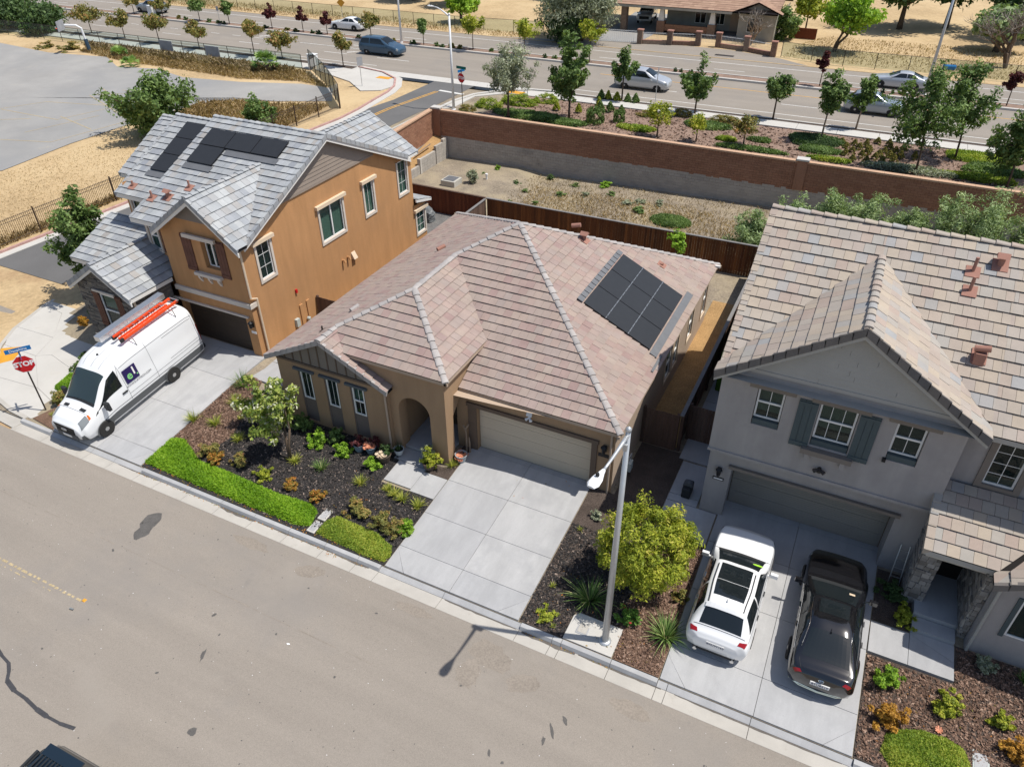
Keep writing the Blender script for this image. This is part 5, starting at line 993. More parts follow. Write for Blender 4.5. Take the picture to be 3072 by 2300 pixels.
def chain(label,pts,h,mat,step=3,postmat='steel_dark',zf_=None,top=True):
    t=thing('chain_link_fence',(0,0,0),label,'fence'); zf_=zf_ or (lambda x,y:1.4); b=MB()
    for i in range(len(pts)-1):
        a,c=Vector((*pts[i],0)),Vector((*pts[i+1],0)); n=max(1,round((c-a).length/step))
        for k in range(n+1):
            p=a.lerp(c,k/n); z=zf_(p.x,p.y); m=MB(); m.tube([(p.x,p.y,z-.1),(p.x,p.y,z+h)],.035,5); m.build('post',M[postmat],t)
            if k<n:
                q=a.lerp(c,(k+1)/n); z2=zf_(q.x,q.y); b.face([(p.x,p.y,z+.05),(q.x,q.y,z2+.05),(q.x,q.y,z2+h),(p.x,p.y,z+h)])
                if top: m=MB(); m.tube([(p.x,p.y,z+h),(q.x,q.y,z2+h)],.022,4); m.build('top_rail',M[postmat],t)
    b.build('wire_mesh',M[mat],t); return t
glassmat('dark_screen',(.05,.045,.042),.8)
chain('chain link fence between the dry lot and the main road pavement',[(-104,60.6),(-53.4,61.2)],1.5,'chain_mesh',3.2)
chain('dark screened fence running from the iron fence towards the main road',[(-42.2,52.4),(-47.5,57.4),(-52.7,61.6)],1.9,'dark_screen',2.2,zf_=lambda x,y:hL(y)+.05)
chain('wire fence along the far side of the main road by the dry field',[(-115,86.6),(-62,86.2),(-50,86.0),(-38.5,87.0)],1.4,'chain_mesh',3.4,'bark')
chain('wire fence in the dry grass beside the stone gate posts',[(-11.3,87.2),(-5,85.6),(10,85.6),(30,86)],1.45,'chain_mesh',3.3)
# ================================================================== STREET FURNITURE
def lamp_post(label,x,y,z,H,arm,rz,r0=.12,mat='galvanised',drop=0,tip=.5):
    t=thing('street_lamp',(x,y,z),label,'street lamp',rz=rz)
    b=MB(); b.lathe([(.2,0),(.2,.04),(r0*1.15,.08)],(0,0,0),12); b.tube([(0,0,.05),(0,0,H)],[r0,r0*.6],12); b.lathe([(r0*.75,0),(r0*.7,.08),(.02,.13)],(0,0,H),10); b.build('pole',M[mat],t,smooth=True)
    b=MB(); pts=[(0,0,H-.12)]+[(arm*s,0,H-.12+tip*math.sin(s*math.pi/2)) for s in (.25,.5,.75,1)]; b.tube(pts,[r0*.55,r0*.5,r0*.42,r0*.36,r0*.34],8); b.build('arm',M[mat],t,smooth=True)
    b=MB(); c=Vector((arm+.3,0,H-.12+tip)); 
    prof=[(-.34,.045,.04),(-.2,.075,.06),(.0,.135,.08),(.22,.15,.075),(.34,.09,.04)]
    rings=[]
    for u,w,h in prof: rings.append([c+Vector((u,w*math.cos(k*math.pi/4),h*math.sin(k*math.pi/4)*(1 if k<5 else .6))) for k in range(8)])
    for i in range(4):
        for k in range(8): b.face([rings[i][k],rings[i+1][k],rings[i+1][(k+1)%8],rings[i][(k+1)%8]])
    b.face(rings[0]); b.face(rings[-1][::-1]); b.build('lamp_head',M['white_metal'],t,smooth=True)
    b=MB(); b.lathe([(.045,.09),(.05,.12),(.03,.18)],c+Vector((.0,0,0)),8); b.build('photocell',M['black_plastic'],t)
    b=MB(); b.obox((.1,0,H-.45),(.04,0,0),(0,.05,0),(0,0,.1)); b.build('bracket_box',M['galvanised'],t)
    return t
lamp_post('galvanised street lamp standing on the pale pad between two driveways',-3.6,13.61,-.37,8.35,1.35,-math.pi/2-.1,.11,tip=-.12)
lamp_post('tall white street lamp at the corner by the far stop sign',-32.9,55.76,1.38,7.3,1.7,math.pi*.92,.12,'white_metal',tip=.55)
lamp_post('white street lamp rising from the planted road median',-51.4,76.2,1.45,9.5,2,math.pi/2,.13,'white_metal')
lamp_post('grey lamp pole leaning above the wire fence on the far side',2.75,77.2,1.45,10.5,2,-math.pi/2,.14)
def octagon_sign(name,label,pos,H,ang,size,txt,plate1=None,cat='stop sign'):
    x,y,z=pos; t=thing(name,(x,y,z),label,cat); ux=Vector((math.cos(ang),math.sin(ang),0)); nz=Vector((math.sin(ang),-math.cos(ang),0)); up=Vector((0,0,1))
    b=MB(); b.obox((0,0,H/2+.3),ux*.028,nz*.02,up*(H/2+.3)); b.build('post',M['steel_dark'],t)
    c=nz*.035+up*H; r=size/2/math.cos(math.pi/8)
    def disc(rr,k,k2,nm,mt):
        b=MB(); P=[c+nz*k2+(ux*math.cos(math.pi/8+math.pi/4*i)+up*math.sin(math.pi/8+math.pi/4*i))*rr for i in range(8)]; Q=[p-nz*(k2-k) for p in P]; b.face(P); b.face(Q[::-1])
        for i in range(8): b.face([P[i],Q[i],Q[(i+1)%8],P[(i+1)%8]])
        return b.build(nm,M[mt],t)
    disc(r,0,.004,'sign_border','sign_white'); pl=disc(r*.955,.0045,.007,'sign_face','sign_red')
    text('lettering','STOP',size*.40,M['sign_white'],pl,basis(ux,up,nz,c+nz*.0085),.001,bold=.012)
    return t,ux,nz,up
t,ux,nz,up=octagon_sign('stop_sign','red stop sign with blue street name plate at the pavement corner',(-29.57,13.92,-.42),2.5,R(50),.78,'STOP')
def plate(t,c,u,n,w,h,mt,txt,size):
    up=Vector((0,0,1)); b=MB(); b.obox(c,u*w/2,n*.006,up*h/2); o=b.build('name_plate',M[mt],t)
    if txt: text('lettering',txt,size,M['sign_white'],o,basis(u,up,n,Vector(c)+n*.0075),.001)
    return o
u1=Vector((math.cos(R(55)),math.sin(R(55)),0)); n1=Vector((math.sin(R(55)),-math.cos(R(55)),0)); u2=Vector((math.cos(R(-28)),math.sin(R(-28)),0)); n2=Vector((math.sin(R(-28)),-math.cos(R(-28)),0))
plate(t,(0,0,3.18),u1,n1,.95,.2,'sign_blue','Dauphine',.17); plate(t,(0,0,2.98),u2,n2,.8,.18,'sign_blue',None,.1)
t,ux,nz,up=octagon_sign('stop_sign','distant red stop sign under a green name plate by the white lamp',(-32.5,56.6,1.4),2.4,R(-15),.76,'STOP'); plate(t,(0,0,3.2),Vector((1,-.15,0)).normalized(),Vector((-.15,-1,0)).normalized(),1.0,.22,'sign_green',None,.1); plate(t,(0,0,2.97),Vector((.3,1,0)).normalized(),Vector((1,-.3,0)).normalized(),.8,.2,'sign_blue',None,.1)
def flat_sign(label,x,y,z,H,w,h,ang,mt,name='road_sign',diamond=False):
    t=thing(name,(x,y,z),label,'sign'); u=Vector((math.cos(ang),math.sin(ang),0)); n=Vector((math.sin(ang),-math.cos(ang),0)); b=MB(); b.tube([(0,0,0),(0,0,H+.1)],.03,6); b.build('post',M['galvanised'],t)
    b=MB(); c=n*.04+Vector((0,0,H)); a,e=(u*w/2,Vector((0,0,h/2)))
    if diamond: a,e=(u+Vector((0,0,1)))*w/2.8,(u*-1+Vector((0,0,1)))*w/2.8
    b.obox(c,a,e,n*.006); b.build('sign_face',M[mt],t)
flat_sign('pale sign facing away on the corner pavement',-44.4,58.7,1.4,2.2,.6,.75,R(70),'sign_grey'); flat_sign('thin grey sign pole on the road pavement among the cone shrubs',-18.1,65.0,1.4,2.6,.1,.6,R(60),'sign_grey'); flat_sign('yellow warning sign above the dry field fence',-66.5,85.5,1.4,1.9,.75,.75,R(20),'paint_orange',diamond=True); flat_sign('small brown notice board on the dry grass by the iron fence',-48.8,24.8,-.1,1.35,.55,.55,R(120),'bark_pale'); flat_sign('small grey sign post by the white median lamp',-79.5,77.0,1.4,1.6,.3,.5,R(20),'sign_grey'); flat_sign('thin post among mounded hedges beside the corner pavement',-28.6,61.3,1.4,2.2,.3,.4,R(60),'sign_grey')
for i,(x,y) in enumerate([(-71.5,61.0),(-64.9,61.05)]):
    b=MB(); b.box(x-.95,y-.12,1.55+.2,x+.95,y-.06,2.75); tag(b.build('banner',M['sign_grey']),['dark grey banner tied to the chain link fence beside the palms','pale grey banner on the chain link fence opposite a street tree'][i],'banner','fence banners')
b=MB(); b.box(-53.3,62.0,1.3,-52.4,62.6,2.75); b.box(-53.35,61.95,2.75,-52.35,62.65,2.8); tag(bevel(b.build('utility_cabinet',M['white_metal']),.03),'tall pale utility cabinet at the end of the dark screened fence','cabinet')
b=MB(); b.box(-90.8,75.8,1.4,-90.0,76.5,2.8); tag(bevel(b.build('utility_cabinet',M['white_metal']),.03),'white utility cabinet on the road median beside a tree','cabinet')
# basketball hoop
t=thing('basketball_hoop',(-80.2,58.1,.9),'white basketball hoop with blue padded post by the dry lot','basketball hoop')
b=MB(); b.tube([(0,0,0),(-.2,-.1,2.9),(-.5,-.4,3.2),(-1.5,-1.0,3.25)],.11,8); b.build('pole',M['white_metal'],t); b=MB(); b.tube([(0,0,0),(-.13,-.06,1.8)],.2,10); b.build('post_pad',M['navy_pad'],t); b=MB(); b.obox((-1.9,-1.2,3.2),Vector((.45,-.75,0)),Vector((.02,.012,0)),(0,0,.5)); b.build('backboard',M['sign_grey'],t)
b=MB(); b.lathe([(.23,0),(.25,.02),(.23,.04)],(-2.15,-1.4,2.9),12); b.build('rim',M['ladder_orange'],t)
# yard objects
t=thing('condenser_unit',(-26.1,43.4,0),'pale square condenser unit with glazed top on a concrete pad','air conditioner')
b=MB(); b.box(-.75,-.75,0,.75,.75,.1); b.build('pad',M['concrete_white'],t); b=MB(); b.box(-.55,-.55,.1,.55,.55,.62); o=bevel(b.build('casing',M['ac_beige'],t),.03); b=MB(); b.box(-.42,-.42,.625,.42,.42,.64); b.build('fan_grille',M['flashing'],t)
b=MB(); b.tube([(-24.3,45.3,0),(-24.3,45.3,.55)],.07,8); b.lathe([(.1,0),(.1,.12)],(-24.3,45.3,.5),8); tag(b.build('standpipe',M['white_metal']),'white standpipe in the weeds near the tall wall','pipe')
t=thing('covered_barbecue',(-24.6,37.2,0),'barbecue under a crumpled grey cover against the red fence','barbecue')
b=MB(); rr=random.Random(5)
P=[[(-.75+1.5*i/8,(-.35+.7*j/5),0.0) for i in range(9)] for j in range(6)]
V=[];F=[]
for j in range(12):
    for i in range(16):
        a=2*math.pi*i/16; s=(1-.35*max(0,(j-8)/3)**1.5) ; rx,ry=.8*s,.38*s; V.append((rx*math.copysign(abs(math.cos(a))**.6,math.cos(a))+rr.uniform(-.05,.05),ry*math.copysign(abs(math.sin(a))**.6,math.sin(a))+rr.uniform(-.05,.05),1.15*j/11+rr.uniform(-.03,.03)))
F=[(j*16+i,j*16+(i+1)%16,(j+1)*16+(i+1)%16,(j+1)*16+i) for j in range(11) for i in range(16)]+[tuple(range(11*16,12*16))]
me=bpy.data.meshes.new('cover'); me.from_pydata(V,[],F); me.materials.append(M['cover_grey']); link('cover',me,t)
b=MB(); b.box(-25.6,38.35,.15,-22.2,38.55,1.25) ; 
t=thing('water_fountain',(-22.2,35.0,.0),'small grey stone basin on the white patio behind the orange house','basin'); b=MB(); b.box(-.5,-.35,0,.5,.35,.5); b.lathe([(.3,.5),(.33,.56),(.28,.53),(.05,.5)],(0,0,0),14); b.build('basin',M['flashing'],t)
for i,(x,y) in enumerate([(-14.64,13.52),(-14.63,14.14)]):
    t=thing('utility_cover',(x,y,Gz(x,y)),['pale concrete utility lid with a small round hole nearer the kerb','plain pale concrete utility lid touching the mulch side'][i],'utility cover','utility lids between the ground cover strips')
    b=MB(); b.box(-.17,-.28,-.1,.17,.28,.03); bevel(b.build('frame',M['concrete_white'],t),.02)
    b=MB(); b.box(-.12,-.22,.031,.12,.22,.036); l=b.build('lid',M['concrete'],t)
    if i==0: b=MB(); b.lathe([(.035,.037),(.035,.04)],(0,0,0),8); b.build('finger_hole',M['black_plastic'],t)
t=thing('utility_cover',(-4.36,13.73,zf(13.7)+.022),'grey utility lid set in the lamp pad','utility cover'); b=MB(); b.box(-.2,-.24,-.05,.2,.24,.005); bevel(b.build('frame',M['concrete'],t),.05); b=MB(); b.box(-.14,-.18,.006,.14,.18,.012); b.build('lid',M['kerb_concrete'],t)
t=thing('utility_cover',(6.66,14.42,Gz(6.7,14.4)+.01),'pale utility lid beside the green mound in dark mulch','utility cover'); b=MB(); b.box(-.2,-.3,-.05,.2,.3,.02); b.build('frame',M['utility_box'],t); b=MB(); b.box(-.16,-.26,.021,.16,.26,.026); b.build('lid',M['concrete'],t)
t=thing('road_reflector',(-19.52,7.72,-.52),'yellow road reflector at the end of the worn centre line','road stud'); b=MB(); b.hexa([(-.07,-.06,0),(.07,-.06,0),(.07,.06,0),(-.07,.06,0)],[(-.04,-.05,.025),(.04,-.05,.025),(.04,.05,.025),(-.04,.05,.025)]); b.build('reflector_body',M['paint_orange'],t)
t=thing('pill_bottle',(-19.57,7.29,-.515),'tiny clear capsule-shaped bottle lying on the asphalt','bottle'); b=MB(); b.tube([(-.07,0,.03),(.07,.02,.03)],.03,8); b.build('bottle_body',M['lamp_clear'],t)
t=thing('ladder',(4.12,19.85,-.05),'thin pale folding ladder leaning on the grey wall beside the driveway','ladder')
for x in (-.16,.16): b=MB(); b.tube([(x,-.4,0),(x*.8,.1,1.35)],.018,5); b.build('rail',M['alu'],t)
for k in range(4): b=MB(); f=.2+.22*k; b.tube([(-.15,-.4+.5*f,1.35*f),(.15,-.4+.5*f,1.35*f)],.015,5); b.build('rung',M['alu'],t)
t=thing('garden_hose_reel',(-3.0,20.6,0),'dark hose reel box beside the grey house corner','hose reel'); b=MB(); b.box(-.16,-.3,0,.16,.3,.45); bevel(b.build('box',M['black_plastic'],t),.04); b=MB(); b.lathe([(.18,-.1),(.18,.1)],(0,0,.45),10,(0,1,0)); b.build('reel',M['grey_plastic'],t)
t=thing('gas_meter',(-5.3,20.6,0),'grey gas meter on the shaded side of the tan house','gas meter'); b=MB(); b.box(-.12,-.15,.3,.12,.15,.7); b.build('meter_box',M['utility_box'],t); b=MB(); b.tube([(0,.25,0),(0,.25,.9),(0,0,.9),(0,0,.7)],.025,6); b.build('pipe',M['galvanised'],t)
# ================================================================== FAR BUNGALOW
H4=thing('bungalow',(0,0,0),'old bungalow with brown shingle roof, stone porch and carport beyond the main road','house')
b=MB(); wall(b,(-17.5,94.0),(-13.4,94.0),1.3,4.2,[(1.0,2.6,2.2,3.7)],.1); b.face([(-17.5,94,4.2),(-13.4,94,4.2),(-15.45,94,5.2)]); wall(b,(-13.4,94),(-13.4,103),1.3,4.2); wall(b,(-17.5,96.5),(-17.5,94),1.3,4.2); wall(b,(-26.5,96.5),(-17.5,96.5),1.3,4.2,[(3.4,4.7,2.3,3.7),(5.8,6.9,2.3,3.7)],.1); wall(b,(-26.5,103),(-26.5,96.5),1.3,4.2); b.build('wall',M['house_grey'],H4)
F7=Frame3((-17.5,94.0),(-13.4,94.0)); F8=Frame3((-26.5,96.5),(-17.5,96.5)); window(H4,F7,1.0,2.6,2.2,3.7,.08,'fixed',None,(1,1),glass='window_glass'); window(H4,F8,3.4,4.7,2.3,3.7,.08,'slide',None,(1,1),glass='window_glass'); window(H4,F8,5.8,6.9,2.3,3.7,.08,'slide',None,(1,1),glass='window_glass'); bx(H4,'front_door',M['stucco_cream'],F8,(7.6,8.5,.0,.05,1.4,3.5))
r=Roof(H4,M['old_shingle'],M['old_shingle'],M['house_grey'],tw=.7,ex=.5,th=.02,n=0)
z1=lambda x,y:4.3+.3*(y-93.2); z2=lambda x,y:4.3+.3*(103.8-y); r.plane([[(-34.8,93.2),(-13.2,93.2),(-13.2,98.5),(-34.8,98.5)]],z1,'x',93.2,1); r.plane([[(-34.8,98.5),(-13.2,98.5),(-13.2,103.8),(-34.8,103.8)]],z2,'x',103.8,-1)
r.plane([[(-18.2,93.2),(-15.45,93.2),(-15.45,97.0),(-18.2,94.0)]],lambda x,y:4.3+.4*(x+18.2),'y',-18.2,1); r.plane([[(-15.45,93.2),(-12.7,93.2),(-12.7,94.0),(-15.45,97)]],lambda x,y:4.3+.4*(-12.7-x),'y',-12.7,-1)
r.plane([[(-22,96.2),(-19.6,96.2),(-19.6,98.5),(-22,98.3)]],lambda x,y:5.35+.35*(x+22),'y',-22,1); r.plane([[(-19.6,96.2),(-17.2,96.2),(-17.2,98.3),(-19.6,98.5)]],lambda x,y:5.35+.35*(-17.2-x),'y',-17.2,-1)
r.eave((-34.8,93.2,4.3),(-18.2,93.2,4.3),(0,-1,0),.25); rf=r.done()
b=MB(); b.face([(-21.8,96.3,5.3),(-17.4,96.3,5.3),(-19.6,96.3,6.1)]); b.build('dormer',M['door_dark'],H4)
for x in (-26.4,-20.4):
    b=MB(); b.box(x-.45,93.5,1.3,x+.45,94.3,2.75); p=b.build('porch_pier',M['field_stone'],H4); b=MB(); b.hexa([(x-.35,93.6,2.75),(x+.35,93.6,2.75),(x+.35,94.2,2.75),(x-.35,94.2,2.75)],[(x-.2,93.7,4.15),(x+.2,93.7,4.15),(x+.2,94.1,4.15),(x-.2,94.1,4.15)]); b.build('tapered_column',M['fascia_white'],p)
b=MB(); b.box(-26,93.7,1.3,-20.8,94.1,2.4); b.build('porch_wall',M['field_stone'],H4)
b=MB(); b.box(-26.4,93.7,1.3,-17.5,96.5,1.7); b.build('porch_floor',M['flashing'],H4)
for x in (-34.2,-31.0): b=MB(); b.box(x-.35,93.6,1.3,x+.35,94.3,4.2); b.build('carport_pier',M['field_stone'],H4)
b=MB(); b.face([(-32.5,86.5,1.375),(-27.2,87.6,1.375),(-26.9,92,1.375),(-27.2,106,1.375),(-33.5,106,1.375),(-32.5,92,1.375)]); b.build('far_driveway',M['asphalt_old'],kind='structure')
GW=thing('gate_wall',(0,0,0),'low stone front wall with square stone piers and white pickets before the bungalow','wall')
pp=[(-26.8,87.3),(-23.6,88.1),(-20.6,88.9),(-18.4,89.1),(-15.2,88.4),(-12.1,87.0)]
for i,(x,y) in enumerate(pp):
    b=MB(); b.box(x-.28,y-.28,1.3,x+.28,y+.28,2.75); p=b.build('stone_pier',M['field_stone'],GW); b=MB(); b.box(x-.33,y-.33,2.752,x+.33,y+.33,2.87); b.build('pier_cap',M['terracotta'],p)
for i in (0,1,3,4):
    a,c=Vector((*pp[i],0)),Vector((*pp[i+1],0)); F=Frame3(pp[i],pp[i+1]); Lx=(c-a).length; b=MB(); F.box(b,.3,Lx-.3,-.15,.15,1.3,1.75); b.build('low_wall',M['field_stone'],GW)
    b=MB(); F.box(b,.3,Lx-.3,-.17,.17,1.752,1.79); b.build('wall_cap',M['terracotta'],GW)
pk=MB()
for i in range(5):
    F=Frame3(pp[i],pp[i+1]); Lx=(Vector(pp[i+1])-Vector(pp[i])).length
    for k in range(int(Lx/.16)): pk.tube([F.P(.3+k*.16,0,1.75),F.P(.3+k*.16,0,2.62)],.012,3)
    pk.tube([F.P(.3,0,2.5),F.P(Lx-.3,0,2.5)],.02,4)
for k in range(34): pk.tube([(-34.8+k*.22,86.6+k*.02,1.4),(-34.8+k*.22,86.6+k*.02,2.7)],.014,3)
pk.tube([(-34.8,86.6,2.6),(-27.2,87.3,2.6)],.025,4); pk.tube([(-34.8,86.6,1.5),(-27.2,87.3,1.5)],.025,4)
pk.build('pickets',M['picket_white'],GW,kind='stuff')
b=MB(); b.box(-11.9,97.3,1.4,-9.2,97.5,2.5); tag(b.build('wood_screen',M['fence_red']),'short dark red wooden screen beside the bungalow bush','screen')
# ================================================================== VEHICLES
def cr(p0,p1,p2,p3,t): return .5*((2*p1)+(-p0+p2)*t+(2*p0-5*p1+4*p2-p3)*t*t+(-p0+3*p1-3*p2+p3)*t**3)
class Shell:
    def __init__(s, st): s.x=np.array([a[0] for a in st]); s.c=np.array([a[1] for a in st],float); s.n=len(st)
    def P(s,u,v):
        sg=1
        if v>4: v=8-v; sg=-1
        i=min(int(u),s.n-2); t=u-i; idx=[max(0,i-1),i,i+1,min(s.n-1,i+2)]
        j=min(int(v),3); w=v-j; pts=[]
        for k in idx:
            c=s.c[k]; ext=[2*c[0]-c[1],*c,np.array([-c[3][0],c[3][1]])]
            pts.append(cr(ext[j],ext[j+1],ext[j+2],ext[j+3],w))
        q=cr(*pts,t)*.6+(pts[1]+(pts[2]-pts[1])*t)*.4; x=s.x[i]+(s.x[i+1]-s.x[i])*t
        return Vector((x,q[0]*sg,q[1]))
    def nrm(s,u,v):
        e=.03; a=s.P(min(u+e,s.n-1),v)-s.P(max(u-e,0),v); b=s.P(u,min(v+e,8))-s.P(u,max(v-e,0)); n=a.cross(b); n=-n if n.length else Vector((0,0,1))
        n=n.normalized(); c=Vector((0,0,.6)); 
        return n if n.dot(s.P(u,v)-Vector((s.P(u,v).x,0,.6)))>=0 else -n
    def body(s,name,mat,par,ku=5,kv=5):
        us=np.linspace(0,s.n-1,(s.n-1)*ku+1); vs=np.linspace(0,8,8*kv+1); V=[s.P(u,v) for u in us for v in vs]; m=len(vs)
        F=[(i*m+j,(i+1)*m+j,(i+1)*m+j+1,i*m+j+1) for i in range(len(us)-1) for j in range(m-1)]
        b=MB(); b.v=[tuple(v) for v in V]; b.f=F; b.m=[0]*len(F); b.t=[0]*len(F)
        b.f.append(tuple(range(m))); b.f.append(tuple(reversed(range((len(us)-1)*m,len(us)*m)))); b.f += [(i*m,i*m+m-1,(i+1)*m+m-1,(i+1)*m) for i in range(len(us)-1)]; b.m=[0]*len(b.f); b.t=[0]*len(b.f)
        return b.build(name,mat,par,smooth=True)
    def patch(s,name,mat,par,ub,ut,v0,v1,off=.006,nu=10,nv=6):   # ub=(u0,u1) at v0, ut at v1
        b=MB(); G_=[]
        for j in range(nv+1):
            f=j/nv; v=v0+(v1-v0)*f; a,c=ub[0]+(ut[0]-ub[0])*f,ub[1]+(ut[1]-ub[1])*f
            G_.append([s.P(a+(c-a)*i/nu,v)+s.nrm(a+(c-a)*i/nu,v)*off for i in range(nu+1)])
        for j in range(nv):
            for i in range(nu): b.face([G_[j][i],G_[j][i+1],G_[j+1][i+1],G_[j+1][i]])
        return b.build(name,mat,par,smooth=True)
    def stripe(s,b,u0,v0,u1,v1,w=.008,off=.005,n=10):   # thin seam line drawn as raised quads
        for i in range(n):
            a,c=i/n,(i+1)/n; p=s.P(u0+(u1-u0)*a,v0+(v1-v0)*a); q=s.P(u0+(u1-u0)*c,v0+(v1-v0)*c); nn=s.nrm(u0+(u1-u0)*a,v0+(v1-v0)*a); d=(q-p)
            if d.length<1e-5: continue
            sd=nn.cross(d.normalized())*w; b.face([p-sd+nn*off,q-sd+nn*off,q+sd+nn*off,p+sd+nn*off])
WHL={}
def wheel(par,x,y,r=.34,w=.22,rim='rim_grey',name='wheel'):
    key=(r,w,rim); out=1 if y>0 else -1
    b=MB(); prof=[(r*.55,-w/2),(r*.93,-w/2),(r,-w*.32),(r,w*.32),(r*.93,w/2),(r*.62,w/2)]; b.lathe(prof,(0,0,0),22,(0,out,0)); o=b.build(name,M['tyre'],par,smooth=False); o.location=(x,y,r)
    b=MB(); b.lathe([(r*.62,w*.44),(r*.58,w*.5),(r*.5,w*.40),(r*.2,w*.52),(r*.12,w*.56)],(0,0,0),20,(0,out,0)); R_=b.build('rim',M[rim],o,smooth=False)
    b=MB()
    for k in range(8): t=2*math.pi*k/8; b.lathe([(r*.065,w*.50),(r*.06,w*.515)],(math.cos(t)*r*.40,0,math.sin(t)*r*.40),6,(0,out,0))
    b.build('wheel_hole',M['black_plastic'],o); return o
def arch(par,x,y,r,mat='black_plastic'):
    out=1 if y>0 else -1; b=MB(); n=14
    for k in range(n):
        t0,t1=math.pi*k/n-.15,math.pi*(k+1)/n-.15+.02; P=lambda t,q:(x+math.cos(t)*q,y+out*.012,r*.9+math.sin(t)*q)
        b.face([P(t0,r*1.02),P(t0,r*1.17),P(t1,r*1.17),P(t1,r*1.02)])
    b.face([(x+math.cos(2*math.pi*k/20)*r*1.03,y+out*.006,r+math.sin(2*math.pi*k/20)*r*1.03) for k in range(20)]); return b.build('wheel_arch',M[mat],par)
def place(t,x,y,z,rz,pitch=0): t.location=(x,y,z); t.rotation_mode='XYZ'; t.matrix_world=Matrix.Translation((x,y,z))@Matrix.Rotation(rz,4,'Z')@Matrix.Rotation(pitch,4,'Y')
def mirrors(par,x,y,z,mat,s=1):
    for sy in (1,-1):
        b=MB(); b.tube([(x,sy*(y-.08),z-.02),(x,sy*(y+.06),z+.02)],.03,6); c=Vector((x,sy*(y+.15),z+.05)); b.obox(c,(.05*s,0,0),(0,.11*s,0),(0,0,.075*s)); b.build('mirror',M[mat],par)
def car(label,x,y,z,rz,st,paint,cat='car',name='car',U_=None,axles=(1.4,-1.4),wy=.86,wr=.34,pitch=0,detail=True,group=None,rimm='rim_grey'):
    t=thing(name,(0,0,0),label,cat,group); place(t,x,y,z,rz,pitch); sh=Shell(st); u=U_
    ku=5 if detail else 3; sh.body('body',M[paint],t,ku,5 if detail else 3)
    sh.patch('windscreen',M['car_glass'],t,(u['cowl']+.14,u['front']-.03),(u['cowl']+.06,u['front']-.04),3.04,4.96,.005,8,10)
    sh.patch('rear_window',M['car_glass'],t,(u['rear']+.10,u['tail']-.06),(u['rear']+.10,u['tail']-.06),3.06,4.94,.005,8,10)
    for v0,v1 in ((2.12,2.86),(5.88,5.14)):
        m=(u['front']+u['rear'])/2+.05
        sh.patch('side_window',M['car_glass'],t,(u['cowl']+.30,m-.05),(u['front']-.02,m-.05),v0,v1,.006,10,5); sh.patch('side_window',M['car_glass'],t,(m+.05,u['rear']+.55),(m+.05,u['rear']+.05),v0,v1,.006,10,5)
    for ax in axles:
        for sy in (1,-1): arch(t,ax,sy*(wy+.07),wr); wheel(t,ax,sy*wy,wr,rim=rimm)
    mirrors(t,sh.x[u['cowl']]-.35,.93,.98,paint)
    return t,sh
SUVST=[(2.37,[(.32,.40),(.42,.55),(.38,.70),(.28,.74),(0,.76)]),(2.29,[(.62,.33),(.75,.55),(.69,.78),(.5,.83),(0,.86)]),(2.05,[(.81,.27),(.90,.6),(.83,.91),(.63,.98),(0,1.01)]),(1.55,[(.88,.25),(.945,.65),(.88,1.0),(.68,1.055),(0,1.085)]),(.95,[(.9,.25),(.95,.68),(.88,1.05),(.74,1.10),(0,1.14)]),(.1,[(.9,.25),(.95,.7),(.87,1.08),(.62,1.54),(0,1.60)]),(-.8,[(.9,.25),(.95,.7),(.87,1.09),(.62,1.60),(0,1.66)]),(-1.55,[(.9,.27),(.95,.72),(.86,1.10),(.57,1.54),(0,1.61)]),(-2.08,[(.87,.3),(.935,.75),(.84,1.03),(.64,1.12),(0,1.15)]),(-2.27,[(.80,.35),(.88,.68),(.78,.93),(.58,.99),(0,1.02)]),(-2.37,[(.56,.42),(.64,.65),(.55,.84),(.4,.88),(0,.90)])]
SU=dict(cowl=4,front=5,rear=7,tail=8)
t,sh=car('white crossover with dark panoramic roof parked nose-in on the grey house driveway',-.5,16.72,-.185,math.pi/2,SUVST,'car_white',U_=SU,axles=(1.42,-1.38),pitch=-.055)
b=MB(); nu,nv=12,8
def roofpatch(sh,name,mat,t,u0,u1,v0,v1,off=.006): return sh.patch(name,M[mat],t,(u0,u1),(u0,u1),v0,v1,off,10,8)
roofpatch(sh,'sunroof','car_glass',t,5.12,5.86,3.28,4.72,.007); roofpatch(sh,'sunroof','car_glass',t,5.88,6.62,3.28,4.72,.007); roofpatch(sh,'spoiler','car_white',t,7.00,7.22,3.05,4.95,.03)
for v in (3.12,4.88): 
    b=MB(); b.tube([sh.P(q,v)+Vector((0,0,.02)) for q in np.linspace(5.20,7.00,8)],.018,5); b.build('roof_rail',M['black_plastic'],t)
b=MB(); p=sh.P(6.70,4); b.hexa([p+Vector(q) for q in ((-.1,-.02,0),(.1,-.01,0),(.1,.01,0),(-.1,.02,0))],[p+Vector(q) for q in ((-.1,-.008,.07),(-.04,-.004,.05),(-.04,.004,.05),(-.1,.008,.07))]); b.build('roof_fin',M['car_white'],t)
for v0,v1 in ((2.0,3.0),(6.0,5.0)): sh.patch('tail_light',M['lamp_red'],t,(8.15,8.95),(8.5,9.0),v0,v1,.008,6,4)
b=MB(); b.box(-2.395,-.26,.70,-2.375,.26,.84); pl=b.build('number_plate',M['vinyl_white'],t); text('lettering','8XUW163',.115,M['plate_ink'],pl,basis((0,-1,0),(0,0,1),(-1,0,0),(-2.398,0,.765)))
b=MB(); b.box(-2.36,-.62,.28,-2.1,.62,.40); bevel(b.build('bumper_trim',M['black_plastic'],t),.03)
b=MB(); b.lathe([(.05,0),(.06,.06),(.05,.06)],(-2.36,.55,.33),10,(-1,0,0)); b.lathe([(.05,0),(.06,.06)],(-2.36,-.55,.33),10,(-1,0,0)); b.build('exhaust_tip',M['chrome'],t)
b=MB()
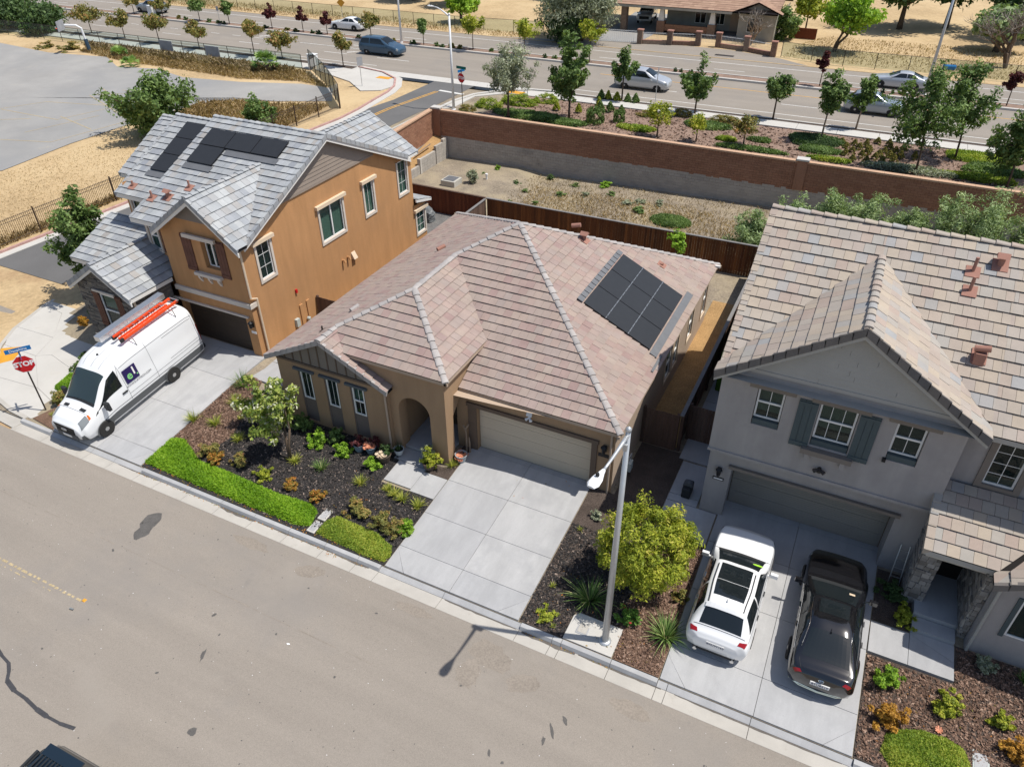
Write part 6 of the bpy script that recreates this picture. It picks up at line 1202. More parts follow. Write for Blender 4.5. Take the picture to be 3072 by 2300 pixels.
for v in (1.9,6.1): sh.stripe(b,3.40,v,8.00,v,.006)
for u_ in (4.55,6.02): sh.stripe(b,u_,.5,u_,2.0,.006); sh.stripe(b,u_,7.5,u_,6.0,.006)
sh.stripe(b,8.02,2.6,8.02,5.4,.008); sh.stripe(b,3.98,2.3,3.98,5.7,.012); b.build('panel_gap',M['black_plastic'],t)
for s_ in (1,-1):
    for u_ in (5.30,6.40): p=sh.P(u_,1.75 if s_>0 else 6.25); b=MB(); b.obox(p+Vector((0,s_*.02,0)),(.1,0,0),(0,.018,0),(0,0,.018)); b.build('door_handle',M['chrome'],t)
sh.patch('headlight',M['lamp_clear'],t,(1.40,2.30),(1.40,2.20),1.5,2.2,.006,6,4); sh.patch('headlight',M['lamp_clear'],t,(1.40,2.30),(1.40,2.20),6.5,5.8,.006,6,4)
sh.patch('wiper_tray',M['black_plastic'],t,(3.98,4.16),(3.98,4.12),3.0,5.0,.006,4,10)
b=MB(); c=sh.P(4.55,4.75)+sh.nrm(4.55,4.75)*.02; n=sh.nrm(4.55,4.75); e=Vector((0,1,0)); a=e.cross(n); b.face([c+e*.16*math.cos(k*math.pi/7)+a*.075*math.sin(k*math.pi/7) for k in range(14)]); tg=b.build('windscreen_tag',M['lime'],t)
SEDST=[(2.48,[(.32,.3),(.46,.48),(.42,.60),(.3,.64),(0,.66)]),(2.38,[(.65,.26),(.77,.5),(.71,.68),(.5,.73),(0,.755)]),(2.1,[(.82,.22),(.89,.52),(.83,.77),(.62,.83),(0,.855)]),(1.5,[(.88,.2),(.925,.56),(.87,.86),(.68,.915),(0,.94)]),(.98,[(.9,.2),(.93,.6),(.87,.92),(.74,.97),(0,1.0)]),(.0,[(.9,.2),(.93,.6),(.86,.95),(.57,1.34),(0,1.40)]),(-.6,[(.9,.2),(.93,.6),(.86,.96),(.57,1.375),(0,1.435)]),(-1.05,[(.9,.22),(.93,.62),(.86,.97),(.55,1.33),(0,1.39)]),(-2.02,[(.87,.26),(.92,.62),(.84,.94),(.67,1.01),(0,1.04)]),(-2.32,[(.81,.3),(.88,.6),(.79,.87),(.6,.97),(0,1.0)]),(-2.43,[(.68,.36),(.75,.6),(.66,.8),(.48,.87),(0,.89)]),(-2.48,[(.42,.42),(.48,.58),(.4,.7),(.28,.75),(0,.77)])]
SE=dict(cowl=4,front=5,rear=7,tail=8)
t,sh=car('glossy black saloon parked nose-in beside the white crossover',2.38,16.9,-.17,math.pi/2+.02,SEDST,'car_black',U_=SE,axles=(1.45,-1.4),pitch=-.055,rimm='rim_grey')
roofpatch(sh,'sunroof','car_glass',t,5.10,6.00,3.3,4.7,.004)
for v0,v1 in ((1.9,2.9),(6.1,5.1)): sh.patch('tail_light',M['lamp_red'],t,(9.20,9.85),(9.30,9.85),v0,v1,.006,6,4)
b=MB(); b.box(-2.505,-.26,.60,-2.48,.26,.74); pl=b.build('number_plate',M['vinyl_white'],t); text('lettering','8TUB214',.115,M['plate_ink'],pl,basis((0,-1,0),(0,0,1),(-1,0,0),(-2.508,0,.665)))
b=MB(); b.tube([(-2.32,-.80,.40),(-2.44,-.6,.38),(-2.5,0,.37),(-2.44,.6,.38),(-2.32,.80,.40)],.02,6); b.tube([(-2.3,.8,.3),(-2.42,.5,.27),(-2.46,0,.27),(-2.42,-.5,.27),(-2.3,-.8,.3)],.03,6); b.build('bumper_strip',M['chrome'],t)
b=MB()
for k in range(12): a0=2*math.pi*k/12; b.tube([(-2.47,math.cos(a0)*.075,.84+math.sin(a0)*.05),(-2.47,math.cos(a0+.53)*.075,.84+math.sin(a0+.53)*.05)],.009,4)
b.tube([(-2.46,-.05,.86),(-2.46,0,.83),(-2.46,.05,.86)],.008,4); b.build('badge',M['chrome'],t)
for sy in (1,-1):
    b=MB(); b.tube([sh.P(q,2.05 if sy>0 else 5.95)+Vector((0,sy*.012,0)) for q in np.linspace(4.30,7.75,12)],.012,4); b.tube([sh.P(q,2.93 if sy>0 else 5.07)+Vector((0,sy*.01,.01)) for q in np.linspace(4.90,7.70,12)],.010,4); b.build('window_trim',M['chrome'],t)
    for u_ in (5.20,6.60): p=sh.P(u_,1.75 if sy>0 else 6.25); b=MB(); b.obox(p+Vector((0,sy*.02,0)),(.1,0,0),(0,.015,0),(0,0,.015)); b.build('door_handle',M['chrome'],t)
b=MB(); p=sh.P(7.05,4); b.hexa([p+Vector(q) for q in ((-.1,-.02,0),(.1,-.01,0),(.1,.01,0),(-.1,.02,0))],[p+Vector(q) for q in ((-.1,-.008,.07),(-.04,-.004,.05),(-.04,.004,.05),(-.1,.008,.07))]); b.build('roof_fin',M['car_black'],t)
sh.patch('wiper_tray',M['black_plastic'],t,(3.96,4.16),(3.96,4.12),3.0,5.0,.006,4,10)
b=MB(); c=sh.P(4.40,4.62)+sh.nrm(4.40,4.62)*.015; n=sh.nrm(4.40,4.62); e=Vector((0,1,0)); a=e.cross(n); b.face([c-e*.08-a*.06,c+e*.08-a*.06,c+e*.08+a*.06,c-e*.08+a*.06]); b.build('windscreen_tag',M['trim_cream'],t)
b=MB()
for u_ in (4.50,6.00): sh.stripe(b,u_,.5,u_,2.0,.006); sh.stripe(b,u_,7.5,u_,6.0,.006)
sh.stripe(b,8.05,3.0,9.20,3.02,.006); sh.stripe(b,8.05,5.0,9.20,4.98,.006); sh.stripe(b,3.98,2.3,3.98,5.7,.01); b.build('panel_gap',M['black_plastic'],t)
sh.patch('headlight',M['lamp_clear'],t,(1.40,2.30),(1.40,2.20),1.5,2.2,.006,6,4); sh.patch('headlight',M['lamp_clear'],t,(1.40,2.30),(1.40,2.20),6.5,5.8,.006,6,4)
# ------------------------------------------------------------------ high-roof van
VST=[(3.32,[(.62,.42),(.84,.55),(.82,.80),(.62,1.02),(0,1.05)]),(3.1,[(.84,.32),(.97,.55),(.95,.95),(.70,1.16),(0,1.20)]),(2.7,[(.95,.3),(1.02,.7),(1.0,1.12),(.76,1.30),(0,1.36)]),(2.3,[(.97,.3),(1.03,.8),(1.0,1.25),(.82,1.42),(0,1.52)]),(1.62,[(.97,.3),(1.03,.9),(1.0,1.45),(.80,2.12),(0,2.22)]),(.95,[(.97,.3),(1.03,.9),(1.01,1.5),(.85,2.5),(0,2.62)]),(.2,[(.97,.3),(1.03,.9),(1.01,1.5),(.86,2.62),(0,2.75)]),(-1.5,[(.97,.3),(1.03,.9),(1.01,1.5),(.86,2.64),(0,2.77)]),(-3.0,[(.97,.3),(1.03,.9),(1.01,1.5),(.85,2.6),(0,2.74)]),(-3.38,[(.95,.34),(1.02,.9),(1.0,1.5),(.83,2.5),(0,2.66)])]
VAN=thing('work_van',(0,0,0),'white high-roof work van with orange ladder on top parked on the orange house driveway','van'); place(VAN,-26.6,16.27,-.105,-math.pi/2,.095)
sh=Shell(VST); sh.body('body',M['van_white'],VAN,6,7)
for v0,v1 in ((.12,.66),(7.88,7.34)): sh.patch('side_cladding',M['grey_plastic'],VAN,(2.55,8.9),(2.55,8.9),v0,v1,.008,24,3)
for v0,v1 in ((.0,2.05),(8,5.95)): sh.patch('bumper',M['grey_plastic'],VAN,(0,1.15),(0,.5),v0,1.5 if v0<4 else 6.5,.01,8,6)
b=MB(); b.hexa([(3.2,-.72,.40),(3.36,-.6,.40),(3.36,.6,.40),(3.2,.72,.40)],[(3.2,-.72,.62),(3.345,-.6,.62),(3.345,.6,.62),(3.2,.72,.62)]); b.build('bumper',M['grey_plastic'],VAN)
b=MB(); b.hexa([(3.3,-.52,.62),(3.375,-.46,.64),(3.375,.46,.64),(3.3,.52,.62)],[(3.24,-.66,1.0),(3.335,-.60,1.0),(3.335,.60,1.0),(3.24,.66,1.0)]); gr=b.build('grille',M['black_plastic'],VAN)
for z in (.7,.77,.91): b=MB(); b.box(3.34,-.5,z,3.385-(z-.62)*.08,.5,z+.02); b.build('grille_bar',M['steel_dark'],gr)
b=MB(); b.lathe([(.001,0),(.17,.0),(.16,.018),(.001,.02)],(0,0,0),20,(1,0,0)); o=b.build('badge',M['rim_grey'],gr); o.location=(3.372,0,.84); o.scale=(1,1,.42)
text('lettering','Ford',.10,M['vinyl_white'],gr,basis((0,1,0),(0,0,1),(1,0,0),(3.395,0,.838)))
sh.patch('windscreen',M['windscreen'],VAN,(3.1,4.42),(3.02,4.38),3.02,4.98,.008,10,12)
for v0,v1 in ((2.05,2.82),(5.95,5.18)):
    sh.patch('side_window',M['car_glass'],VAN,(2.95,5.02),(4.35,5.0),v0,v1,.008,10,5); sh.patch('quarter_panel',M['black_plastic'],VAN,(2.5,2.95),(2.9,3.05),v0-.15 if v0<4 else v0+.15,v0+.1 if v0<4 else v0-.1,.007,5,3)
for v0,v1 in ((2.15,3.05),(5.85,4.95)): sh.patch('headlight',M['lamp_clear'],VAN,(.55,1.75),(1.0,1.95),v0,v1,.01,6,5); sh.patch('indicator',M['lamp_amber'],VAN,(1.78,2.05),(1.98,2.15),v0+.1 if v0<4 else v0-.1,v1-.15 if v1<4 else v1+.15,.01,4,4)
for v0,v1 in ((3.25,3.62),(4.38,4.75)): sh.patch('bonnet_vent',M['black_plastic'],VAN,(2.15,2.5),(2.15,2.5),v0,v1,.008,4,3)
sh.patch('wiper_tray',M['black_plastic'],VAN,(2.98,3.14),(2.98,3.08),3.0,5.0,.009,4,10)
b=MB(); b.box(1.55,-.8,.95,2.3,.8,1.2); b.build('dashboard',M['dash_dark'],VAN); b=MB(); b.box(.8,.2,.7,1.3,.7,1.9); b.box(.8,-.75,.7,1.3,-.25,1.9); b.build('seats',M['seat_grey'],VAN)
b=MB(); b.box(1.75,-.45,1.2,2.0,-.15,1.24); b.build('paper_sheet',M['vinyl_white'],VAN)
for ax in (2.35,-1.38):
    for sy in (1,-1): arch(VAN,ax,sy*1.035,.37,'grey_plastic'); wheel(VAN,ax,sy*.955,.37,.25)
for sy in (1,-1):
    b=MB(); b.tube([(2.0,sy*1.0,1.28),(2.02,sy*1.16,1.3)],.035,6); b.obox((2.0,sy*1.26,1.38),(.07,0,0),(0,.12,0),(0,0,.20)); bevel(b.build('mirror',M['black_plastic'],VAN),.03)
    v=1.62 if sy>0 else 6.38; p=sh.P(5.05,v); b=MB(); b.obox(p+Vector((.05,sy*.025,0)),(.13,0,0),(0,.02,0),(0,0,.03)); b.build('door_handle',M['black_plastic'],VAN)
b=MB()
S2=lambda v:(v,8-v)
for v in S2(.85): sh.stripe(b,2.9,v,9,v,.012,.006,20)
for v in S2(1.22): sh.stripe(b,5.2,v,9,v,.007,.006,16)
for v in S2(2.72): sh.stripe(b,5.3,v,8.9,v,.008,.006,16)
for u_ in (5.22,6.55,8.75):
    for v0,v1 in ((.7,2.95),(7.3,5.05)): sh.stripe(b,u_,v0,u_,v1,.006,.006,12)
sh.stripe(b,4.9,2.2,5.22,2.9,.006); sh.stripe(b,7.0,2.9,7.0,5.1,.006,.006,14); sh.stripe(b,2.06,2.6,2.06,5.4,.008)
for u_ in (4.7,5.1,5.5): 
    pass
for v in (3.5,4.0,4.5): sh.stripe(b,4.6,v,5.9,v,.006,.005,10)
b.build('panel_gap',M['grey_plastic'],VAN)
sh.patch('side_recess',M['van_white'],VAN,(7.1,8.55),(7.1,8.4),1.55,2.6,-.004,8,6)
for v in (1.5,2.62):
    b=MB(); [sh.stripe(b,7.05,q,8.6,q,.007,.006,14) for q in (v,8-v)]; b.build('panel_crease',M['grey_plastic'],VAN)
for v0,v1 in ((1.1,2.3),(6.9,5.7)): sh.patch('tail_light',M['lamp_red'],VAN,(8.93,9),(8.93,9),v0,v1,.012,3,5)
b=MB(); b.box(-3.55,-.9,.36,-3.3,.9,.56); b.box(-3.62,-.4,.42,-3.5,.4,.5); bevel(b.build('rear_step',M['black_plastic'],VAN),.03)
b=MB(); b.box(3.36,-.25,.46,3.372,.25,.58); b.build('number_plate',M['vinyl_white'],VAN)
b=MB(); p=sh.P(5.35,4.1); b.lathe([(.05,0),(.04,.05),(.01,.07)],p,8); b.build('roof_aerial',M['black_plastic'],VAN)
# lettering panel on the driver's side
SY=1.0; q=sh.P(6.05,1.9); nn=sh.nrm(6.05,2.05); y0=sh.P(6.2,1.75).y+.012
tilt=math.atan2(sh.P(6.2,1.55).y-sh.P(6.2,2.3).y, sh.P(6.2,2.3).z-sh.P(6.2,1.55).z)
upv=Vector((0,-math.sin(tilt),math.cos(tilt))); nv=Vector((0,math.cos(tilt),math.sin(tilt))); c=Vector((.38,sh.P(6,2.08).y+.022,1.80)); ux=Vector((-1,0,0))
b=MB(); b.obox(c,ux*.33,upv*.33,nv*.004); lp=b.build('logo_panel',M['logo_purple'],VAN)
text('lettering','e',.52,M['logo_green'],lp,basis(ux,upv,nv,c+ux*-.09-upv*.04+nv*.006),bold=.012); text('lettering','1',.50,M['vinyl_white'],lp,basis(ux,upv,nv,c+ux*.16+upv*.05+nv*.006),bold=.01)
b=MB(); b.lathe([(.035,0),(.035,.004)],c+ux*.27-upv*.17+nv*.005,12,nv); b.build('logo_dot',M['logo_green'],lp)
text('lettering','WWW.E1AVTECH.COM',.125,M['grey_plastic'],VAN,basis(ux,upv,nv,Vector((.15,sh.P(6,1.62).y+.020,1.36))))
# roof rack, steel box and ladder
RK=thing('roof_rack',(0,0,0),'pale metal rack frame fixed across the van roof','roof rack'); RK.matrix_world=VAN.matrix_world
for x in (-.5,-2.7):
    b=MB(); b.tube([(x,-.88,2.62),(x,-.82,2.93),(x,.82,2.93),(x,.88,2.62)],.025,6); b.build('crossbar',M['alu'],RK)
    b=MB(); b.tube([(x-.1,-.9,2.7),(x-.1,-1.02,2.75),(x+.2,-1.05,2.85)],.03,6); b.tube([(x,-.95,2.75),(x+.35,-1.0,2.95)],.02,6); b.build('clamp_arm',M['alu'],RK)
BXT=thing('steel_box',(0,0,0),'long grey metal tube carrier lying on the van roof beside the ladder','box'); BXT.matrix_world=VAN.matrix_world
b=MB(); b.box(-3.3,-.55,2.96,.25,-.2,3.2); bevel(b.build('casing',M['alu'],BXT),.01)
for x in (-2.4,-1.2): b=MB(); b.box(x,-.56,2.955,x+.02,-.19,3.205); b.build('seam_band',M['galvanised'],BXT)
LD=thing('ladder',(0,0,0),'bright orange extension ladder strapped on the van roof','ladder'); LD.matrix_world=VAN.matrix_world
for y in (.12,.58):
    b=MB(); b.box(-3.25,y-.035,2.97,-.25,y+.035,3.08); b.build('rail',M['ladder_orange'],LD)
for y in (.18,.52):
    b=MB(); b.box(-2.75,y-.025,3.085,-.1,y+.025,3.17); b.build('rail',M['ladder_orange'],LD)
for k in range(10): b=MB(); x=-3.1+.3*k; b.tube([(x,.12,3.03),(x,.58,3.03)],.02,6); b.build('rung',M['alu'],LD)
for k in range(8): b=MB(); x=-2.6+.3*k; b.tube([(x,.18,3.13),(x,.52,3.13)],.02,6); b.build('rung',M['alu'],LD)
for y in (.12,.58): b=MB(); b.box(-.25,y-.05,2.95,-.08,y+.05,3.1); b.build('ladder_foot',M['black_plastic'],LD)
b=MB(); b.tube([(-3.3,.1,3.05),(-3.3,.62,3.05),(-3.15,.66,3.1)],.025,6); b.build('hook',M['alu'],LD)
# ------------------------------------------------------------------ dark off-roader at the picture's lower edge
JST=[(2.35,[(.7,.45),(.88,.7),(.86,.95),(.6,1.02),(0,1.04)]),(2.2,[(.85,.4),(.95,.75),(.92,1.05),(.7,1.12),(0,1.15)]),(1.1,[(.92,.4),(.97,.8),(.93,1.15),(.75,1.2),(0,1.24)]),(.45,[(.92,.4),(.97,.85),(.92,1.2),(.70,1.74),(0,1.79)]),(-.8,[(.92,.4),(.97,.85),(.92,1.2),(.72,1.77),(0,1.82)]),(-2.05,[(.92,.42),(.96,.85),(.92,1.2),(.70,1.73),(0,1.78)]),(-2.38,[(.88,.45),(.95,.85),(.90,1.15),(.76,1.25),(0,1.28)]),(-2.45,[(.85,.5),(.92,.8),(.86,1.05),(.7,1.12),(0,1.14)])]
t,sh=car('dark off-roader with slatted roof rack cut by the bottom picture edge',-14.1,1.45,-.52,-math.pi/2+.02,JST,'car_navy',U_=dict(cowl=2,front=3,rear=5,tail=6),axles=(1.45,-1.35),wy=.86,wr=.4,cat='car')
for y in (-.62,.62): b=MB(); b.box(-1.9,y-.03,1.9,.4,y+.03,1.98); b.build('rack_rail',M['black_plastic'],t)
for k in range(11): b=MB(); y=-.55+.11*k; b.box(-1.9,y-.012,1.93,.4,y+.012,1.955); b.build('rack_slat',M['black_plastic'],t)
for x in (-1.5,-.3): b=MB(); b.box(x-.03,-.6,1.9,x+.03,.6,1.925); b.build('rack_crossbar',M['alu'],t)
b=MB(); b.box(-2.2,-.6,1.80,-1.92,.6,1.84); b.build('spoiler',M['car_navy'],t)
for sy in (1,-1): b=MB(); b.box(-1.95,sy*.80,1.72,.3,sy*.72,1.80); b.build('side_rail',M['car_navy'],t)
# ------------------------------------------------------------------ traffic on the main road
MV=dict(cowl=3,front=4,rear=6,tail=7)
MVST=[(2.5,[(.6,.3),(.75,.5),(.7,.72),(.5,.78),(0,.8)]),(2.3,[(.8,.25),(.9,.55),(.85,.85),(.65,.92),(0,.95)]),(1.75,[(.9,.25),(.97,.65),(.92,1.0),(.75,1.06),(0,1.1)]),(1.35,[(.92,.25),(.98,.7),(.93,1.06),(.78,1.15),(0,1.2)]),(.3,[(.92,.25),(.99,.7),(.93,1.1),(.68,1.66),(0,1.72)]),(-1.0,[(.92,.25),(.99,.7),(.93,1.1),(.68,1.70),(0,1.76)]),(-2.1,[(.92,.28),(.98,.72),(.92,1.1),(.66,1.64),(0,1.7)]),(-2.42,[(.88,.35),(.94,.75),(.88,1.05),(.74,1.15),(0,1.17)]),(-2.52,[(.8,.4),(.88,.7),(.82,.95),(.66,1.02),(0,1.04)])]
for lab,x,y,rz,st,u,pt,ax in [('dark blue minivan driving past the corner on the main road',-50.3,70.9,0,MVST,MV,'car_blue',(1.55,-1.5)),('silver minivan passing the clipped cone shrubs on the main road',-20.6,69.3,0,MVST,MV,'car_lightsilver',(1.55,-1.5)),('silver saloon on the far carriageway beside the wire fence',.4,79.4,math.pi,SEDST,SE,'car_lightsilver',(1.45,-1.4)),('silver crossover half hidden behind a slim street tree',-.9,69.9,0,SUVST,SU,'car_silver',(1.42,-1.38)),('white saloon on the far carriageway near the dry field',-61.8,80.5,math.pi,SEDST,SE,'car_white',(1.45,-1.4)),('silver off-roader at the far end of the main road',-93.5,79.0,math.pi,SUVST,SU,'car_silver',(1.42,-1.38))]:
    t,sh=car(lab,x,y,1.335,rz,st,pt,U_=u,axles=ax,detail=False,name='car')
    for v0,v1 in ((1.6,2.8),(6.4,5.2)): n_=len(st)-1; sh.patch('tail_light',M['lamp_red'],t,(n_-.7,n_-.15),(n_-.7,n_-.15),v0,v1,.008,4,3); sh.patch('headlight',M['lamp_clear'],t,(.3,1.1),(.4,1.0),v0-.2 if v0<4 else v0+.2,v1-.5 if v1<4 else v1+.5,.008,4,3)
PST=[(2.7,[(.75,.45),(.92,.65),(.90,.92),(.7,1.0),(0,1.02)]),(2.55,[(.85,.4),(.95,.7),(.93,1.0),(.75,1.08),(0,1.1)]),(1.5,[(.92,.4),(.97,.75),(.94,1.1),(.78,1.15),(0,1.18)]),(1.15,[(.92,.4),(.97,.78),(.93,1.15),(.8,1.2),(0,1.24)]),(.5,[(.92,.4),(.97,.8),(.92,1.18),(.68,1.72),(0,1.78)]),(-.3,[(.92,.4),(.97,.8),(.92,1.18),(.68,1.72),(0,1.78)]),(-.45,[(.92,.4),(.97,.8),(.92,1.15),(.8,1.18),(0,1.2)]),(-2.7,[(.92,.45),(.96,.8),(.92,1.12),(.8,1.14),(0,1.15)])]
t,sh=car('white pickup truck parked on the bungalow driveway under trees',-30.2,100.6,1.37,-math.pi/2+.15,PST,'car_white',cat='pickup truck',name='pickup_truck',U_=dict(cowl=3,front=4,rear=5,tail=6),axles=(1.75,-1.7),wy=.84,wr=.38,detail=False)
b=MB(); b.box(2.68,-.6,.62,2.73,.6,.95); b.build('grille',M['black_plastic'],t)
b=MB(); b.box(-2.55,-.72,1.16,-.6,.72,1.19); b.build('cargo_bed',M['grey_plastic'],t)
# ================================================================== PLANTS
def leafcloud(C, Rr, per, size, seed, aspect=.5, out=.6, up=.35, flat=None, center=None, droop=0):
    """C (k,3) clump centres, Rr clump radii (k,) or scalar; returns V,F,tint"""
    g=np.random.default_rng(seed); k=len(C); Rr=np.broadcast_to(np.asarray(Rr,float),(k,)); n=k*per
    ci=np.repeat(np.arange(k),per); d=g.normal(size=(n,3)); d/=np.linalg.norm(d,axis=1)[:,None]; rad=g.random(n)**.45
    P=C[ci]+d*(rad*Rr[ci])[:,None]*np.array([1,1,.85])
    cen=C.mean(0) if center is None else np.asarray(center); o=P-cen; o/=np.linalg.norm(o,axis=1)[:,None]+1e-6
    nn=g.normal(size=(n,3))*.75+o*out+d*.35+np.array([0,0,up]); nn/=np.linalg.norm(nn,axis=1)[:,None]
    a=np.cross(nn,g.normal(size=(n,3))); a[:,2]-=droop; a-=nn*(a*nn).sum(1)[:,None]; a/=np.linalg.norm(a,axis=1)[:,None]; b=np.cross(nn,a)
    s=size*(.5+1.0*g.random(n)**1.5); a=a*s[:,None]; b=b*(s*aspect)[:,None]; bend=nn*(s*.18)[:,None]
    V=np.stack([P-a-bend,P+b,P+a-bend,P-b],1).reshape(-1,3); F=np.arange(n*4).reshape(-1,4)
    t=np.clip(.62*g.random(n)+.38*g.random(k)[ci],0,1); return V,F,t
def crownpts(k,rx,ry,rz,seed,inner=.35,cz=0,lump=.25,flatbottom=.0):
    g=np.random.default_rng(seed); d=g.normal(size=(k,3)); d/=np.linalg.norm(d,axis=1)[:,None]; r=inner+(1-inner)*g.random(k)**.5; r*=1+lump*(g.random(k)-.6)
    P=d*r[:,None]*np.array([rx,ry,rz]); 
    if flatbottom: P[:,2]=np.where(P[:,2]<0,P[:,2]*flatbottom,P[:,2])
    P[:,2]+=cz; return P
def limbpts(k,rx,ry,rz,seed,cz,n=8,fb=.6):
    g=np.random.default_rng(seed); out=[]
    base=np.array([0,0,cz-rz*.9])
    for i in range(n):
        a=6.283*i/n+g.uniform(-.5,.5); el=g.uniform(-.35,1.45) if i else 1.5; rr=g.uniform(.72,1.12); e=np.array([math.cos(a)*math.cos(el)*rx*rr,math.sin(a)*math.cos(el)*ry*rr,cz+math.sin(el)*rz*rr*(1 if el>0 else fb)])
        m=max(3,k//n)
        for j in range(m):
            f=(j+.6)/m; f=.3+.7*f; q=base+(e-base)*f; out.append(q+g.normal(size=3)*np.array([rx,ry,rz])*.13*(1.2-f*.6))
    return np.array(out)
def lm(name,mat,C,R_,per,size,seed,**k):
    V,F,t=leafcloud(np.asarray(C,float),R_,per,size,seed,**k); return np_mesh(name,V,F,M[mat],t)
def tree(label,x,y,z,H,rx,rz,mat,seed,k=46,per=70,size=.11,trunk=.07,th=None,name='tree',cat='tree',group=None,bark='bark',lean=(0,0),aspect=.5,out=.6,inner=.35,clump=.34,stems=1,fb=.6,droop=0,ry=None,lump=.35,limbs=0):
    t=thing(name,(x,y,z),label,cat,group); cz=H-rz; th=th if th is not None else max(.2,cz-rz*.45); lx,ly=lean
    Cp=(limbpts(k,rx*.95,(ry or rx)*.95,rz*.95,seed,cz,limbs,fb) if limbs else crownpts(k,rx*.86,(ry or rx)*.86,rz*.86,seed,inner,cz,lump,fb))+np.array([lx,ly,0]); k=len(Cp)
    link('crown',lm('crown',mat,Cp,clump*rx*np.random.default_rng(seed).uniform(.7,1.25,k),per,size,seed+1,aspect=aspect,out=out,center=(lx,ly,cz),droop=droop),t)
    b=MB(); r_=random.Random(seed)
    for s_ in range(stems):
        ox,oy=(0,0) if stems==1 else (.18*math.cos(2.1*s_),.18*math.sin(2.1*s_)); f=Vector((lx*.6+ox*2.2,ly*.6+oy*2.2,th)); b.tube([(ox*.3,oy*.3,-.15),(ox*.8+lx*.15,oy*.8+ly*.15,th*.5),f],[trunk*1.25,trunk,trunk*.8],7)
        idx=list(range(k)); r_.shuffle(idx)
        for i in idx[:max(3,9//stems)]:
            c=Vector(Cp[i]); m=f.lerp(c,.5)+Vector((0,0,.08*H*r_.uniform(-.3,1))); b.tube([f,m,c],[trunk*.6,trunk*.38,trunk*.15],5,cap=False)
    b.build('trunk',M[bark],t,smooth=True); return t
def shrubmesh(key,mat,rx,rz,k,per,size,seed,**kw):
    C=np.vstack([limbpts(k,rx*.95,rx*.95,rz*.95,seed,rz*.62,11,.55),crownpts(k//3,rx*.5,rx*.5,rz*.5,seed,.3,rz*.6)]); return lm(key,mat,C,.2*rx,int(per*.8),size,seed+3,center=(0,0,rz*.4),**kw)
SH={}
def shrub(label,x,y,z,r,h,mat,name='shrub',cat='shrub',group=None,size=.04,k=26,per=60,seed=1,**kw):
    key=(mat,seed,size,k,per)
    if key not in SH: SH[key]=shrubmesh('foliage',mat,1.0,1.0,k,per,size/max(r,.1),seed,**kw)
    o=link(name,SH[key]); o.location=(x,y,z-.02); o.scale=(r,r,h/1.75); o.rotation_euler=(0,0,U(0,6)); return tag(o,label,cat,group)
def blades(n,L,w,spread,seed,arch=.6,rad=.08,seg=4):
    g=np.random.default_rng(seed); V=[];F=[];T=[]
    for i in range(n):
        a=g.random()*6.283; ln=L*(.6+.5*g.random()); sp=spread*(.25+.9*g.random()); r0=rad*g.random()**.5; d=np.array([math.cos(a),math.sin(a),0]); sd=np.array([-d[1],d[0],0])*w*(.7+.5*g.random())
        b0=len(V); p=d*r0; ar=arch*(.5+g.random())
        for k in range(seg+1):
            f=k/seg; ww=sd*(1-f**1.6)*.5; q=p+d*ln*sp*f+np.array([0,0,ln*(f*(1-.25*sp)-ar*sp*f*f*.75)])
            V+= [q-ww,q+ww]
        t=g.random()
        for k in range(seg): F.append((b0+2*k,b0+2*k+1,b0+2*k+3,b0+2*k+2)); T.append(t)
    return np.array(V),np.array(F),np.array(T)
def tuft(label,x,y,z,L,mat,n=90,w=.02,spread=.7,seed=1,name='grass_clump',cat='ornamental grass',group=None,arch=.6):
    V,F,t=blades(n,L,w,spread,seed,arch,rad=.12*L); o=link(name,np_mesh('blades',V,F,M[mat],t)); o.location=(x,y,z); o.rotation_euler=(0,0,U(0,6)); return tag(o,label,cat,group)
def inpoly(p,poly):
    c=False
    for i in range(len(poly)):
        a,b=poly[i],poly[i-1]
        if (a[1]>p[1])!=(b[1]>p[1]) and p[0]<(b[0]-a[0])*(p[1]-a[1])/(b[1]-a[1])+a[0]: c=not c
    return c
def scatter(poly,n,seed):
    g=random.Random(seed); xs=[p[0] for p in poly]; ys=[p[1] for p in poly]; out=[]
    while len(out)<n:
        p=(g.uniform(min(xs),max(xs)),g.uniform(min(ys),max(ys)))
        if inpoly(p,poly): out.append(p)
    return np.array(out)
def edgedist(P,poly):
    D=np.full(len(P),1e9)
    for i in range(len(poly)):
        a,b=np.array(poly[i-1]),np.array(poly[i]); d=b-a; t=np.clip(((P-a)@d)/(d@d),0,1); D=np.minimum(D,np.linalg.norm(P-a-t[:,None]*d,axis=1))
    return D
def cover(name,label,poly,n,size,mat,h,seed,aspect=.3,cat='ground cover',kind='stuff',zf_=None,up=.9):
    P=scatter(poly,n,seed); D=edgedist(P,poly); g=np.random.default_rng(seed); bump=.55+.45*np.sin(P[:,0]*5.1+1.7*np.sin(P[:,1]*3.3))*np.cos(P[:,1]*6.2+P[:,0]); zf_=zf_ or Gz
    z=np.array([zf_(a,b) for a,b in P])+h*np.clip(D/.22,0,1)**.5*(.75+.25*bump)*(.55+.45*g.random(n)**.5)
    C=np.column_stack([P,z]); nn=g.normal(size=(n,3))*.7+np.array([0,0,up]); nn/=np.linalg.norm(nn,axis=1)[:,None]; a=np.cross(nn,g.normal(size=(n,3))); a/=np.linalg.norm(a,axis=1)[:,None]; b=np.cross(nn,a); s=size*(.6+.8*g.random(n)); a*=s[:,None]; b*=(s*aspect)[:,None]; a[:,2]+=s*.35
    V=np.stack([C-a,C+b,C+a,C-b],1).reshape(-1,3); patch=.5+.5*np.sin(P[:,0]*1.9+2*np.sin(P[:,1]*2.3)); t=np.clip(.65*g.random(n)+.35*patch,0,1)
    o=link(name,np_mesh(name,V,np.arange(n*4).reshape(-1,4),M[mat],t)); return tag(o,label,cat,kind=kind)
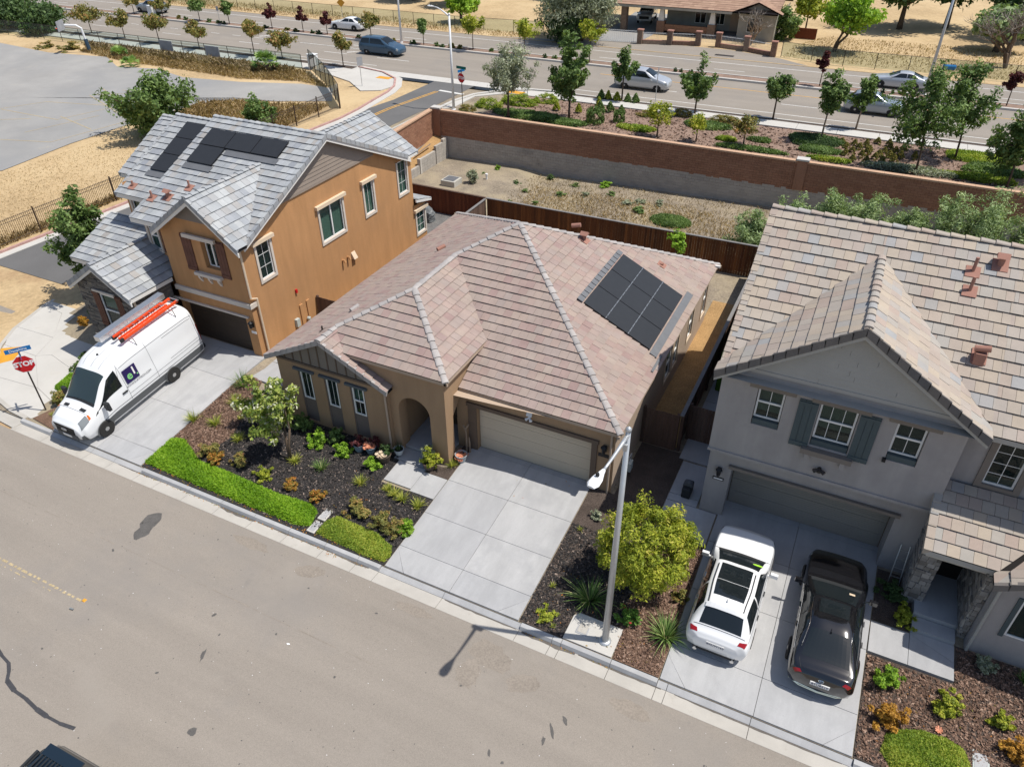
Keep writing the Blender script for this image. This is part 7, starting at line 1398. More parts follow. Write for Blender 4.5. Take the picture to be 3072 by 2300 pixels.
def chips(name,poly,n,size,mat,seed,zf_=None):
    P=scatter(poly,n,seed); g=np.random.default_rng(seed); zf_=zf_ or Gz; C=np.column_stack([P,np.array([zf_(a,b) for a,b in P])+.012+.02*g.random(n)]); nn=g.normal(size=(n,3))*.45+np.array([0,0,1]); nn/=np.linalg.norm(nn,axis=1)[:,None]; a=np.cross(nn,g.normal(size=(n,3))); a/=np.linalg.norm(a,axis=1)[:,None]; b=np.cross(nn,a); s=size*(.4+g.random(n)**2*1.3); a*=s[:,None]; b*=(s*(.25+.35*g.random(n)))[:,None]
    V=np.stack([C-a-b,C+a-b,C+a+b,C-a+b],1).reshape(-1,3); return tag(link(name,np_mesh(name,V,np.arange(n*4).reshape(-1,4),M[mat],g.random(n)**1.6)),kind='stuff')
bedA=[(-22.2,13.3),(-11.45,13.2),(-11.45,16.3),(-13.75,16.4),(-13.75,18.0),(-21.6,18.0),(-21.2,16.5),(-20.8,15)]
tag(chips('bark_chips',bedA,26000,.032,'chips_black',11),'black bark chips covering the tan house front bed','bark mulch')
tag(chips('bark_chips',[(-22.9,14.95),(-21.2,14.4),(-20.95,15.3),(-20.75,15.9),(-21.3,17.3),(-22.0,19.2),(-22.9,19.1)],15000,.035,'chips_brown',12,lambda x,y:Gz(x,y)+.01),'brown bark chips beside the orange house driveway','bark mulch')
tag(chips('bark_chips',[(-6.28,13.2),(-4.85,13.2),(-4.8,14.25),(-3.4,14.25),(-3.4,17.5),(-6.28,17.5)],9000,.032,'chips_black',13),'dark bark chips beside the tan house driveway under the yellow-green tree','bark mulch')
tag(chips('bark_chips',[(-3.4,14.25),(-3.2,14.2),(-3.2,13.2),(-1.78,13.2),(-1.78,18.3),(-3.4,18.3)],9000,.035,'chips_brown',14),'brown bark chips beside the grey house driveway','bark mulch')
tag(chips('bark_chips',[(3.66,13.2),(8.9,13.2),(8.9,17.8),(6,17.8),(6,16.45),(3.66,16.45)],16000,.036,'chips_brown',15),'greyish bark chips in the grey house front bed','bark mulch')
# --- tan house front bed
g0='ornamental grasses in the front beds'
for i,(x,y,L,m,lab) in enumerate([(-22.86,15.95,.55,'leaf_strap','yellow-green strappy clump right at the driveway edge, nearest the van'),(-21.9,16.2,.48,'leaf_strap','rounded yellow-green clump standing alone in brown mulch'),(-21.95,17.5,.58,'leaf_strap','yellow-green clump further up the brown mulch bed'),(-20.35,15.9,.42,'leaf_strap','small pale clump where the brown mulch meets the black'),(-16.2,15.95,.5,'leaf_strapgreen','bright green arching clump alone in the black mulch middle'),(-17.4,15.85,.4,'leaf_strap','pale clump beside the white-flowered tree trunk'),(-14.35,15.95,.42,'leaf_strap','yellow clump near the front walk edge'),(-13.2,16.1,.32,'leaf_strap','first small green tuft in the row along the front walk'),(-12.82,16.0,.40,'leaf_strap','middle green tuft in the row along the front walk'),(-12.42,15.9,.40,'leaf_strap','plump green tuft third in the row along the front walk'),(-11.72,15.85,.42,'leaf_strap','lone green tuft nearest the tan house driveway'),(-22.5,18.6,.8,'leaf_strapgreen','large grassy clump by the tan house corner'),(-21.2,16.9,.25,'leaf_strap','tiny green sprig in the brown mulch'),(-22.3,17.9,.2,'leaf_strapgreen','tiny green weed by the driveway joint')]): tuft(lab,x,y,Gz(x,y),L*1.15,m,110 if L>.3 else 50,.022,.75,seed=20+i,group=g0)
tuft('dry grassy tuft at the foot of the porch pillar',-11.6,18.2,Gz(-11.6,18.2),.42,'leaf_strap',90,.02,.8,seed=50,group=g0)
g1='autumn-tinted shrubs in the front bed'
for i,(x,y,r,h,m,lab) in enumerate([(-20.9,14.8,.55,.6,'leaf_autumn','wide olive shrub with rusty tips at the bed corner'),(-20.35,14.55,.42,.55,'leaf_ornamental','orange-red shrub touching the olive corner shrub'),(-19.35,14.9,.45,.55,'leaf_autumn','brownish green shrub just below the flowering tree'),(-18.0,14.7,.42,.5,'leaf_yellowgreen','yellowish green shrub in front of the flowering tree'),(-16.65,14.7,.36,.45,'leaf_ornamental','small orange-tipped shrub in the black mulch'),(-15.4,14.65,.4,.48,'leaf_ornamental','bright orange shrub right of the smaller orange one'),(-13.6,14.75,.58,.6,'leaf_autumn','large rusty green shrub by the utility lids'),(-12.45,14.6,.55,.62,'leaf_autumn','spreading reddish shrub near the driveway'),(-11.85,14.5,.5,.62,'leaf_autumn','bushy olive shrub beside the spreading reddish one'),(-11.5,14.75,.38,.55,'leaf_lime','bright green shrub at the driveway edge')]): shrub(lab,x,y,Gz(x,y),r,h,m,group=g1,size=.042,k=30,per=75,seed=3+i%4,aspect=.45)
for i,(x,y,r,h,lab) in enumerate([(-17.2,17.1,.5,.75,'lime green leafy shrub under the middle house window'),(-15.95,17.0,.42,.6,'lime green leafy shrub under the third house window'),(-14.45,16.9,.42,.5,'low lime green shrub near the flower pots')]): shrub(lab,x,y,Gz(x,y),r,h,'leaf_lime',group='lime shrubs below the windows',size=.07,k=24,per=45,seed=9,aspect=.55)
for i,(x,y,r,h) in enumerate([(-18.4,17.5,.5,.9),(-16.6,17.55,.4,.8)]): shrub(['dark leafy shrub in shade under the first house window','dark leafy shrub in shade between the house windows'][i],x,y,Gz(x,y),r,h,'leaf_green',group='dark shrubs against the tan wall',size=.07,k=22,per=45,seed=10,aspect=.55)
tree('young flowering tree with pale blossoms in front of the house windows',-17.65,15.8,Gz(-17.6,15.8),3.8,1.05,1.5,'leaf_myrtle',31,k=72,per=42,size=.085,trunk=.05,stems=2,lean=(-.25,.25),clump=.22,name='flowering_tree',bark='bark',limbs=10,fb=1.0)
tree('pale-blossomed leafy bush against the tan house corner',-19.9,16.9,Gz(-20,16.9),2.5,.95,1.1,'leaf_myrtle',33,k=50,per=45,size=.085,trunk=.04,stems=3,limbs=8,clump=.24,name='flowering_bush',cat='bush')
cover('ground_cover','bright green juniper-like strip along the kerb before the tan house',[(-22.9,13.35),(-22.9,14.75),(-22.4,14.95),(-21.8,14.7),(-21.0,14.3),(-19.5,14.3),(-18.2,14.25),(-16.8,14.2),(-15.5,14.3),(-15.0,14.15),(-14.8,13.5),(-15.2,13.32),(-17.9,13.3),(-20,13.3)],30000,.075,'leaf_cover',.2,41)
cover('ground_cover','short green and straw ground cover block between utility lids and driveway',[(-14.4,13.3),(-14.4,13.85),(-14.15,14.25),(-13.4,14.2),(-12.4,14.18),(-11.6,13.9),(-11.42,13.55),(-11.5,13.25),(-12.2,13.2)],12000,.06,'leaf_cover2',.18,42)
# pots
def pot(lab,x,y,r,h,mat,kind,z=None):
    z=Gz(x,y) if z is None else z; t=thing('plant_pot',(x,y,z),lab,'plant pot',None); b=MB(); b.lathe([(r*.62,0),(r*.72,h*.15),(r,h*.95),(r*1.06,h),(r*.92,h),(r*.88,h*.8)],(0,0,0),16); b.build('pot_body',M[mat],t,smooth=False)
    b=MB(); b.lathe([(r*.88,h*.8),(.01,h*.82)],(0,0,0),12); b.build('soil',M['black_mulch'],t); return t
def potplant(lab,x,y,z,r,h,mat,seed,size=.04): return shrub(lab,x,y,z,r,h,mat,name='potted_plant',cat='potted plant',size=size,k=18,per=40,seed=seed,aspect=.5)
pot('square blue-grey pot nearest the third window',-15.45,17.45,.23,.36,'pot_blue',0); potplant('dark reddish plant in the blue-grey pot nearest the third window',-15.45,17.45,.15,.34,.55,'leaf_maroon',60)
pot('blue pot holding orange succulents beside the dark reddish plants',-14.95,17.55,.24,.34,'pot_blue',0); potplant('tall dark reddish plant behind the orange succulents',-14.85,17.75,.1,.3,.6,'leaf_maroon',61)
def rosettes(lab,x,y,z,n,rr,sr,seed,mat='succulent'):
    b=MB(); r_=random.Random(seed)
    for i in range(n):
        a,q=r_.uniform(0,6.28),rr*r_.random()**.5; c=Vector((math.cos(a)*q,math.sin(a)*q,r_.uniform(0,.12)))
        for k in range(7): t=k*.9; b.obox(c+Vector((math.cos(t)*sr*.5,math.sin(t)*sr*.5,sr*.2)),Vector((math.cos(t)*sr*.45,math.sin(t)*sr*.45,sr*.2)),Vector((-math.sin(t)*sr*.2,math.cos(t)*sr*.2,0)),(0,0,sr*.07))
    o=b.build('succulent_plant',M[mat]); o.location=(x,y,z); return tag(o,lab,'succulent')
rosettes('orange succulent rosettes filling the blue pot',-14.98,17.5,.17,14,.2,.1,3); pot('wide brown pot with pale rosettes near the downspout',-14.2,17.35,.3,.38,'pot_brown',0); rosettes('pale yellow rosettes in the wide brown pot',-14.22,17.3,.2,16,.24,.09,4,'trim_cream'); potplant('spindly dark plant in the wide brown pot',-14.15,17.5,.15,.35,.55,'leaf_dark',62)
pot('white round pot by the porch step',-13.82,17.85,.21,.27,'pot_white',0,.0); tuft('spiky dark plant in the white round pot',-13.82,17.85,.2,.45,'leaf_dark',40,.03,.5,seed=70,name='potted_plant',cat='potted plant')
pot('brown pot at the edge of the front walk',-12.35,17.75,.3,.38,'pot_brown',0); potplant('green and yellow bush in the pot beside the arch pillar',-12.35,17.75,.12,.5,.95,'leaf_yellowgreen',63,.05); potplant('pale feathery sprig behind the green and yellow potted bush',-12.55,17.95,.25,.28,.75,'leaf_olive',64,.04)
pot('dark grey pot between pillar and garage',-11.42,18.6,.24,.36,'pot_grey',0); rosettes('orange succulents with tall stems in the dark grey pot',-11.42,18.6,.14,16,.22,.11,6)
t=thing('driftwood_ornament',(-11.5,19.15,-.05),'pale upright driftwood branches against the tan wall by the garage','ornament')
for i,pts in enumerate([[(0,0,0),(.02,.02,.6),(-.02,.05,1.25)],[(.15,0,0),(.15,.02,.5),(.13,.03,.8)],[(.0,.03,1.2),(.12,.05,1.4)],[(.0,.03,1.1),(-.12,.05,1.3)]]): b=MB(); b.tube(pts,[.045,.035,.02][:len(pts)],6); b.build('branch',M['bark_pale'],t)
# --- between the driveways
tree('dense yellow-green rounded tree beside the street lamp',-3.2,15.85,zf(15.8),3.75,1.75,1.7,'leaf_yellowgreen',81,k=230,per=110,size=.062,trunk=.09,th=1.0,aspect=.32,inner=.6,clump=.15,fb=.85,lump=.28,stems=2)
for i,(x,y,L,lab) in enumerate([(-4.55,14.75,1.05,'large green strappy clump beside the lamp pad and tree shade'),(-1.95,14.5,1.05,'large pale-striped strappy clump leaning over the grey house driveway')]): tuft(lab,x,y,Gz(x,y),L,['leaf_strapgreen','leaf_strapgreen'][i],150,.032,.85,seed=90+i,name='strappy_plant',cat='strappy plant',group='big strappy plants near the lamp',arch=.75)
shrub('low bush dotted with red flowers at the lamp pad corner',-3.15,14.55,Gz(-3.2,14.5),.52,.6,'leaf_redflower',name='flower_bush',cat='flower bush',size=.045,k=26,per=60,seed=91,aspect=.45)
for i,(x,y,r,h,m,lab) in enumerate([(-5.55,13.6,.42,.3,'leaf_yellowgreen','low straw-yellow weed patch in dark mulch near the kerb'),(-1.95,16.0,.3,.5,'leaf_autumn','small reddish grassy shrub by the white crossover'),(-5.6,18.1,.25,.35,'leaf_olive','small pale weed at the tan house corner')]): shrub(lab,x,y,Gz(x,y),r,h,m,size=.04,k=16,per=40,seed=94+i,group='small weeds around the tree')
for i,(x,y,L,lab) in enumerate([(-5.85,14.75,.25,'tiny green tuft at the driveway edge in dark mulch'),(-5.9,17.3,.22,'tiny pale tuft higher along the driveway edge'),(-5.25,13.4,.18,'tiny weed beside the lamp pad')]): tuft(lab,x,y,Gz(x,y),L,'leaf_strap',40,.018,.7,seed=97+i,group='tiny tufts along the driveway edge')
# --- grey house front bed
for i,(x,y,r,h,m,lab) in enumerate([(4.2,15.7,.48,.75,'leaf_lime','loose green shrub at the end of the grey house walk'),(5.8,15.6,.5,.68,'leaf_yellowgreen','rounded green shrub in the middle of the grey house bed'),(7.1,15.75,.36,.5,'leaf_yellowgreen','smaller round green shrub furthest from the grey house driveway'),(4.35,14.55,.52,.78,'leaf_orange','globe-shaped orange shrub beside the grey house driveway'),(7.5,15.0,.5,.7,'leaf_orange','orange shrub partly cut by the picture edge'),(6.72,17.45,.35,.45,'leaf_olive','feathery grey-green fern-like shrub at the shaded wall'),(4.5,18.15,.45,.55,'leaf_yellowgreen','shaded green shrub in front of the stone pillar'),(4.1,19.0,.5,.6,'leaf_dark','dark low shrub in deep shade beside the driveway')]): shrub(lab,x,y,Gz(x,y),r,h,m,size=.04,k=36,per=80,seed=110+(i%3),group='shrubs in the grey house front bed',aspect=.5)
cover('ground_cover','round mound of green and yellow ground cover in the grey house bed',[(4.25,13.6),(4.35,14.15),(4.7,14.45),(5.2,14.65),(5.8,14.7),(6.25,14.55),(6.4,14.15),(6.2,13.6),(5.4,13.2),(4.6,13.2)],14000,.05,'leaf_cover2',.24,43)
rosettes('single small red succulent by the green mound',5.62,14.85,Gz(5.6,14.85),2,.05,.1,8)
tuft('spiky bright green plant at the far end of the shaded bed',7.75,17.4,Gz(7.7,17.4),.5,'leaf_strapgreen',60,.03,.7,seed=120,name='strappy_plant',cat='strappy plant')
# --- corner by the stop sign
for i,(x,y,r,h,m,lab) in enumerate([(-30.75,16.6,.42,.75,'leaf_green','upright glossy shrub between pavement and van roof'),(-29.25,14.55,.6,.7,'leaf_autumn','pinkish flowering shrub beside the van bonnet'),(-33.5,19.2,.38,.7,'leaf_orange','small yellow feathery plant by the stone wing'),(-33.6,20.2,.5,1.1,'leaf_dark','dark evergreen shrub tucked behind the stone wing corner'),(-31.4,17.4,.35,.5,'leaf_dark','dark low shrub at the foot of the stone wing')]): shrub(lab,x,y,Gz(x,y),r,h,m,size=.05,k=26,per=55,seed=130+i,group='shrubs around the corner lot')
cover('ground_cover','clipped green hedge strip between corner pavement and van',[(-30.7,15.2),(-30.9,16.3),(-29.9,16.4),(-29.0,16.2),(-29.2,15.1),(-29.9,15.0)],9000,.05,'leaf_cover',.35,44,cat='hedge',kind=None)
tuft('dry yellow weeds at the pavement corner near the stop post',-28.9,13.8,Gz(-28.9,13.8),.25,'leaf_strap',60,.02,.9,seed=140)
tree('loose upright tree beside the side street behind the stone wing',-35.6,22.2,hL(22),5.8,1.85,2.5,'leaf_green',150,k=130,per=55,size=.11,trunk=.08,th=1.4,limbs=13,clump=.2,fb=.9)
tree('broad dark green tree in the dry field behind the orange roof',-52.2,41.8,.7,5.0,3.6,2.6,'leaf_green',151,k=150,per=65,size=.16,trunk=.2,th=1.2,limbs=15,clump=.2,fb=.8)
tree('small upright bush against the iron fence above the grey roof ridge',-45.2,45.8,hL(46),2.6,1.7,1.25,'leaf_green',152,k=70,per=45,size=.12,trunk=.06,stems=3,name='bush',cat='bush',limbs=12,clump=.2,fb=1)
# --- empty lot
lotp=[(-28.5,42.5),(-28.8,47.8),(-14,48.6),(5,49.5),(5,40),(-20,39.2),(-28,39.2)]
def grassfield(name,label,poly,n,L,mat,seed,zf_,w=.02):
    P=scatter(poly,n,seed); g=np.random.default_rng(seed); z=np.array([zf_(a,b) for a,b in P]); a=g.random(n)*6.283; l=L*(.35+.9*g.random(n)**1.5); lean=.25+.9*g.random(n); d=np.column_stack([np.cos(a),np.sin(a)]); base=np.column_stack([P,z]); tip=base+np.column_stack([d*(l*lean)[:,None],l*(1.1-.4*lean)]); sd=np.column_stack([-d[:,1],d[:,0],np.zeros(n)])*w*(.6+g.random(n))[:,None]
    mid=(base+tip)/2+np.column_stack([-d*.12*l[:,None],l*.12]); V=np.stack([base-sd,base+sd,mid+sd*.8,tip,mid-sd*.8],1).reshape(-1,3); F=np.arange(n*5).reshape(-1,5); return tag(link(name,np_mesh(name,V,F,M[mat],np.clip(g.random(n)*.7+.3*(.5+.5*np.sin(P[:,0]*.9+P[:,1]*.7)),0,1))),label,'grass',kind='stuff')
zl=lambda x,y:-.03
grassfield('dry_grass','dry straw and weeds covering the empty lot',lotp,15000,.17,'dry_brush',160,zl,.014); grassfield('dry_grass','pale dry grass patch in the empty lot',[(-20,41),(-21,46),(-10,47),(-4,45),(-5,40.5),(-14,40)],7000,.2,'dry_grass',161,zl,.014)
wl='weeds growing in the empty lot'
for i,(x,y,r,h,m) in enumerate([(-25.0,46.2,.7,.35,'leaf_green'),(-24.0,46.6,.6,.3,'leaf_green'),(-24.5,47.4,.3,.6,'leaf_lime'),(-22.3,45.9,.5,.3,'leaf_dark'),(-18.6,45.4,.45,.3,'leaf_green'),(-16.4,48.3,.55,.35,'leaf_lime'),(-18.3,47.4,.4,.3,'leaf_green'),(-21.1,44.9,.35,.25,'leaf_green'),(-19.5,43.2,.3,.25,'leaf_green'),(-21.2,42.6,.3,.3,'leaf_green'),(-14.0,45.8,.5,.3,'leaf_olive'),(-12.9,44.9,.5,.35,'leaf_green'),(-13.3,46.4,.45,.3,'leaf_olive'),(-15.4,46.9,.4,.3,'leaf_green'),(-12.0,46.6,.4,.4,'leaf_olive'),(-20.4,47.8,.35,.45,'leaf_dark'),(-9,42.0,.3,.2,'leaf_green'),(-17,46,.4,.3,'leaf_olive')]): shrub('low green weed clump growing in the dry empty lot',x,y,-.02,r,h,m,name='weed',cat='weed',group=wl,size=.07,k=16,per=32,seed=170+i%3)
tree('narrow olive cypress-like bush beside the condenser unit',-24.85,44.2,0,1.5,.4,.8,'leaf_olive',175,k=26,per=60,size=.06,trunk=.03,th=.2,fb=1,name='bush',cat='bush',clump=.45)
cover('ground_cover','round green ground cover mat at the edge of the empty lot',[(-10.5+1.35*math.cos(t),44.2+.95*math.sin(t)) for t in np.linspace(0,6.1,14)],6000,.09,'leaf_green',.2,176,zf_=lambda x,y:0)
tree('thin young yellow-leaved tree standing behind the tan house fence',-8.4,37.4,0,2.6,.7,.75,'leaf_lime',177,k=20,per=32,size=.09,trunk=.03,lump=.6)
ol='oleander-like hedge shrubs behind the grey house'
for i,(x,y,H,r,m,lab) in enumerate([(-4.9,40.6,3.1,1.5,'leaf_oleander','leafy green shrub leaning over the corner of the board fence'),(-3.2,42.8,3.4,1.7,'leaf_oleander','tall loose shrub at the fence end of the hedge'),(-1.2,44.3,3.6,1.7,'leaf_oleander','tall loose shrub second from the fence end of the hedge'),(.8,45.0,3.4,1.7,'leaf_oleander','tall loose shrub above the gable ridge'),(2.9,45.2,3.0,1.6,'leaf_oleander','low loose shrub in the hedge dip'),(4.6,44.6,4.4,1.6,'leaf_oleander','spiky tall shrub above the roof vents'),(6.6,45.0,4.8,2.0,'leaf_oleander','tallest pale shrub near the picture edge'),(-2.4,40.4,2.6,1.5,'leaf_oleander','low shrub hidden behind the grey roof rake'),(8.6,45.2,3.6,1.8,'leaf_oleander','shrub at the very end of the hedge')]): tree(lab,x,y,0,H,r,H*.48,m,180+i,k=110,per=70,size=.10,trunk=.05,th=.5,stems=3,aspect=.26,clump=.22,fb=1,limbs=16,name='hedge_shrub',cat='shrub',group=ol,droop=.2)
# --- landscaped strip behind the brick wall
Z=1.37
tree('pale olive tree above the wall corner near the stop sign',-27.7,55.7,Z,5.7,2.25,2.2,'leaf_olive',200,k=150,per=60,size=.12,trunk=.1,th=1.7,aspect=.3,limbs=14,clump=.2,droop=.4,fb=.9)
tree('tall dark green tree next to the pale olive tree',-23.1,57.6,Z,6.7,1.75,2.9,'leaf_green',201,k=130,per=60,size=.13,trunk=.1,th=1.3,limbs=13,clump=.22,fb=.9)
st='street trees along the planted strip'
for i,(x,y,H,r,rz,m,lab,lean) in enumerate([(-20.9,64.3,4.2,1.1,1.4,'leaf_green','slender green street tree in front of the silver minivan',0),(-14.1,63.0,5.0,1.35,2.1,'leaf_green','full conical street tree right of the silver minivan',0),(-8.0,64.2,3.6,1.25,1.1,'leaf_green','small spreading street tree beyond the pink mulch',0),(-3.8,60.4,4.8,1.25,1.7,'leaf_green','medium tree on the dark green juniper mat',.1),(-1.7,64.3,3.9,1.1,1.25,'leaf_green','slim street tree in front of the silver crossover',.2),(2.9,55.8,7.3,2.1,3.1,'leaf_green','very tall leafy tree close behind the brick wall',-.4),(5.3,60.2,6.6,1.9,2.6,'leaf_green','tall tree just behind the tallest wall-side tree',-.5),(8.3,55.5,5.6,1.8,2.5,'leaf_green','dark tree at the picture edge behind the brick wall',-.1),(10.3,58,6,1.7,2.3,'leaf_dark','tree beyond the dark edge tree, mostly out of view',0)]): tree(lab,x,y,Z,H,r*1.12,rz,m,210+i,k=84 if r<1.6 else 130,per=48,size=.125,trunk=.065,lean=(lean,0),group=st,clump=.24 if r<1.6 else .2,limbs=9+i%4+(4 if r>1.6 else 0),bark='bark_pale' if i in(3,4) else 'bark')
tree('small yellowing tree just behind the wall by the pink mulch',-15.2,56.1,Z,2.9,1.15,1.15,'leaf_yellowgreen',222,k=34,per=45,size=.1,trunk=.05,lump=.6); tree('low yellow-green tree near the wall pilaster side of the bed',-12.2,56.2,Z,2.3,.9,.85,'leaf_yellowgreen',223,k=28,per=42,size=.1,trunk=.045,lump=.6); tree('low bushy green tree on the pink mulch near the wall',-8.8,56.7,Z,2.5,1.05,.95,'leaf_autumn',224,k=30,per=45,size=.1,trunk=.05,lump=.6)
def cone(lab,x,y,r,h,m,grp,seed,name='cone_shrub'):
    key=('cone',m,seed)
    if key not in SH:
        g=np.random.default_rng(seed); n=60; f=g.random(n)**.7; a=g.random(n)*6.28; C=np.column_stack([np.cos(a)*(1-f)*.8,np.sin(a)*(1-f)*.8,f*.95+.05]); SH[key]=lm('foliage',m,C,.22,22,.13,seed)
    o=link(name,SH[key]); o.location=(x,y,Z); o.scale=(r*1.25,r*1.25,h*.72); o.rotation_euler=(0,0,U(0,6)); return tag(o,lab,'shrub',grp)
for x,y in [(-2.3,60.5),(-1.9,59.5),(-1.8,57.7),(-1.2,56.7),(-1.4,60.3),(-1.4,58.6),(-1.0,59.5),(-.6,60.3),(-.4,58.5),(-.7,57.7),(-.3,56.8),(-.3,59.5),(.2,57.7),(.1,61.4),(.4,58.5),(.7,59.4),(.7,56.9),(.9,61.2),(1.0,60.3),(1.1,58.5),(1.4,59.5),(1.4,57.8),(1.8,58.6),(1.9,60.5),(2.7,58.9)]: cone('small pointed cone shrub in bare mulch near the tall leafy tree',x,y,U(.26,.34),U(.5,.75),'leaf_autumn','cone shrubs in the bare mulch',231)
for x,y in [(-22.7,64.0),(-22.1,64.1),(-21.3,64.1),(-20.3,64.1),(-19.6,64.1),(-22.1,61.8),(-21.6,60.8),(-20.7,60.7),(-19.7,60.7),(-24.9,59.2),(-23.0,59.4)]: cone('olive clipped cone shrub beside the pavement near the silver minivan',x,y,U(.33,.42),U(.85,1.15),'leaf_yellowgreen' if rng.random()<.5 else 'leaf_green','clipped cone shrubs by the pavement',232)
def cubeb(lab,x,y,r,h,m):
    g=np.random.default_rng(7); n=90; C=g.uniform(-.85,.85,(n,3)); ax=g.integers(0,3,n); C[np.arange(n),ax]=np.sign(C[np.arange(n),ax])*.85; C[:,2]=C[:,2]*.5+.5; o=link('clipped_shrub',lm('foliage',m,C,.22,28,.1,8)); o.location=(x,y,Z); o.scale=(r,r,h); return tag(o,lab,'shrub',None)
cubeb('large box-clipped dark green shrub behind the brick wall',-20.7,57.2,.62,1.15,'leaf_green'); cubeb('small box-clipped dark green shrub behind the brick wall',-19.1,58.4,.4,.85,'leaf_green')
hm='mounded hedges near the corner pavement'
for i,(x,y,a,b_,h,m,lab) in enumerate([(-30.6,57.8,1.3,.9,.75,'leaf_cover2','rounded hedge mound nearest the wall corner'),(-28.6,59.8,1.9,1.0,.8,'leaf_cover2','long wavy hedge mound along the corner pavement'),(-26.8,61.2,1.2,.8,.75,'leaf_cover2','hedge mound behind the pale olive tree'),(-31.8,56.2,.8,.6,.5,'leaf_autumn','small brownish hedge mound by the lamp'),(-11.3,61.8,1.4,.7,.6,'leaf_autumn','brownish hedge mound by the conical street tree'),(-14.9,62.3,.8,.6,.6,'leaf_autumn','small brown mound at the pavement'),(-17.6,61.0,.9,.6,.45,'leaf_autumn','flat brown mound beside the thin grey sign pole')]):
    o=link('hedge_mound',lm('foliage',m,crownpts(70,.9,.9,.85,240+i,.8,.1,.1,.2),.22,60,.06,241+i)); o.location=(x,y,Z); o.scale=(a,b_,h); tag(o,lab,'hedge',hm)
def mat_(lab,x,y,a,b_,n,m,h,seed): cover('ground_cover',lab,[(x+a*math.cos(t)*(1+.15*math.sin(3*t+seed)),y+b_*math.sin(t)) for t in np.linspace(0,6.0,16)],n,.11,m,h,seed,zf_=lambda x,y:Z)
for i,a in enumerate([('dark juniper mat below the pale olive tree',-26.3,56.6,3.0,1.1,5200,'leaf_green',.35),('green mat next to the box-clipped shrub',-22.9,56.2,1.9,.8,3000,'leaf_green',.3),('dark green juniper mat under the medium tree',-4.2,59.9,2.0,1.5,5200,'leaf_dark',.3),('green mat close to the wall below the juniper',-3.6,57.9,1.6,.8,2600,'leaf_green',.25),('long green mat lining the wall before the pilaster',-8.2,56.1,2.6,.5,2800,'leaf_green',.22),('small green mat on the pink mulch',-10.2,57.6,.8,.5,1000,'leaf_cover2',.25),('green mat under the low bushy tree',-7.9,58.4,.9,.5,1200,'leaf_green',.25),('olive mat by the yellowing tree',-17.2,57.2,1.6,.7,2200,'leaf_cover2',.25),('dark mat at the pavement under the conical tree',-12.4,60.2,1.9,1.0,2800,'leaf_green',.3),('bright lawn-like mat behind the very tall tree',6.8,61.0,2.4,1.3,4600,'leaf_cover2',.2),('green mat behind the dark edge tree',7.6,58.6,2.0,1.3,3200,'leaf_green',.25),('shaggy mat along the wall under the tall tree',2.5,56.2,3.0,.7,3200,'leaf_olive',.35),('low mat along the wall near the edge',6.8,56.5,2.4,.7,2600,'leaf_cover2',.3),('grey-green mat near the pilaster',-2.6,56.1,1.5,.45,1300,'leaf_cover2',.25)]): mat_(*a,250+i)
tag(chips('bark_chips',[(-30,50.5),(8,52.4),(8,62.2),(-26,62.2)],9000,.09,'chips_brown',270,lambda x,y:Z),'pinkish bark chips on the planted strip','bark mulch')
# --- trees of the main road
vt='trees on the verge beside the dry lot'
for i,(x,y,H,r,lab) in enumerate([(-88.4,65.0,3.2,1.9,'verge tree furthest along, beside the big fence shrubs'),(-82.3,64.6,3.0,1.55,'verge tree by the basketball hoop'),(-76.4,64.3,3.2,1.55,'verge tree behind the taller palm'),(-70.1,64.1,2.9,1.4,'verge tree over the first grey banner'),(-62.0,63.9,3.6,1.4,'verge tree with the tallest stem near the turn arrows'),(-58.4,64.1,3.0,1.5,'verge tree behind the large fan palm'),(-50.3,63.8,3.3,1.3,'verge tree at the corner beside the blue minivan')]): tree(lab,x,y,1.42,H,r,.95,'leaf_autumn',280+i,k=38,per=55,size=.14,trunk=.05,th=H-1.75,group=vt,clump=.3,limbs=7+i%3)
mt='trees on the road median'
for i,(x,H,r,m,lab) in enumerate([(-94,2.9,1.3,'leaf_autumn','median tree beside the silver off-roader'),(-88.7,2.7,1.3,'leaf_autumn','median tree past the white cabinet'),(-82.2,2.9,1.3,'leaf_green','median tree over clipped median shrubs'),(-77.2,2.8,1.05,'leaf_green','slim median tree by the small sign post'),(-70.3,2.7,.75,'leaf_maroon','first dark red median tree'),(-65.5,2.8,.7,'leaf_maroon','second dark red median tree'),(-61.9,2.4,.72,'leaf_maroon','third dark red median tree behind the blue minivan'),(-55.6,2.9,1.3,'leaf_autumn','rounded median tree by the white sedan'),(-48.5,2.7,.9,'leaf_green','small median tree past the white median lamp'),(-42.2,3.5,1.5,'leaf_yellowgreen','yellow-green median tree opposite the side street'),(-36.0,3.4,1.7,'leaf_yellowgreen','broad yellow-green median tree before the big grey tree'),(-28.6,3.9,1.6,'leaf_yellowgreen','yellow-green median tree above the dark tree'),(-6.0,3.1,.62,'leaf_maroon','dark red median tree above the small spreading tree'),(9.1,3.0,.7,'leaf_maroon','dark red median tree at the picture edge')]): tree(lab,x,76.3,1.46,H,r,min(1.0,H*.34),m,300+i,k=34,per=50,size=.14,trunk=.045,th=H*.5,group=mt,clump=.3,limbs=6+i%4)
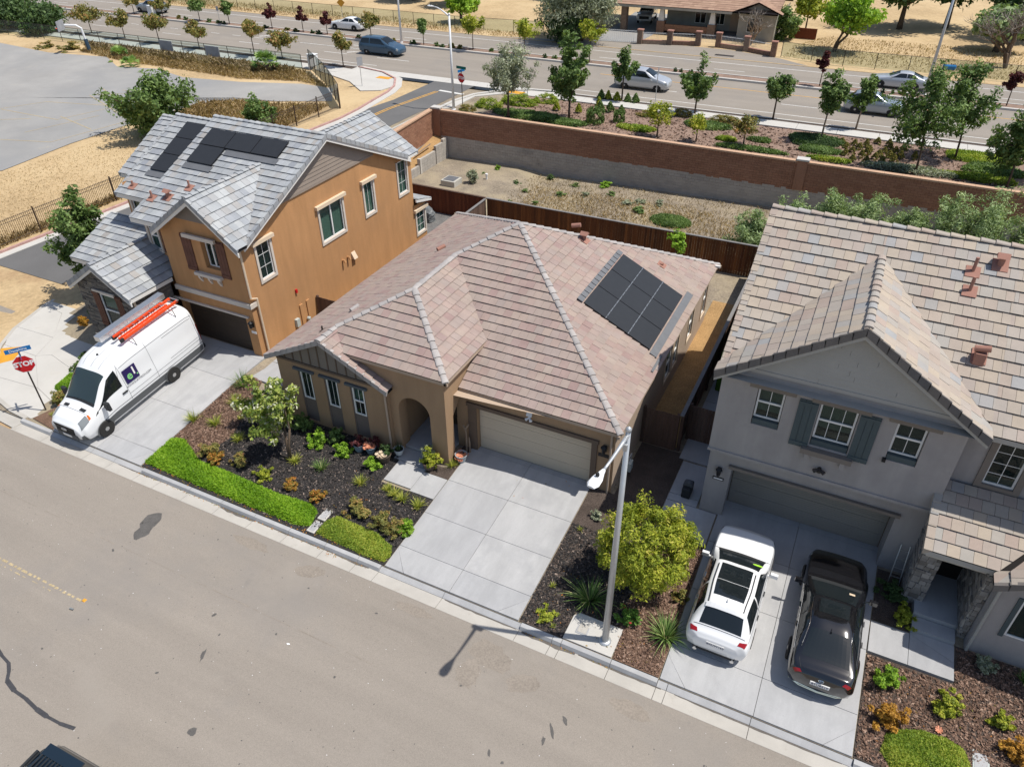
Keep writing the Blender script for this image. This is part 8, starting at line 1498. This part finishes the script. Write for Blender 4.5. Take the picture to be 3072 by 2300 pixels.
for x in [-89.9,-86,-84.5,-80.5,-79.2,-78,-74.5,-73,-71.5,-68,-66.5,-64,-63,-57.5,-54,-52.5,-49.8,-46.8,-45.9,-44.8,-43.8,-40,-38.5,-33.5,-32.4,-31.4,-26,-19.5,-18.9,-17.9,-5.2,-4.4,-3.6,-2.2,-1.4,-.6,.2,1.0]: shrub('low rounded shrub in the pink median bed',x,76.3+U(-.25,.25),1.45,U(.3,.5) if x<-30 else U(.2,.28),U(.4,.6),rng.choice(['leaf_green','leaf_autumn','leaf_dark']),name='median_shrub',group='low shrubs along the road median',size=.09,k=14,per=30,seed=320)
for i,(x,y,r,h,lab) in enumerate([(-86.7,57.8,1.5,1.2,'first dark rounded bush at the head of the dry lot'),(-83.5,58.2,1.75,1.4,'second, wider dark bush beside the basketball hoop')]): shrub(lab,x,y,.95,r,h,'leaf_autumn',group='dark bushes at the dry lot',size=.12,k=36,per=60,seed=325,name='bush',cat='bush')
for i,(x,r,H) in enumerate([(-100.5,3.4,4.0),(-94.2,3.1,3.6)]): tree(['large dark green oleander mass behind the chain link fence corner','dark green oleander mass beside the first verge tree'][i],x,63.2,1.3,H,r,H*.5,'leaf_dark',330+i,k=70,per=80,size=.2,trunk=.1,th=.6,stems=3,fb=1,lump=.5,name='bush',cat='bush',group='oleander masses by the chain link fence')
def palm(lab,x,y,z,r,h,n,seed):
    t=thing('fan_palm',(x,y,z),lab,'palm','fan palms on the dry lot'); g=random.Random(seed)
    for i in range(n):
        a=6.283*i/n*1.618*2.6; el=g.uniform(.05,1.25); d=Vector((math.cos(a)*math.cos(el),math.sin(a)*math.cos(el),math.sin(el))); p=Vector((0,0,h*.35)); c=p+d*r*.55; b=MB(); sd=d.cross(Vector((0,0,1))).normalized(); up=sd.cross(d); b.ti=g.random(); b.face([p-sd*.02,p+sd*.02,c+sd*.02,c-sd*.02])
        for k in range(9): th=-1.25+2.5*k/8; q=(d*math.cos(th)+sd*math.sin(th)); e=c+q*r*.5+Vector((0,0,-.12*r*abs(th))); w=d.cross(q)*0+(sd*math.cos(th)-d*math.sin(th))*.05*r; b.face([c,c+q*r*.25-w,e,c+q*r*.25+w])
        b.build('frond',M['palm_leaf'],t)
    b=MB(); b.lathe([(r*.16,0),(r*.2,h*.2),(r*.1,h*.38)],(0,0,0),9); b.build('trunk',M['bark'],t)
palm('large fan palm on the dry ground in front of the verge trees',-56.4,59.4,1.2,1.5,2.4,26,1); palm('taller of two fan palms near the first grey banner',-75.6,58.1,.95,1.1,1.6,20,2); palm('lower fan palm in front of the first banner palm',-70.9,55.4,.9,1.2,1.3,20,3); palm('tiny fan palm at the edge of the dry lot asphalt',-74.2,55.7,.9,.5,.7,12,4)
grassfield('dry_grass','dry blond grass along the dry lot edge',[(-73,56.5),(-66,56.5),(-57,56.2),(-51,57.8),(-47,57),(-53,60.8),(-80,60.3),(-82,58)],14000,.4,'dry_grass',340,lambda x,y:hL(y)-.05,.022); grassfield('dry_brush','tall brown brush against the chain link fence',[(-82,59.2),(-58,58.7),(-54,59.5),(-54,60.9),(-84,60.4)],3800,.7,'dry_brush',341,lambda x,y:hL(y)-.05,.04); grassfield('dry_grass','golden dry grass patch between drive and iron fence',[(-55,48.8),(-52,50.6),(-48,51.2),(-43.5,52.6),(-43.5,48),(-45,40),(-50,42),(-54.5,45)],11000,.4,'dry_grass',342,lambda x,y:hL(y)-.05,.02); grassfield('dry_grass','golden grass growing along the iron fence',[(-47.2,16),(-46.4,23),(-45.2,31),(-43.2,45),(-43.9,46),(-46,31),(-47.6,23),(-48.3,16)],5000,.35,'dry_grass',343,lambda x,y:hL(y)-.06,.02); grassfield('dry_grass','mown straw stubble on the strip beside the dry lot',[(-48,17),(-46,31),(-44.5,44),(-54.5,46),(-55.8,40),(-57,32),(-62,26),(-62,17)],16000,.10,'dry_grass',344,lambda x,y:hL(y)-.06,.012)
grassfield('dry_grass','dry grass verge along the far wire fence',[(-115,84.5),(-42,84.3),(-38,86.5),(-60,89),(-115,90)],6000,.3,'dry_grass',345,lambda x,y:1.36,.03); grassfield('dry_grass','dry grass on the far field behind the wire fence',[(-11,87),(30,85),(30,100),(-8,100),(-11,93)],9000,.22,'dry_grass',346,lambda x,y:1.36,.03)
# --- far trees
tree('bright green round tree in the dry field beyond the white lamp',-51.2,89.6,1.36,4.2,2.3,1.9,'leaf_lime',350,k=60,per=60,size=.22,trunk=.12,th=1.6,stems=2,lump=.5)
tree('huge grey-green tree overhanging the far road edge',-33.6,86.0,1.36,8.5,5.6,3.9,'leaf_olive',351,k=190,per=95,size=.2,trunk=.35,th=2.2,stems=3,aspect=.28,lump=.5,clump=.22,droop=.5,fb=.9); tree('dark dense lower tree under the huge grey-green one',-34.6,84.9,1.36,3.6,3.2,1.75,'leaf_dark',352,k=70,per=70,size=.2,trunk=.15,th=.6,fb=1)
tree('multi-stemmed bright green tree in the dry field by the wire fence',-6.6,92.0,1.36,6.4,3.0,2.6,'leaf_lime',353,k=100,per=70,size=.2,trunk=.14,th=1.7,stems=3,lean=(1.0,.2),lump=.5,clump=.26); tree('smaller yellowish tree behind the multi-stemmed one',-10.9,101,1.36,4.6,1.9,1.8,'leaf_yellowgreen',354,k=50,per=55,size=.22,trunk=.09,lump=.5); tree('green bush leaning against the bungalow gable',-12.6,96.0,1.36,3.6,1.75,1.9,'leaf_green',355,k=60,per=60,size=.18,trunk=.06,th=.4,fb=1,name='bush',cat='bush'); shrub('small round green bush in front of the bungalow gable',-16.2,95.0,1.36,.75,1.1,'leaf_green',size=.12,seed=356,name='bush',cat='bush')
for i,(x,y,r,H,lab) in enumerate([(-1,108,5.2,8.5,'dark oak mass behind the multi-stemmed tree'),(4,111,5.4,9,'second dark oak mass deeper in the field'),(12,107,5,8,'dark oak mass at the picture corner'),(9,99,3,4.5,'grey-green bush under the bare tree'),(-44,112,4.5,7,'field tree whose crown is above the picture, near the big grey tree'),(-57,101,4,7.5,'field tree with thin dark trunk'),(-66,102,4.2,7.5,'field tree casting shade on the dry field'),(-20,112,5,7,'dark tree behind the bungalow roof')]): tree(lab,x,y,1.36,H,r,H*.42,'leaf_dark' if i not in(3,) else 'leaf_oleander',360+i,k=85,per=70,size=.3,trunk=.3,th=H*.3,group='field trees beyond the road',lump=.5,clump=.27)
def bare(lab,x,y,H,r,mat,seed,lean=0):
    t=thing('bare_tree',(x,y,1.36),lab,'tree'); b=MB(); g=random.Random(seed); tw=MB()
    def br(p,d,L,rad,dep):
        e=p+d*L; m=p.lerp(e,.5)+Vector((g.uniform(-.1,.1),g.uniform(-.1,.1),g.uniform(0,.12)))*L; b_=b if dep<3 else tw; b_.ti=g.random(); b_.tube([p,m,e],[rad,rad*.8,rad*.6],5 if dep<2 else 3,cap=False)
        if dep<5:
            for k in range(3 if dep<4 else 2):
                a=Vector((g.gauss(0,.65),g.gauss(0,.65),g.gauss(.15,.35))); br(e if k else p.lerp(e,.7),(d+a).normalized(),L*g.uniform(.6,.82),rad*.58,dep+1)
    for k in range(3): br(Vector((0,0,0)),Vector((g.uniform(-.45,.45)+lean,g.uniform(-.3,.3),1)).normalized(),H*.34,.16*H/5,0)
    b.build('trunk',M['bark'] if mat=='twig' and H>4 else M['bark_pale'],t); tw.build('branches',M[mat],t); return t
bare('leafless white-branched tree in front of the bungalow',-15.4,92.5,3.6,2,'twig',5); bare('large leafless grey tree by the wire fence at the picture edge',9.6,91.4,6.5,3,'twig',9,-.15)
b=MB(); b.obox((4.6,88.4,1.6),(.6,.1,0),(0,.35,0),(0,0,.2)); tag(bevel(b.build('tarpaulin',M['sign_blue']),.1),'crumpled blue tarpaulin in dry grass under the bare tree','tarpaulin')

g=np.random.default_rng(77); P=[]
for (x0,x1,y0,y1,n) in [(-13.6,-13.2,12.6,12.9,40),(-23,-12,12.86,12.95,150),(-6,-3,12.86,12.95,40),(-22.9,-11.4,13.13,13.35,160),(-22.8,-20.9,14,17,60),(-15,-11.5,14,16.5,80),(3.7,8.5,13.2,16.4,120),(-6.2,-2,13.2,15.5,90),(-9,-7,17.5,19.3,8)]:
    for k in range(n): P.append((g.uniform(x0,x1),g.uniform(y0,y1)))
P=np.array(P); n=len(P); zz_=np.array([(Gz(a,b)+.03) if b>13.12 else -.535 for a,b in P]); C=np.column_stack([P,zz_]); nn=g.normal(size=(n,3))*.5+np.array([0,0,1]); nn/=np.linalg.norm(nn,axis=1)[:,None]; a=np.cross(nn,g.normal(size=(n,3))); a/=np.linalg.norm(a,axis=1)[:,None]; b_=np.cross(nn,a); s=.02+.022*g.random(n); a*=s[:,None]; b_*=(s*.55)[:,None]
tag(link('leaf_litter',np_mesh('leaf_litter',np.stack([C-a,C+b_,C+a,C-b_],1).reshape(-1,3),np.arange(n*4).reshape(-1,4),M['leaf_ornamental'],g.random(n))),'fallen dry leaves along the kerb and in the beds','leaf litter',kind='stuff')
